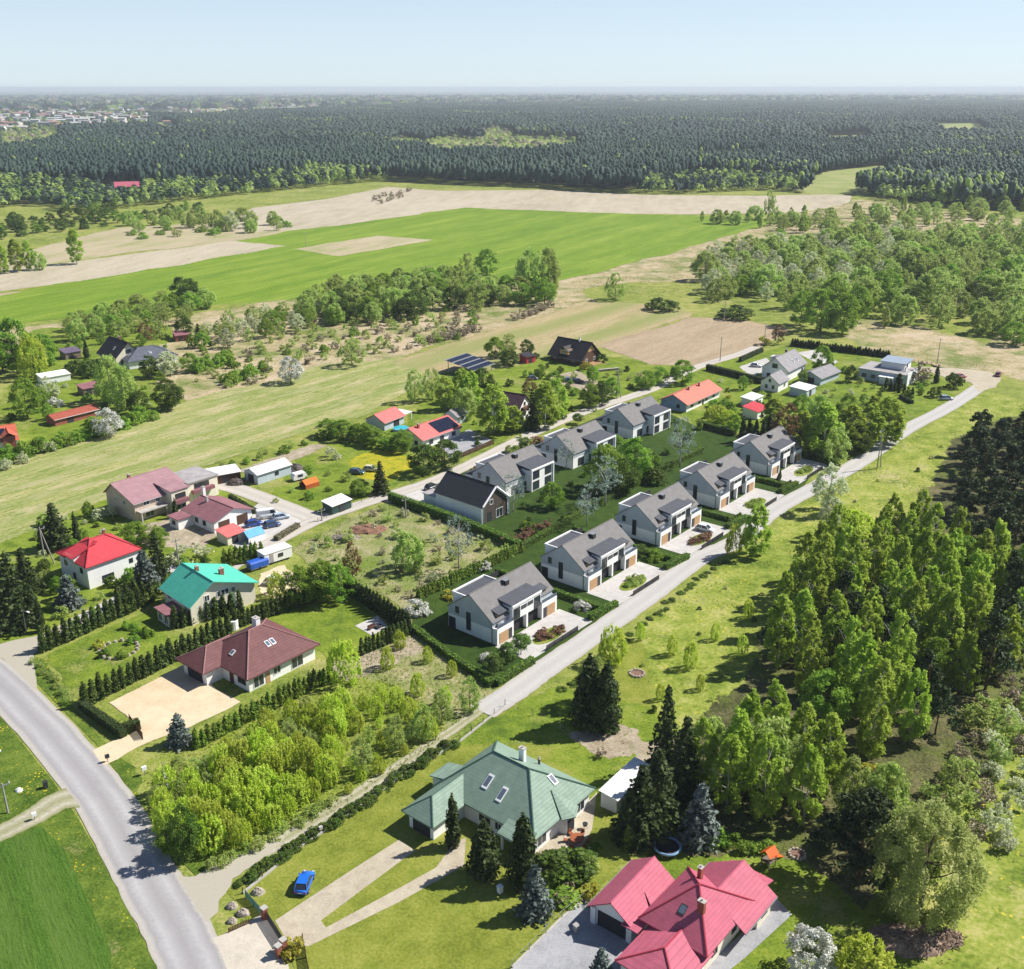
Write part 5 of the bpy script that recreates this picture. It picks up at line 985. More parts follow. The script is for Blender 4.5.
# ---------------------------------------------------------------- woods and groves
houses_avoid = [(20, 110, 0)]
scatter([(770,650),(800,600),(850,562),(905,545),(960,570),(1040,610),(1040,640),(985,690),(945,705),(905,750),(870,765),(830,745),(785,705)], 5.0, [('birch',8),('broad',.8),('pine',.7)], {'birch':(12,17),'broad':(9,12),'pine':(11,14)},
 {'birch':'tall fresh-green birch in the dense grove right of the wild meadow','broad':'green broad-crowned tree inside the dense birch grove','pine':'dark pine standing inside the dense birch grove'}, {'birch':'birches of the dense grove','broad':'broad trees inside the birch grove','pine':'pines inside the birch grove'}, 11, 130)
scatter([(962,560),(948,520),(958,470),(985,440),(1070,425),(1070,620),(1010,600)], 5.6, [('pine',1)], (8,13), 'dark pine in the pine clump above the birch grove', 'pines of the dark clump', 12, 70, 0, (1.05,1.4))
scatter([(690,770),(725,775),(770,745),(815,770),(828,815),(800,838),(745,828),(700,812)], 4.6, [('birch',5),('willow',1)], {'birch':(11,15),'willow':(9,12)}, {'birch':'drooping light-green birch in the group behind the crimson house','willow':'yellow-green willow in the birch group behind the crimson house'}, {'birch':'birches behind the crimson house','willow':'willows behind the crimson house'}, 13, 26)
for px, py, h in ((777,660,12),(985,690,15),(935,735,9),(1000,660,13)): at('pine', px, py, h, h*.55, 'dark pine at the ragged edge of the birch grove', 'pines edging the birch grove')
at('bigpine', 858, 878, 13, 14, 'wide spreading dark pine beside the olive willow'); at('bigwillow', 918, 918, 16, 14, 'big olive-yellow willow beside the spreading pine')
at('olive', 900, 890, 12, 10, 'thin budding tree behind the big olive willow'); at('blossom', 808, 972, 6, 6, 'white blossoming tree beside the crimson house'); at('lime', 862, 985, 6, 8, 'lime-green tree below the brushwood heap')
at('willow', 850, 815, 9, 6, 'yellowish young willow between the two birch groups'); at('yellowb', 872, 785, 3, 5, 'yellow-green gorse-like shrub in the grove clearing'); at('willow', 880, 835, 11, 8, 'soft green tree behind the spreading pine')
scatter([(945,770),(985,700),(1040,650),(1040,800),(1000,850),(950,850),(925,800)], 3.0, [('oliveb',3),('paleb',2),('brownb',2),('olive',1)], {'oliveb':(2,4),'paleb':(2,3.4),'brownb':(1.6,3),'olive':(5,8)}, {'oliveb':'greenish budding shrub on the slope beside the birch grove','paleb':'pale grey shrub on the slope beside the birch grove','brownb':'leafless brown shrub on the slope beside the birch grove','olive':'thin budding tree on the slope beside the birch grove'}, {'oliveb':'budding shrubs of the slope','paleb':'pale shrubs of the slope','brownb':'brown shrubs of the slope','olive':'thin trees of the slope'}, 15, 120)
TL = {'lime':'yellow-green sapling in the dense thicket beside the dirt track','olive':'olive budding sapling in the dense thicket beside the dirt track'}; TGp = {'lime':'saplings of the thicket','olive':'olive saplings of the thicket'}
scatter([(168,852),(154,795),(206,764),(300,715),(345,705),(330,790),(240,850)], 2.3, [('lime',8),('olive',1.5)], {'lime':(3.0,5.6),'olive':(2.6,4.4)}, TL, TGp, 17, 220, 0, (.9,1.2))
scatter([(345,705),(395,700),(440,733),(335,803),(325,790)], 2.9, [('lime',6),('olive',1.5)], {'lime':(1.6,4.0),'olive':(2,3.6)}, TL, TGp, 18, 60)
at('lime', 345, 683, 8, 6.5, 'bright lime-green tree at the hedge corner of the brown bungalow'); at('deep', 186, 860, 8.5, 5, 'dark leafy tree shading the asphalt road'); at('broad', 175, 852, 5, 5, 'green shrubby tree by the asphalt road shade')
for px, py in ((395,752),(424,740),(442,725),(362,775),(470,712)): at('olive', px, py, 6.5, 4, 'thin budding tree along the overgrown dirt track', 'thin trees along the dirt track')
for px, py, h in ((400,640),(430,655),(455,668),(385,668),(420,690),(445,700)) and [(400,648,3.5),(428,662,3),(452,676,3),(388,668,4),(418,695,4),(446,705,3.4)]: at('lime', px, py, h, h*.8, 'small lime-green sapling on the sandy plot beside the ball trees', 'saplings on the sandy plot')
# the belts beyond the village
scatter([(305,312),(335,300),(420,284),(470,290),(548,296),(545,306),(440,310),(385,330),(335,326),(300,320)], 7.5, [('willow',3),('broad',2),('olive',2),('deep',1)], (8,13), {'willow':'pale willow in the belt below the bright green field','broad':'green tree in the belt below the bright green field','olive':'budding tree in the belt below the bright green field','deep':'dark green tree in the belt below the bright green field'}, {'willow':'willows of the field belt','broad':'green trees of the field belt','olive':'budding trees of the field belt','deep':'dark trees of the field belt'}, 21, 60, 0, (1.1,1.5))
for k, px, py, h, w_, lb in (('broad',487,275,14,14,'dark round tree at the rim of the bright green field'),('olive',468,282,15,12,'tall yellowish tree at the rim of the bright green field'),('willow',530,296,22,16,'tall many-stemmed willow at the rim of the bright green field'),('willow',548,294,22,15,'second tall willow of the pair at the bright green field'),('deep',185,304,13,16,'round dark green tree on the rough strip by the green field'),('blossom',291,383,9,9,'white blossoming tree alone on the rough grass strip'),('olive',352,366,10,11,'lone olive bushy tree on the rough grass strip'),('olive',615,300,13,12,'thin dark tree on the dry strip beyond the ploughed field'),('deepb',662,310,5,14,'broad low dark shrub beyond the ploughed field'),('deepb',736,318,5,15,'broad low green shrub behind the ploughed field')): at(k, px, py, h, w_, lb)
scatter([(60,330),(100,318),(190,300),(215,303),(190,325),(120,335),(70,342)], 8, [('willow',2),('olive',3),('broad',1)], (6,9), {'willow':'pale willow in the scrub row below the fields','olive':'olive bushy tree in the scrub row below the fields','broad':'green tree in the scrub row below the fields'}, {'willow':'willows of the scrub row','olive':'olive trees of the scrub row','broad':'green trees of the scrub row'}, 22, 46, 0, (1.1,1.5))
scatter([(190,345),(215,330),(270,318),(330,312),(335,326),(270,338),(215,352)], 8, [('olive',2),('pale',2),('broad',1)], (5,8), {'olive':'olive bushy tree along the rough scrub path','pale':'whitish budding tree along the rough scrub path','broad':'green tree along the rough scrub path'}, {'olive':'olive trees along the scrub path','pale':'whitish trees along the scrub path','broad':'green trees along the scrub path'}, 23, 40, 0, (1.1,1.5))
scatter([(200,372),(330,318),(420,312),(480,310),(470,338),(400,352),(330,358),(230,392)], 6.5, [('oliveb',3),('brownb',2),('bush',1)], (2,3.6), {'oliveb':'budding shrub on the rough dry grass strip','brownb':'brown leafless shrub on the rough dry grass strip','bush':'green shrub on the rough dry grass strip'}, {'oliveb':'budding shrubs of the dry strip','brownb':'brown shrubs of the dry strip','bush':'green shrubs of the dry strip'}, 24, 110)
row((428,343), (478,332), 10, 'brownb', (3,4), 'brown leafless shrub in the low dark row on the stubble', 'brown shrub row on the stubble', 5, 1); row((515,320), (548,308), 7, 'brownb', (3,4), 'brown leafless shrub in the short upper row', 'short upper brown shrub row', 5, 1)
scatter([(700,268),(760,248),(830,248),(880,238),(905,236),(930,250),(900,275),(860,300),(800,312),(750,300),(705,302)], 10.5, [('willow',4),('pale',4),('broad',1),('olive',2)], {'willow':(10,15),'pale':(9,13),'broad':(9,13),'olive':(9,14)}, {'willow':'willow in the wet wood right of the green field','pale':'silvery-white tree in the wet wood right of the green field','broad':'green tree in the wet wood right of the green field','olive':'olive budding tree in the wet wood right of the green field'}, {'willow':'willows of the wet wood','pale':'silvery trees of the wet wood','broad':'green trees of the wet wood','olive':'olive trees of the wet wood'}, 25, 125, 0, (1.15,1.6))
scatter([(905,250),(960,236),(1060,240),(1060,345),(1005,338),(950,328),(880,322),(850,312),(880,285)], 11.5, [('olive',3),('willow',4),('broad',1.6),('deep',.4)], (9,16), {'willow':'willow in the far wood behind the beige dry meadow','broad':'green tree in the far wood behind the beige dry meadow','olive':'olive budding tree in the far wood behind the beige dry meadow','deep':'dark tree in the far wood behind the beige dry meadow'}, {'willow':'willows of the far wood','broad':'green trees of the far wood','olive':'olive trees of the far wood','deep':'dark trees of the far wood'}, 26, 150, 0, (1.15,1.55))
for px, py, h, w_ in ((800,326,15,14),(820,332,18,16),(842,334,17,15),(855,322,16,14),(832,318,18,16)): at('broad', px, py, h, w_, 'big bright green tree in the clump behind the ploughed field', 'big bright trees behind the ploughed field')
at('willow', 885, 328, 9, 4, 'slim young tree alone on the beige dry meadow'); at('broad', 1012, 345, 9, 12, 'round green tree at the bend of the beige track')
scatter([(690,222),(760,219),(830,217),(900,212),(985,208),(1060,212),(1060,228),(960,224),(890,232),(820,238),(740,228)], 13, [('birch',2),('willow',2),('olive',2)], (7,13), {'birch':'light birch along the far hedgerow below the forest','willow':'willow along the far hedgerow below the forest','olive':'budding tree along the far hedgerow below the forest'}, {'birch':'birches of the far hedgerow','willow':'willows of the far hedgerow','olive':'budding trees of the far hedgerow'}, 27, 80, 0, (1.2,1.7))
for px, py, h in ((768,219,22),(772,219,18)): at('olive', px, py, h, 9, 'tall thin tree at the tip of the bright green field', 'tall thin trees at the field tip')
for k, px, py, h in (('birch',3,274,17),('birch',18,272,18),('birch',30,270,16),('birch',77,264,20),('olive',-8,276,15),('willow',40,270,10),('olive',194,228,13),('willow',218,230,14),('pale',232,231,14),('olive',252,228,13),('deepb',84,229,8),('deepb',20,232,8),('deepb',45,232,9),('deepb',65,228,8),('deepb',12,226,8)): at(k, px, py, h, h*(.9 if k not in ('birch',) else .5), 'tree or bush standing along the sandy fields at far left', 'plants along the sandy fields')
scatter([(372,200),(385,196),(412,190),(402,198),(380,204)], 9, [('brownb',1)], (3,5), 'dark scrub bush on the small hump in the sandy field', 'bushes on the sandy hump', 28, 12)
scatter([(120,226),(190,218),(290,222),(285,232),(225,234),(130,240)], 16, [('willow',2),('olive',2),('bush',2)], {'willow':(7,11),'olive':(6,10),'bush':(3,5)}, {'willow':'pale willow bush between the sandy strips','olive':'olive bushy tree between the sandy strips','bush':'green bush between the sandy strips'}, {'willow':'willows of the sandy strips','olive':'olive trees of the sandy strips','bush':'bushes of the sandy strips'}, 31, 34, 0, (1.2,1.6))
scatter([(0,226),(95,214),(150,214),(200,206),(200,214),(110,226),(0,240)], 15, [('deep',3),('broad',2),('deepb',2)], {'deep':(7,11),'broad':(6,10),'deepb':(3,5)}, {'deep':'dark tree on the rough ground below the forest rim','broad':'green tree on the rough ground below the forest rim','deepb':'dark bush on the rough ground below the forest rim'}, {'deep':'dark trees below the forest rim','broad':'green trees below the forest rim','deepb':'dark bushes below the forest rim'}, 32, 44, 0, (1.2,1.6))
row((242,884), (452,744), 44, 'deepb', (.7,1.3), 'low dark shrub in the growth along the plinth fence', 'low growth along the plinth fence', 1.9, .5)  # dark shrubs added to make the fence's shadow band
row((215,868), (330,806), 16, 'oliveb', (.8,1.6), 'olive shrub at the thicket side of the dirt track', 'shrubs at the thicket edge', 2.0, .8)
# gardens at the far left
for k, px, py, h, w_, lb in (('deep',3,372,17,14,'big dark tree at the edge of the far gardens'),('broad',18,374,20,15,'tall bright green tree at the edge of the far gardens'),('lime',35,378,15,12,'yellow-green tree beside the tall dark garden trees'),('deep',-15,370,18,15,'dark tree in front of the sandy field corner'),('broad',45,366,12,10,'green tree behind the greenhouse tunnel'),('broad',28,418,13,10,'green tree between grey house and red shed'),('pale',50,400,8,8,'whitish blossoming tree in the vegetable garden'),('whiteb',56,407,3,5,'small white shrub in the vegetable garden'),('willow',112,402,15,11,'large pale green willow in the far garden'),('willow',125,410,14,10,'second pale willow beside the white blossoming tree'),('blossom',109,436,8,9.5,'large white blossoming tree at the mown field edge'),('deep',140,415,8,8,'dark green tree at the mown field edge'),('deep',168,410,10,10,'dark round tree at the corner of the mown field'),('pale',168,376,9,11,'wide whitish tree before the slate-blue bungalow'),('deep',150,378,8,8,'dark tree before the slate-blue bungalow'),('broad',190,372,7,8,'green garden tree right of the slate-blue bungalow'),('deepb',78,375,5,8,'dark clipped shrub mass right of the greenhouse'),('deepb',92,376,6,9,'dark shrub mass before the cream-gabled house'),('column',87,358,7,3,'small dark conifer left of the cream-gabled house'),('deep',185,338,9,8,'dark tree behind the slate-blue bungalow'),('rust',146,342,8,7,'coppery tree behind the cream-gabled house'),('olive',120,338,8,9,'olive tree behind the cream-gabled house'),('olive',160,338,8,8,'olive tree beyond the slate-blue bungalow'),('column',199,340,7,3,'slim dark conifer beyond the slate-blue bungalow')): at(k, px, py, h, w_, lb)
row((200,372), (228,362), 6, 'bush', (4,5), 'yellowish-green shrub of the garden row by the mown field', 'yellowish garden shrub row', 6, .6)
row((-5,465), (150,420), 24, 'bush', (2.5,4.5), 'green shrub in the ragged hedge along the mown field', 'ragged hedge along the mown field', 4.8, .8); row((5,470), (70,445), 4, 'paleb', (2.5,3.5), 'pale blossoming shrub in the ragged hedge along the mown field', 'pale shrubs of the ragged hedge', 4, 1)
row((230,385), (262,372), 5, 'bush', (3,4.5), 'green shrub above the mown field end', 'shrubs above the mown field end', 5, 1.5)
# village trees, left side
for k, px, py, h, w_, lb in (('spruce',58,548,11,7.5,'broad grey-green spruce at the mown field behind the red-roofed house'),('column',78,545,8,2.4,'slim thuja beside the broad grey-green spruce'),('column',44,552,7,2.6,'dark thuja left of the broad grey-green spruce'),('spruce',18,628,16,8,'tall dark spruce at the street corner'),('spruce',2,618,15,8,'tall dark spruce left of the street corner'),('yew',34,622,8,4,'dark conifer right of the tall street-corner spruces'),('spruce',28,592,10,6,'dark spruce behind the street-corner conifers'),('column',42,632,7,2.2,'narrow thuja standing by the side street corner'),('bluespruce',70,607,7,5.6,'small blue-grey spruce before the red-roofed house'),('bluespruce',147,590,9,6.5,'blue-grey spruce right of the red-roofed house'),('spruce',160,582,11,5.6,'dark spruce between the red and the teal roof'),('broad',135,543,5,7,'green garden bush below the dusty pink house'),('olive',152,540,4,6,'olive garden bush below the dusty pink house'),('broad',160,545,4,5,'rounded garden bush before the maroon garages'),('column',176,518,5,2,'dark conifer before the flat annex'),('paleb',105,518,3,6,'grey-green shrub left of the dusty pink house'),('paleb',190,560,3,8,'whitish flowering shrub below the maroon garages'),('broad',300,604,8,8,'bright green tree behind the brown bungalow lawn'),('broad',322,600,8.5,9,'bright green tree left of the lawn hedge corner'),('broad',340,602,8,7,'bright green tree at the lawn hedge corner'),('lime',277,596,5,5,'yellow-green bush right of the teal-roofed house'),('rust',353,580,8.5,4.5,'purple-brown tree at the tall dark hedge'),('willow',409,570,8.5,7.5,'pale willow alone on the sandy building plot'),('ghost',459,572,13,7.5,'tall bare-branched tree on the sandy building plot'),('deep',424,474,8.5,9,'dark green tree before the coral solar bungalow'),('deep',445,468,8,9,'second dark green tree right by the gravel road'),('spruce',381,494,9,5,'dark spruce by the yellow flowering lawn'),('broad',360,496,4.5,6,'light green bush left of the lawn spruce'),('paleb',333,458,3,5,'small whitish bush at the top of the orange-dotted lawn'),('bluespruce',180,744,5.5,4.2,'blue-green spruce at the sandy yard'),('ghost',228,604,6,5,'thin leafless tree before the teal-roofed house')): at(k, px, py, h, w_, lb)
row((332,436), (402,452), 7, 'broad', (5,6.5), 'green tree of the bushy hedge left of the coral solar bungalow', 'bushy hedge left of the coral bungalow', 8, .8)
for px, py in ((415,402),(432,400),(446,410),(462,402)): at('birch' if px > 440 else 'olive', px, py, 11, 7, 'light tree behind the coral solar bungalow', 'light trees behind the coral bungalow')
for k, px, py, h, w_, lb in (('birch',494,434,15,10,'large birch before the pale house by the gravel road'),('birch',512,432,8,7,'small birch by the gravel road verge'),('willow',464,420,10,9,'pale willow before the low grey-roofed house'),('birch',470,408,12,8,'birch left of the narrow maroon-black house'),('deep',482,398,10,9,'dark tree behind the roadside birches'),('spruce',532,430,13,4.5,'dark spruce right of the narrow maroon-black house'),('birch',545,428,14,9,'tall birch right of the dark spruce'),('birch',556,420,13,8,'tall birch at the gravel road beyond the spruce'),('broad',590,408,8,8,'green tree on the garden side of the gravel road'),('deep',602,405,8,8,'dark green tree by the utility pole'),('broad',612,398,7,6,'small green tree behind the utility pole'),('rust',530,396,6,6,'rusty bush in the cottage garden'),('broad',495,358,8,8,'yellowish tree behind the solar carport'),('olive',508,356,9,8,'olive tree behind the solar carport'),('deep',527,356,6.5,6,'dark round tree beside the red shed'),('deep',510,366,6,8,'dark bush mass left of the red shed'),('broad',540,378,5,5,'small tree on the cottage lawn'),('broad',556,385,5,7,'small green tree by the parked dark blue car'),('yellowb',586,370,3,4.5,'yellow shrub at the dark timber cottage'),('deepb',602,362,3,4,'green shrub at the cottage gable'),('broad',645,388,6,8,'dark green bush by the gravel road gate'),('broad',658,384,6,8,'green roadside bush near the salmon bungalow'),('broad',682,384,8.5,9,'round green tree at the gravel road bend'),('birch',772,434,11,8,'birch behind the coppery birch by the pink-red shed'),('broad',802,420,8,8,'green tree before the pale blue shed'),('willow',818,428,10,9,'pale willow in the trees before the grey outbuilding'),('broad',846,424,9,8,'green tree before the grey outbuilding'),('birch',872,428,10,8,'birch at the lawn edge of the flat-roofed house'),('lime',716,420,4.5,9,'lime-green shrub on the salmon bungalow lawn'),('lime',728,424,4,8,'second lime-green shrub on the salmon bungalow lawn'),('rust',785,452,14,10,'coppery birch behind the farthest estate house'),('birch',800,452,12,8,'green birch right of the coppery birch'),('birch',822,456,15,10,'tall birch in the clump behind the farthest estate house'),('birch',848,452,14,10,'tall birch in the middle of the roadside clump'),('olive',836,464,11,8,'yellow-olive tree at the front of the roadside clump'),('deep',812,448,11,9,'dark tree inside the roadside clump'),('birch',868,448,13,9,'birch right in the roadside clump'),('birch',886,444,14,10,'birch at the right end of the roadside clump'),('deep',860,455,8,7,'dark bush below the roadside clump'),('broad',821,371,9.5,8.5,'round green tree on a thin trunk behind the white house'),('deep',850,382,6,5,'small dark tree beside the flat-roofed house'),('brownb',919,382,6.5,8,'dry brown bushy tree at the flat-roofed house'),('column',936,383,6.5,2.6,'dark conifer on the lawn by the parking ground'),('deepb',953,388,5,6,'dark round shrub on the lawn by the parking ground'),('deepb',934,397,3,4,'small dark shrub near the grey-blue car'),('column',898,390,6,4,'dark conifer at the porch of the flat-roofed house'),('yellowb',764,345,3.5,5,'bright yellow shrub behind the white house hedge'),('rust',778,344,8,6,'bare brown tree behind the white house'),('pale',827,512,12,9,'silvery whitish tree beside the estate road'),('pale',826,538,9,6,'pale green tree on the meadow below the estate road'),('birch',755,556,12,6.5,'roadside birch in front of the fourth estate house'),('lime',733,556,7,4.5,'yellow-green sapling left of the roadside birch'),('lime',612,662,7,6,'yellow-green tree at the estate road edge'),('lime',853,536,6,12,'wide lime-green bush alone on the wild meadow'),('lime',842,528,4,5,'small lime-green bush on the wild meadow'),('deepb',858,412+36,2,3,'small dark shrub on the road verge')): at(k, px, py, h, w_, lb)
for px, py in ((742,442),(748,444),(755,445),(762,446),(768,440)): at('column', px, py, 8, 3, 'dark conifer before the pink-red shed', 'dark conifers before the pink-red shed')
# lower right gardens
for k, px, py, h, w_, lb in (('yew',588,726,13,6.5,'left one of two dark conifers on the meadow'),('yew',606,730,12.5,5.5,'right one of two dark conifers on the meadow'),('willow',592,705,9,6,'light green tree just behind the two dark conifers'),('column',734-4,738,2.2,2,'small round dark shrub on the meadow path'),('spruce',664,772,15,5.6,'tall black-green spruce behind the white hut'),('spruce',682,798,14,6,'black-green spruce in the shade behind the trampoline'),('spruce',640,838,12,7.5,'dark spruce before the white hut'),('spruce',656,828,13,7.5,'dark spruce right of the white hut'),('spruce',628,842,9,5,'smaller dark spruce at the white hut end'),('bluespruce',699,842,9.5,6,'blue spruce behind the trampoline'),('column',453,846,8.5,2.8,'slim conifer at the garage of the green house'),('yew',484,874,8.5,5,'stout conifer before the green house'),('yew',523,884,11,5,'tall conifer at the green house porch'),('bluespruce',535,914,7.5,4.6,'bluish spruce on the lawn of the green house'),('deepb',575,872,2.6,6,'dark spreading shrub beside the brick terrace'),('deepb',553,872,2,5,'green shrub below the brick terrace'),('bush',560,890,1.6,6,'low green shrub bed at the yard edge'),('yellowb',590,896,1.8,2.2,'yellow shrub at the crimson garage corner'),('bluespruce',601,975,4,3,'small blue spruce in the asphalt yard'),('yellowb',293,952,1.8,3,'yellow-green shrub at the entrance gate'),('brownb',601,757,1.6,1.8,'little brown conifer on the lawn behind the green house')): at(k, px, py, h, w_, lb)
row((626,850), (668,820), 9, 'thujay', (3.2,4.2), 'bright yellowish thuja in the row behind the crimson garage', 'thuja row behind the crimson garage')
row((705,842), (760,850), 6, 'bush', (1.2,2), 'low green shrub in the bed beside the blue spruce', 'shrub bed beside the blue spruce', 3, .8)
# thuja rows of the older gardens
row((44,652), (152,602), 17, 'thuja', (4.4,5.4), 'clipped cone thuja in the row along the side street', 'thuja row along the side street', 2.0)
row((120,607), (156,586), 6, 'thuja', (4.6,5.4), 'cone thuja in the back row before the blue-grey spruce', 'back thuja row by the blue-grey spruce', 2)
row((86,706), (228,634), 22, 'thuja', (4.0,5.2), 'cone thuja in the row between the garden and the sandy yard', 'thuja row along the sandy yard', 1.9)
row((230,630), (318,600), 20, 'thuja', (3.4,4.4), 'cone thuja in the row behind the brown bungalow', 'thuja row behind the brown bungalow', 1.7); row((176,628), (240,612), 9, 'thuja', (4,5), 'cone thuja in the row below the teal-roofed house', 'thuja row below the teal house', 1.9)
row((197,748), (330,680), 26, 'thujay', (2.8,3.8), 'yellowish thuja in the row between brown bungalow and thicket', 'thuja row by the thicket', 1.7)
row((346,592), (408,632), 18, 'yew', (4,4.6), 'dark thuja in the tall hedge row of the bungalow lawn', 'tall dark row of the bungalow lawn', 1.9); row((310,598), (340,590), 7, 'yew', (3.4,4), 'dark thuja in the row at the top of the bungalow lawn', 'dark row at the top of the lawn', 1.8)  # tall row: the thujas' shaded side is put into the dark needle colour
row((362,655), (410,634), 13, 'thuja', (3,3.8), 'thuja in the short row closing the bungalow lawn', 'short thuja row closing the lawn', 1.3)
row((419,599), (521,552), 36, 'roundthuja', (2.3,2.7), 'rounded bright thuja in the row at the first estate garden', 'rounded thuja row of the estate', 1.6)
row((226,566), (262,560), 8, 'thujay', (4,5), 'tall yellowish thuja in the screen before the garages', 'thuja screen before the garages', 2.0)
row((792,346), (888,358), 36, 'column', (2.6,3.5), 'dark thuja in the long row behind the white house', 'long dark row behind the white house', 2.3)
row((886,388), (912,398), 7, 'thuja', (3,4), 'small cone thuja in the bed of the flat-roofed house', 'thujas of the flat-roofed house bed', 1.5)
hedge([(82,708),(124,738)], 1.3, 1.6, 'low dark hedge between the sandy yard and the asphalt road', None, L_THUJAD); hedge([(118,735),(140,728)], 1.2, 1.7, 'short dark hedge left of the yard gate', None, L_THUJA)
hedge([(390,500),(455,523),(520,550)], 1.5, 2.1, 'tall clipped hedge along the black barn-shaped house plot'); hedge([(707,370),(735,377),(763,384)], 1.6, 2.2, 'dark clipped hedge in front of the white house drive', None, L_THUJAD); hedge([(704,428),(735,436)], 1.4, 1.9, 'dark hedge between salmon bungalow lawn and estate', None, L_DEEP)
hedge([(276,541),(298,527)], 1.4, 1.1, 'low brownish hedge at the garage forecourt', None, L_BROWN); hedge([(230,499),(256,514)], .9, 1.3, 'dark hedge along the yard entrance by the maroon garages', None, L_THUJAD); hedge([(740,362),(762,352)], 1.2, 1.8, 'dark hedge at the corner of the ploughed field', None, L_THUJAD)
hedge([(900,398),(912,404)], 1.2, 1.2, 'short dark hedge at the end of the roadside clump', None, L_THUJAD); hedge([(812,456),(838,470)], 1.3, 1.7, 'clipped hedge right of the farthest estate house')
# ---------------------------------------------------------------- estate gardens
Lw = [local(p, EA) for p in FRONT]
hl = ['clipped hedge around the first estate plot','clipped hedge between the first and second estate house','clipped hedge between the second and third estate house','clipped hedge between the third and fourth estate house','clipped hedge between the fourth and fifth estate house']
for i, f in enumerate(Lw):
    if i == 0:
        hedge([G(412,630), G(452,660), G(492,687)], 1.1, 1.3, hl[0], world=True); hedge([G(496,686), G(533,663)], 1.3, 1.3, 'clipped road hedge before the three ball trees', world=True)
    else: hedge([f(-5, -7.6), f(-5, 9), f(-5, 20)], 1.0, 1.2, hl[i], world=True); hedge([f(-9.6, -7.2), f(-1.5, -7.9)], 1.2, 1.3, 'clipped road hedge piece before the gap at estate house '+['','two','three','four','five'][i], world=True)
    # paved forecourts with a planted oval between them
    b = [f(-.6,-.03), f(-.6,-8.0), f(18.6,-8.0), f(18.6,-.03)]; sheet('forecourt', b, r_pave, .075+.001*i, world=True)
    kd = ['pinkb','oliveb','pinkb','oliveb','oliveb'][i]; lab = ['reddish flowering shrub in the oval bed of the first estate forecourt','grassy tuft shrub in the oval bed of the second estate forecourt','red-flowered shrub in the oval bed beside the white parked car','olive tuft shrub in the oval bed of the fourth estate forecourt','olive tuft shrub in the oval bed of the fifth estate forecourt'][i]
    oval = [f(9+4.3*math.cos(a*PI/8), -4.9+1.9*math.sin(a*PI/8)) for a in range(16)]; sheet('flower_bed', oval, g_weed, .085, world=True)
    r = random.Random(i)
    for j in range(13):
        a = r.uniform(0, 6.28); q = r.uniform(.1, .92); p = f(9+4.0*q*math.cos(a), -4.9+1.6*q*math.sin(a)); plant(kd, p[0], p[1], r.uniform(.8, 1.2), r.uniform(1.3, 1.8), lab, 'oval bed of estate forecourt '+'abcde'[i])
hedge([(521,550),(560,528),(600,505),(640,484),(668,468),(702,452)], 1.2, 1.5, 'long clipped hedge between the front and the garden row of the estate')
for px, py, lb in ((494,676,'round ball tree nearest the plot corner'),(508,665,'middle one of three round ball trees'),(521,655,'round ball tree nearest the red flower bed')): at('ball', px, py, 3.9, 3.5, lb)
for px, py, k, h, w_, lb in ((488,660,'whiteb',1.2,3,'small white shrub behind the ball trees'),(484,570,'whiteb',1.8,3.4,'white blossoming shrub behind the first estate house'),(452,597,'yellowb',1.6,3.6,'pale yellow flowering shrub left of the first estate house'),(416,612,'whiteb',2.2,5,'white flowering shrub at the plot hedge corner'),(582,610,'whiteb',1.9,3.4,'white blossom bush on the lawn between two estate houses'),(640,556,'ball',2.6,3,'round bush right of the second estate house'),(655,560,'bush',2.2,3.6,'rounded shrub on the lawn before the third estate house')): at(k, px, py, h, w_, lb)
for i, (u, n) in enumerate(((22.5,5),(22.5,5))):
    f = Lw[2+i]
    for j in range(n): p = f(20.5+j*1.2, -6.2); plant('roundthuja', p[0], p[1], 1.8, 1.5, 'round thuja beside the estate house forecourt hedge', 'round thujas by the estate forecourts')
for j in range(5): p = Lw[4](-3.6+j*1.0, -3.5+j*.3); plant('column', p[0], p[1], 2.4, 1.1, 'small dark cone conifer before the farthest estate house', 'small cones before the farthest house')
row((505,545), (548,528), 9, 'pinkb', (1.6,2.2), 'pinkish flowering shrub in the bed before the black barn house', 'pink shrub bed by the barn house', 2.4, .5)
for k, px, py, h, w_, lb in (('broad',606,490,12,11.5,'leafy tree in the estate garden before the middle garden house'),('broad',634,480,11.5,11,'bright leafy tree in the middle of the estate gardens'),('deep',622,492,9,9,'dark leafy tree under the bright estate garden tree'),('ghost',587,526,10.5,6.5,'slender grey-green tree in the estate garden'),('broad',552,508,6.5,6.5,'bright young tree before the first garden-row house'),('ghost',605,506,13,9,'sparse pale-trunked tree before the leafy estate trees'),('ghost',680,467,14,9,'tall sparse grey tree behind the third estate house'),('ghost',513,512,10,7,'sparse bluish tree at the barn-shaped house'),('ghost',566,470,9,6,'sparse pale tree between two garden-row houses'),('deepb',560,548,1.6,2.4,'small dark shrub on the estate lawn'),('deepb',655,482,4,6,'dark shrub in the estate garden shade'),('deepb',538,536,1.4,2,'low dark shrub near the pink bed'),('ball',578,424,3,3.6,'round clipped tree at the upper road corner of the garden row'),('ball',524,448,3,3.8,'round clipped tree at the gravel road by the garden row'),('pinkb',536,443,2,3.6,'red-leaved shrub at the gravel road by the garden row'),('bush',512,452,1.8,4,'low green shrub at the gravel road by the garden row'),('rust',482,470,2.4,3.4,'coppery shrub by the barn house drive'),('rust',475,474,2.2,3,'second coppery shrub by the barn house drive')): at(k, px, py, h, w_, lb)
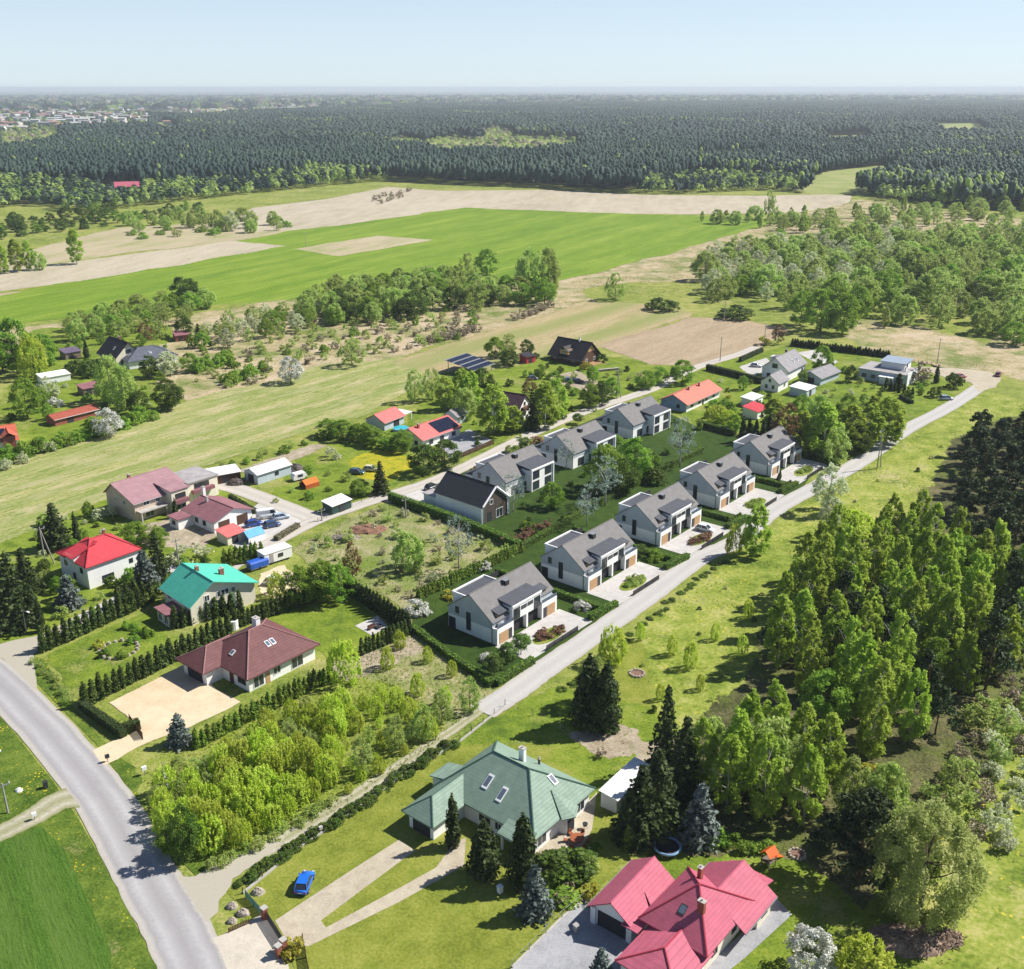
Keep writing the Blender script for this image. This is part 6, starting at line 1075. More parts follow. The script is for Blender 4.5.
GS = {'bush':(1.2,2.6),'deepb':(1,2.4),'oliveb':(1.2,2.6),'paleb':(1,2),'broad':(3.5,6),'brownb':(1,1.8),'yellowb':(.8,1.4)}; GK = [('bush',4),('deepb',4),('oliveb',3),('paleb',1),('broad',1.2),('brownb',1),('yellowb',.4)]
def garden(P, gap, where, seed, lim, ks=GK): 
    nm = {'bush':'green shrub','deepb':'dark green shrub','oliveb':'olive shrub','paleb':'pale shrub','broad':'small leafy tree','brownb':'brownish shrub','yellowb':'yellow flowering shrub'}
    scatter(P, gap, ks, GS, {k: v+' '+where for k, v in nm.items()}, {k: v+'s '+where for k, v in nm.items()}, seed, lim)
garden([(40,520),(100,515),(150,535),(205,560),(228,566),(200,590),(150,600),(70,640),(45,610)], 4.0, 'in the gardens around the red-roofed house', 51, 46)
garden([(215,470),(262,455),(318,440),(330,430),(345,445),(320,440),(262,462),(222,478)], 3.4, 'in the rough strip behind the yard sheds', 52, 30, [('oliveb',4),('bush',2),('brownb',2)])
garden([(445,400),(480,360),(520,350),(640,372),(690,372),(650,390),(560,425),(500,450),(450,440)], 5.0, 'in the gardens above the gravel road', 53, 60)
garden([(690,395),(740,372),(770,395),(800,420),(780,445),(700,424)], 4.5, 'in the garden between the salmon bungalow and the white house', 54, 30)
garden([(40,345),(170,325),(230,345),(185,405),(110,420),(20,440),(0,420)], 6.0, 'in the far allotment gardens', 55, 60, [('bush',4),('oliveb',3),('broad',3),('deepb',2),('paleb',1)])
garden([(400,500),(470,468),(640,402),(700,430),(668,462),(600,500),(522,545)], 4.5, 'on the lawns of the garden-row houses', 56, 34, [('deepb',5),('bush',3),('oliveb',1)])
garden([(545,872),(600,850),(592,880),(560,905)], 1.8, 'in the bed between the brick terrace and the asphalt yard', 57, 18, [('bush',1),('deepb',4),('oliveb',2),('brownb',1)])
garden([(268,505),(310,470),(390,470),(380,492),(320,512)], 5.5, 'on the flowering lawn by the gravel road', 58, 12, [('bush',3),('oliveb',2)])
garden([(800,362),(900,370),(930,385),(900,420),(850,400),(800,395)], 3.8, 'in the garden of the flat-roofed house', 59, 40)
garden([(296,548),(390,505),(520,552),(415,600),(372,588)], 3.6, 'on the sandy building plot', 61, 46, [('oliveb',4),('brownb',3),('paleb',2)])
row((562,690), (722,562), 30, 'deepb', (.2,.55), 'low dark shrub in the verge on the meadow side of the estate road', 'dark verge of the estate road', 1.7, .9)
for px, py, h in ((640,640,3.5),(672,655,4),(690,668,5),(715,640,3.5),(742,655,4),(700,690,3),(660,700,3),(748,618,4)): at('lime', px, py, h, h*.6, 'thin young tree scattered on the wild meadow', 'young trees on the wild meadow')
scatter([(560,690),(640,640),(770,560),(880,470),(960,420),(900,520),(780,620),(700,720),(640,750)], 10, [('deepb',2),('oliveb',2),('brownb',1)], (.6,1.2), 'low weedy shrub on the wild meadow beside the estate road', 'weedy shrubs on the wild meadow', 60, 40)
# rough grass tufts over the wild ground
def tufts(name, polys, n, h, m, seed, nb=3):
    r = np.random.default_rng(seed); V4 = []
    for P in polys:
        Q = W(P); a = np.array(Q); lo, hi = a.min(0), a.max(0); p = r.uniform(lo, hi, (n*3, 2)); p = p[inside_np(p, Q)][:n]
        clump = np.sin(p[:,0]*.21+1.3)*np.sin(p[:,1]*.17)+np.sin(p[:,0]*.063)*np.cos(p[:,1]*.05+2)+r.normal(0, .5, len(p)); p = p[clump > .1]; k = len(p)
        for _ in range(nb):
            an = r.uniform(0, 6.28, k); d = np.stack([np.cos(an), np.sin(an)], 1); hh = h*r.uniform(.5, 1.3, k); ww = hh*.5; c = p+r.normal(0, h*.35, (k, 2)); ln = r.normal(0, .35, (k, 2))*hh[:,None]
            z = np.zeros(k); v = [np.c_[c-d*ww[:,None]*.5, z], np.c_[c+d*ww[:,None]*.5, z], np.c_[c+d*ww[:,None]*.25+ln, hh], np.c_[c-d*ww[:,None]*.3+ln, hh*.8]]
            V4.append(np.stack(v, 1).reshape(-1, 3))
    me = np_mesh(name, np.concatenate(V4), 4, m); o = bpy.data.objects.new(name, me); COL.objects.link(o); return tag(o, None, None, None, 'stuff')
L_TUFT = leafmat('blade_grass', (.22,.29,.035), (.33,.37,.08), .6, .15, .3); L_TUFTD = leafmat('blade_dry', (.42,.36,.18), (.5,.43,.25), .5, .15, .25)
RM = [(560,700),(640,635),(770,532),(900,447),(1000,387),(1060,400),(1060,1000),(900,1000),(820,860),(720,850),(640,770)]
tag(tufts('rough_grass', [RM], 9000, .28, L_TUFT, 5), 'rough green grass tufts on the wild meadow', 'grass'); tag(tufts('dry_grass', [RM], 4000, .28, L_TUFTD, 6), 'straw-coloured dry grass on the wild meadow', 'grass')
tag(tufts('weeds', [[(168,860),(140,770),(200,730),(330,672),(412,632),(494,692),(440,740),(335,812),(240,858)], [(296,548),(390,503),(520,552),(412,626),(372,588)]], 5000, .28, L_TUFT, 7), 'weeds on the sandy plots and in the thicket', 'weeds')
tag(tufts('scrub_grass', [[(190,372),(330,322),(560,284),(690,255),(776,224),(860,202),(960,220),(900,245),(760,264),(690,300),(600,300),(480,330),(345,350),(240,384)]], 9000, .6, L_TUFTD, 8, 2), 'dry grass clumps on the rough strip', 'grass')
# ---------------------------------------------------------------- cars
TYRE = solid('tyre_rubber', (.02,.02,.02), .85, .1); RIM = solid('rim_alloy', (.45,.46,.47), .35, .05, metal=.7)
LAMPC = solid('headlamp_clear', (.7,.72,.74), .15, .03, spec=.6); LAMPR = solid('tail_lamp_red', (.35,.01,.01), .25, .05)
def car(label, px, py, deg, col, L=4.2, Wd=1.75, Hh=1.48, van=False, group=None):
    x, y = G(px, py); root = empty('van' if van else 'parked_car', (x, y, .1), D(deg), label, 'van' if van else 'car', group)
    pm = solid('car_paint_%d_%d_%d' % tuple(int(c*255) for c in col), col, .28, .04, .5, .5, coat=.6); hl, hw = L/2, Wd/2; b = MB(); s = MB()
    belt = .88*Hh/1.48; gl = .26
    # lower body: stations along the length (x, half width, z low, z high)
    st = [(-hl, hw*.82, .38, belt*.80), (-hl*.94, hw*.95, .26, belt*.98), (-hl*.55, hw, .2, belt), (hl*.30, hw, .2, belt*.98), (hl*.78, hw*.97, .22, belt*(.98 if van else .86)), (hl*.96, hw*.88, .28, belt*.70), (hl, hw*.74, .36, belt*.56)]
    v = []
    for X, w_, z0, z1 in st: v += [(X,-w_*.94,z0), (X,-w_,(z0+z1)*.5), (X,-w_*.93,z1), (X,w_*.93,z1), (X,w_,(z0+z1)*.5), (X,w_*.94,z0)]
    fs = []
    for i in range(len(st)-1):
        for k in range(6): a, c = i*6+k, i*6+(k+1)%6; fs.append((a, c, c+6, a+6))
    fs += [tuple(range(5,-1,-1)), tuple(range((len(st)-1)*6, len(st)*6))]; b.faces(v, fs); bo_ = b.build('body', pm, root, True)
    r0, r1, f0, f1 = (-hl*.97, -hl*.93, hl*.52, hl*.74) if van else (-hl*.88, -hl*.66, hl*.14, hl*.50)
    z0, z1 = belt-.02, Hh; w0, w1 = hw*.93, hw*.74
    A = [(r0,-w0,z0),(f1,-w0,z0),(f1,w0,z0),(r0,w0,z0)]; T = [(r1,-w1,z1),(f0,-w1,z1),(f0,w1,z1),(r1,w1,z1)]
    g = MB(); g.faces(A+T, [(0,1,5,4),(1,2,6,5),(2,3,7,6),(3,0,4,7)]); g.build('side_windows' if False else 'window', PANE, root)
    t = MB(); t.slab([(r1-.02,-w1-.02,z1+.03),(f0+.05,-w1-.02,z1+.03),(f0+.05,w1+.02,z1+.03),(r1-.02,w1+.02,z1+.03)], .05)
    for k in range(4): t.tube([Vector(A[k])+Vector((0,0,.01)), Vector(T[k])], .045, 5)
    for sy in (-1, 1): t.tube([((r0+f1)/2-.1, sy*w0*.99, z0), ((r1+f0)/2-.1, sy*w1*1.01, z1)], .05, 5)
    if van: t.box(r0*.99, -w0-.01, z0, f0*.35, -w0*.86, z1-.05); t.box(r0*.99, w0*.86, z0, f0*.35, w0+.01, z1-.05)
    t.build('roof', pm, root)
    for sx in (-.62, .62):
        for sy in (-1, 1):
            wv = MB(); c = (hl*sx, sy*(hw-.09), .31); wv.tube([(c[0],c[1]-.11,c[2]),(c[0],c[1]+.11,c[2])], .31, 12); wo = wv.build('wheel', TYRE, root); q = MB(); q.tube([(c[0],c[1]+sy*.09,c[2]),(c[0],c[1]+sy*.125,c[2])], .19, 10); q.build('rim', RIM, wo)
    for sy in (-1, 1):
        h = MB(); h.box(hl*.90, sy*hw*.50, belt*.58, hl*.985, sy*hw*.80, belt*.72); h.build('headlight', LAMPC, root); h = MB(); h.box(-hl*1.005, sy*hw*.55, belt*.62, -hl*.955, sy*hw*.84, belt*.82); h.build('taillight', LAMPR, root)
        h = MB(); h.box(f1*.86, sy*hw*.98, belt, f1*.98, sy*(hw+.17), belt+.14); h.build('mirror', pm, root)
    h = MB(); h.box(-hl-.012, -.26, .5, -hl+.02, .26, .61); h.build('number_plate', FRAMEW, root); return root
car('bright blue hatchback parked on the lawn beside the brick drive', 305, 886, 84, (.012,.13,.62), 4.1)
car('white estate car parked before the third estate house', 705, 531, -35, (.72,.73,.74), 4.5); car('white car on the drive of the grey-roofed white house', 756, 367, -20, (.70,.71,.72))
car('grey-blue car parked at the lawn edge by the end of the estate road', 946, 400, 5, (.25,.32,.40), 4.6); car('crimson car on the parking ground by the conifer', 960, 378, 15, (.42,.03,.09), 4.6); car('dark red car at the far end of the estate road', 998, 376, 60, (.22,.015,.04), 4.4)
car('dark teal car standing on the flowering lawn', 357, 474, -10, (.05,.10,.12)); car('pale yellow car standing on the flowering lawn', 371, 471, -10, (.60,.56,.34)); car('dark blue car on the cottage drive', 568, 382, 0, (.03,.09,.25)); car('black car beside the dark blue car on the cottage drive', 578, 383, 0, (.03,.03,.045))
car('silver car behind the maroon-roofed garages', 209, 493, -20, (.40,.42,.46)); car('deep blue car before the garage doors', 254, 526, 30, (.02,.06,.28)); car('white van on the forecourt by the low brown hedge', 268, 518, 20, (.72,.72,.71), 5.4, 1.95, 2.2, True); car('light silver-blue car beside the white van', 281, 519, 30, (.42,.50,.62), 4.4); car('navy car in front of the white van', 272, 527, 30, (.03,.06,.16))
car('white off-road car on the drive of the teal-roofed house', 275, 585, -15, (.70,.70,.69), 4.5, 1.9, 1.8); car('dark car under the barn house car port', 432, 489, 49, (.04,.045,.05)); car('blue car behind the birch beside the pale house', 463, 410, 0, (.06,.10,.20)); car('dark blue small car on the cottage lawn', 533, 380, 20, (.03,.06,.13), 3.6)
# ---------------------------------------------------------------- trailers, tents, heaps
o = G(287, 560); root = empty('site_trailer', (o[0], o[1]), D(42), 'white box trailer standing by the gravel road bend', 'trailer'); boxpart(root, 'body', FRAMEW, (-5.2, 0, .5, 1.4, 3.2, 2.7)); boxpart(root, 'roof', R_WHITE, (-5.3, -.1, 2.71, 1.5, 3.3, 2.8))
for x in (-3.6, .2):
    for y in (.2, 3.0): b = MB(); b.tube([(x, y-.12, .35), (x, y+.12, .35)], .35, 10); b.build('wheel', TYRE, root)
window(root, ('v', 0, -1), -1.4, 1.3, 1.2, .8, FRAMED, 0); door(root, ('v', 0, -1), -3.6, .9, 2.0, R_FLAT, .55)
o = G(258, 568); root = empty('covered_trailer', (o[0], o[1]), D(42), 'small trailer under a bright blue tarpaulin', 'trailer'); b = MB(); b.ext([(-1.1,.6),(1.1,.6),(1.1,1.7),(.7,2.0),(-.7,2.0),(-1.1,1.7)], 'u', -2.1, 2.1); b.build('tarpaulin', solid('blue_tarpaulin', (.02,.10,.45), .5, .15, 1.5), root); boxpart(root, 'bed', METAL, (-2.15, -1.05, .4, 2.15, 1.05, .59))
for y in (-1.0, 1.0): b = MB(); b.tube([(0, y-.1, .32), (0, y+.1, .32)], .32, 10); b.build('wheel', TYRE, root)
b = MB(); b.tube([(2.1,0,.5),(3.4,0,.45)], .05); b.build('drawbar', METAL, root)
def tent(label, px, py, deg, l, w_, h, m, m2, open_=False):
    o = G(px, py); root = empty('tent', o, D(deg), label, 'tent'); b = MB(); b.slab([(0,0,h*.55),(l,0,h*.55),(l,w_/2,h),(0,w_/2,h)], .04); b.slab([(0,w_/2,h+.001),(l,w_/2,h+.001),(l,w_,h*.55),(0,w_,h*.55)], .04); b.build('canopy', m, root)
    b = MB(); b.box(.05, .05, 0, l-.05, .09, h*.52); b.box(.05, w_-.09, 0, l-.05, w_-.05, h*.52); b.ext([(.1,.0),(w_-.1,0),(w_-.1,h*.5),(w_/2,h*.93),(.1,h*.5)], 'u', l-.12, l-.08); b.build('tent_wall', m2, root); return root
tent('small bright orange tent on the flowering lawn', 306, 490, 45, 4.2, 3.0, 2.2, solid('orange_cloth', (.62,.16,.03), .8, .25, 2), solid('orange_cloth_dark', (.45,.10,.03), .8)); tent('blue and white pavilion by the garage forecourt', 249, 545, 48, 4.5, 3.4, 2.8, solid('sky_blue_cloth', (.12,.36,.70), .7, .1), FRAMEW)
o = G(299, 480); root = empty('caravan', o, D(40), 'small white caravan at the edge of the flowering lawn', 'caravan'); b = MB(); b.ext([(-1.9,.5),(1.9,.5),(2.0,1.2),(1.5,2.1),(-1.5,2.1),(-2.0,1.3)], 'v', -.95, .95); b.build('body', FRAMEW, root); window(root, ('v', -.95, -1), 0, 1.2, 1.4, .6, FRAMED, 0); b = MB(); b.tube([(0,-1.0,.3),(0,1.0,.3)], .3, 10); b.build('wheel', TYRE, root)
o = G(401, 431); root = empty('garden_pool', o, 0, 'round turquoise garden pool between the coral roofs', 'pool'); b = MB(); b.cyl(0, 0, 0, 1.0, 2.4, 20); b.build('pool_wall', solid('pool_side', (.30,.45,.55), .6), root); b = MB(); b.cyl(0, 0, 1.0, 1.02, 2.25, 20); b.build('water', solid('pool_water', (.03,.42,.52), .1, .1, spec=.6), root)
def heap(name, label, cat, px, py, rx, ry, h, m, seed, sticks=0, group=None):
    x, y = G(px, py); r = random.Random(seed); b = MB(); n, k = 18, 6; v = []
    for j in range(k+1):
        for i in range(n): a = 2*PI*i/n; q = (1-j/k)**.8*r.uniform(.85, 1.15); v.append((rx*q*math.cos(a), ry*q*math.sin(a), h*(1-(1-j/k)**2)*r.uniform(.8, 1.1)-(.1 if j == 0 else 0)))
    b.faces(v, [(j*n+i, j*n+(i+1)%n, (j+1)*n+(i+1)%n, (j+1)*n+i) for j in range(k) for i in range(n)])
    for i in range(sticks):
        a = r.uniform(0, 6.28); q = r.random()**.5; c = Vector((rx*q*math.cos(a), ry*q*math.sin(a), h*(1-q*q)+.1)); d = Vector((r.gauss(0,1), r.gauss(0,1), r.gauss(0,.35))).normalized()*r.uniform(.3, .8); d.z *= .4; b.tube([c-d, c+d], r.uniform(.03, .08), 4)
    o = b.build(name, m); o.location = (x, y, .05); return tag(o, label, cat, group)
g_heap = solid('brush_brown', (.27,.19,.14), .95, .35, 2, bump=.4); heap('brush_heap', 'wide brown heap of cut brushwood below the olive willow', 'heap', 908, 941, 5.2, 2.6, 1.3, g_heap, 3, 260); heap('brush_heap', 'smaller brushwood heap at the end of the wide one', 'heap', 944, 939, 2.2, 1.6, 1.1, g_heap, 4, 90)
heap('earth_heap', 'reddish-brown heap of earth on the sandy building plot', 'heap', 367, 530, 4.6, 3.2, .9, solid('earth_red', (.22,.12,.08), .95, .3, 1.2, bump=.5), 5); heap('rubble_heap', 'grey heap of rubble and timber on the sandy building plot', 'heap', 345, 538, 3.6, 1.6, .7, solid('rubble_grey', (.30,.26,.22), .95, .35, 2), 6, 40)
heap('scrap_heap', 'dark scrap pile at the end of the long white shed', 'heap', 294, 470, 3, 2.4, 1.6, solid('scrap_dark', (.12,.10,.09), .8, .5, 3), 8, 60); heap('scrap_heap', 'scrap pile between the dark shed and the white shed', 'heap', 236, 484, 2.4, 1.8, 1.5, MATS['scrap_dark'], 9, 50); heap('gravel_heap', 'pale gravel heap on the lawn with parked cars', 'heap', 334, 472, 4, 2.4, .35, r_pave, 10)
STONE = solid('boulder_stone', (.36,.31,.26), .9, .2, 1.5, bump=.4)
for px, py, s_, lb in ((232,907,.8,'boulder in the grass nearest the main road corner'),(243,914,.9,'flat boulder behind the entrance wall'),(232,922,.7,'boulder at the foot of the entrance wall'),(258,893,.9,'boulder inside the fence at its road end'),(19,791,.6,'white boulder on the grass left of the field track')): heap('boulder', lb, 'boulder', px, py, s_, s_*.8, s_*.8, FRAMEW if px == 19 else STONE, px)
def fire_ring(label, px, py, r_):
    o = G(px, py); root = empty('fire_ring', (o[0], o[1], .06), 0, label, 'fire pit'); r = random.Random(px)
    for i in range(14): a = 2*PI*i/14; b = MB(); b.cyl(r_*math.cos(a), r_*math.sin(a), 0, r.uniform(.22,.36), r_*.21, 7, 0, r_*.16); b.build('stone', STONE, root)
    b = MB(); b.cyl(0, 0, 0, .05, r_*.85, 14); b.build('ash', solid('ash_bed', (.20,.12,.09), .95, .3, 3), root)
fire_ring('stone fire ring on the meadow by the two dark conifers', 637, 674, 1.25); fire_ring('stone fire ring on the lawn right of the crimson house', 797, 855, 1.05)
o = G(667, 851); root = empty('trampoline', o, 0, 'round trampoline with pale blue rim and a ladder', 'trampoline'); b = MB()
ring = [(1.75*math.cos(2*PI*i/24), 1.75*math.sin(2*PI*i/24), .8) for i in range(25)]; b.tube(ring, .17, 6, cap=False); b.build('rim', solid('trampoline_blue', (.20,.32,.50), .6), root); b = MB(); b.cyl(0, 0, .79, .81, 1.6, 24); b.build('mat', solid('trampoline_mat', (.015,.015,.02), .7), root)
for i in range(6): a = 2*PI*i/6; b = MB(); b.tube([(1.7*math.cos(a),1.7*math.sin(a),.8),(1.7*math.cos(a),1.7*math.sin(a),0)], .04); b.build('leg', METAL, root)
b = MB(); b.tube([(1.6,.75,1.0),(2.1,1.0,0)], .04); b.tube([(1.75,.45,1.0),(2.25,.7,0)], .04)
for z in (.25,.55,.8): b.tube([(1.6+.5*(1-z),.75+.25*(1-z),z),(1.75+.5*(1-z),.45+.25*(1-z),z)], .03)
b.build('ladder', METAL, root)
o = G(768, 866); root = empty('play_tower', o, D(40), 'small play tower with orange roof and slide on the lawn', 'play tower')
for x in (-.7,.7):
    for y in (-.6,.6): b = MB(); b.box(x-.06,y-.06,0,x+.06,y+.06,2.2); b.build('post', WOODG, root)
boxpart(root, 'platform', WOODG, (-.8,-.7,1.0,.8,.7,1.1)); b = MB(); b.slab([(-.95,-.85,2.1),(.95,-.85,2.1),(.95,0,2.9),(-.95,0,2.9)], .06); b.slab([(-.95,0,2.901),(.95,0,2.901),(.95,.85,2.1),(-.95,.85,2.1)], .06); b.build('roof', solid('orange_plastic', (.62,.12,.02), .5), root); b = MB(); b.slab([(.8,-.3,1.1),(2.9,-.3,.15),(2.9,.3,.15),(.8,.3,1.1)], .06); b.build('slide', MATS['orange_plastic'], root)
o = G(577, 842); root = empty('garden_table', o, D(30), 'oval brown garden table on the brick terrace', 'table'); b = MB(); b.cyl(0, 0, .70, .76, 1.0, 16); b.build('table_top', solid('garden_wood', (.32,.10,.04), .6, .15), root)
for a in range(4): b = MB(); b.tube([(.7*math.cos(a*PI/2+.7),.7*math.sin(a*PI/2+.7),0),(.6*math.cos(a*PI/2+.7),.6*math.sin(a*PI/2+.7),.7)], .04); b.build('leg', WOODB, root)
for i in range(6):
    a = 2*PI*i/6; p = (o[0]+1.55*math.cos(a), o[1]+1.55*math.sin(a)); ch = empty('garden_chair', p, a, 'brown wooden chair around the oval terrace table', 'chair', 'chairs of the brick terrace'); boxpart(ch, 'seat', MATS['garden_wood'], (-.25,-.25,.40,.25,.25,.45)); boxpart(ch, 'backrest', MATS['garden_wood'], (.2,-.25,.46,.26,.25,.95))
    for x in (-.2,.2):
        for y in (-.2,.2): boxpart(ch, 'leg', WOODB, (x-.03,y-.03,0,x+.03,y+.03,.40))
o = G(585, 829); root = empty('grill', o, 0, 'small round grill at the back of the brick terrace', 'grill'); b = MB(); b.cyl(0, 0, .6, .95, .3, 12, 0, .38); b.build('bowl', DARKMETAL, root)
for a in range(3): b = MB(); b.tube([(.35*math.cos(a*2.1),.35*math.sin(a*2.1),0),(.2*math.cos(a*2.1),.2*math.sin(a*2.1),.6)], .03); b.build('leg', METAL, root)
# lawn terrace of the brown bungalow
o = G(372, 629); sheet('garden_terrace', [(355,626),(378,616),(388,627),(372,636)], r_pave, .085); root = empty('garden_bench', o, D(50), 'dark garden bench on the pale lawn terrace', 'bench'); boxpart(root, 'seat', WOODB, (-.9,-.25,.4,.9,.25,.46)); boxpart(root, 'backrest', WOODB, (-.9,.22,.47,.9,.28,.95)); boxpart(root, 'leg', WOODB, (-.8,-.2,0,-.7,.2,.4)); boxpart(root, 'leg', WOODB, (.7,-.2,0,.8,.2,.4))
o = G(379, 628); root = empty('lounge_table', o, D(50), 'low dark lounge table on the pale lawn terrace', 'table'); boxpart(root, 'table_top', DARKMETAL, (-.7,-.5,.4,.7,.5,.46)); 
for x in (-.6,.6):
    for y in (-.4,.4): boxpart(root, 'leg', DARKMETAL, (x-.04,y-.04,0,x+.04,y+.04,.4))
# round stone bed in the garden
o = G(119, 650); root = empty('stone_bed', (o[0], o[1], .06), 0, 'round stone-edged garden bed with gravel and shrubs', 'garden bed'); b = MB(); b.cyl(0, 0, 0, .35, 3.4, 22, 0, 3.2); b.build('gravel', r_yard, root); r = random.Random(5)
for i in range(18): a = 2*PI*i/18; b = MB(); b.cyl(3.3*math.cos(a), 3.3*math.sin(a), 0, r.uniform(.3,.55), .4, 7, 0, .28); b.build('stone', STONE, root)
for px, py, k, lb in ((99,648,'yellowb','orange-yellow shrub left of the round stone bed'),(122,658,'bush','small green shrub in front of the round stone bed'),(134,643,'bush','small green shrub right of the round stone bed'),(105,658,'deepb','dark shrub at the left rim of the round stone bed')): at(k, px, py, 1.6, 2.0, lb)
row((35,664), (72,702), 9, 'oliveb', (.9,1.5), 'dry little shrub in the border along the main road verge', 'border shrubs along the main road', 1.6, .5); row((130,628), (150,638), 5, 'bush', (1,1.6), 'small garden shrub before the teal house porch', 'shrubs before the teal porch', 1.8, .6); row((590,905), (572,897), 3, 'brownb', (.6,1.0), 'little brown shrub at the yard edge', 'brown shrubs at the yard edge', 1.2, .3)
# ---------------------------------------------------------------- fences, gates, walls
def fence(label, pts, h, m=METAL, gap=2.5, plinth=0.0, rails=(.3,.95), boards=False, world=False, name='fence', group=None):
    P = pts if world else W(pts); root = empty(name, P[0], 0, label, 'fence', group); ox, oy = P[0]; npost = 0; rl = MB(); pl = MB(); bd = MB(); posts = []
    for a, b_ in zip(P[:-1], P[1:]):
        a = (a[0]-ox, a[1]-oy); b_ = (b_[0]-ox, b_[1]-oy); l = math.hypot(b_[0]-a[0], b_[1]-a[1]); n = max(1, int(l/gap))
        for i in range(n+1):
            if i == 0 and posts: continue
            posts.append((a[0]+(b_[0]-a[0])*i/n, a[1]+(b_[1]-a[1])*i/n))
        for t in rails: rl.tube([(a[0],a[1],h*t),(b_[0],b_[1],h*t)], .014, 4)
        if plinth: pl.obox(a, b_, .28, 0, plinth)
        if boards:
            d = ((b_[0]-a[0])/l, (b_[1]-a[1])/l); k = int(l/.2)
            for i in range(k): q = (a[0]+d[0]*(i+.1)*.2, a[1]+d[1]*(i+.1)*.2); bd.obox(q, (q[0]+d[0]*.15, q[1]+d[1]*.15), .03, .08, h*.97)
    for x, y in posts[:100]: b = MB(); b.box(x-.05, y-.05, 0, x+.05, y+.05, h); b.build('post', m, root)
    rl.build('rail', m, root)
    if plinth: pl.build('plinth', CONC, root)
    if boards: bd.build('slats', m, root)
    return root
WIRE = solid('dark_wire', (.07,.08,.07), .6)
fence('long low fence on a concrete plinth along the dirt track', [(243,894),(300,848),(345,818),(400,778),(460,742),(505,706)], 1.1, WIRE, 2.6, .30); fence('wire fence between the meadow and the green house garden', [(505,706),(533,716),(560,730),(580,748)], 1.3, METAL, 3)
fence('brown wooden fence along the gravel road at the coral bungalow', [(450,463),(470,454),(494,444)], 1.5, WOODB, 2.4, 0, (.3,.85), True); fence('rustic rail fence on the meadow below the roadside birch', [(769,549),(790,554),(812,560)], 1.0, WOODG, 3, 0, (.5,.9)); fence('low fence along the sandy plot by the gravel road', [(300,546),(340,527),(388,504)], 1.0, WOODG, 3)
fence('pale low fence beside the dark green shed', [(318,522),(352,507),(380,495)], 1.1, WOODG, 2.5, .2, (.4,.9)); fence('mesh fence at the thicket edge by the asphalt road', [(163,770),(172,800),(165,835)], 1.4, METAL, 3, .2); fence('grey fence at the asphalt yard edge', [(512,968),(562,918),(588,897)], 1.2, METAL, 2.5, .2)
o = G(265, 917); e = G(284, 947); fence('dark sliding entrance gate of the green house drive', [(265,917),(284,947)], 1.5, DARKMETAL, 3, 0, (.1,.5,.95), True, name='gate'); fence('green wire gate panel left of the sliding gate', [(246,898),(262,916)], 1.3, solid('green_wire', (.10,.22,.17), .6), 1.5, 0, (.1,.5,.95), True, name='gate'); fence('low brown board wall at the entrance of the green house', [(229,933),(249,924)], .8, WOODB, 2, 0, (.3,.9), True); fence('brown board fence right of the entrance gate', [(303,942),(309,975)], 1.3, WOODB, 2, 0, (.3,.9), True)
for px, py, lb in ((265,919,'dark gate pier at the upper end of the sliding gate'),(284,951,'dark gate pier at the lower end of the sliding gate'),(279,957,'dark gate pier beside the yellow-green gate shrub')):
    x, y = G(px, py); root = empty('gate_pier', (x, y), D(50), lb, 'pier'); boxpart(root, 'shaft', BRICK, (-.3,-.3,0,.3,.3,1.7)); boxpart(root, 'cap', CONC, (-.38,-.38,1.701,.38,.38,1.82))
fence('brown sliding gate of the sandy yard', [(130,722),(143,740)], 1.5, WOODB, 3, 0, (.1,.9), True, name='gate')
fence('boundary fence right of the long flat-roofed house', [(905,362),(940,366),(985,368)], 1.3, METAL, 3)
for i, f in enumerate(Lw):
    fence('black yard gate before the '+['first','second','third','fourth','fifth'][i]+' estate house forecourt', [f(4.2,-8.05), f(13.8,-8.05)], 1.2, DARKMETAL, 2.4, 0, (.1,.5,.95), True, True, 'gate')
o = Lw[4](24, -5); root = empty('garden_wall', o, EA, 'sandy stone garden wall right of the farthest estate house', 'wall'); boxpart(root, 'wall', r_yard, (0,0,0,4.2,.4,2.0)); boxpart(root, 'coping', CONC, (-.1,-.1,2.001,4.3,.5,2.1))
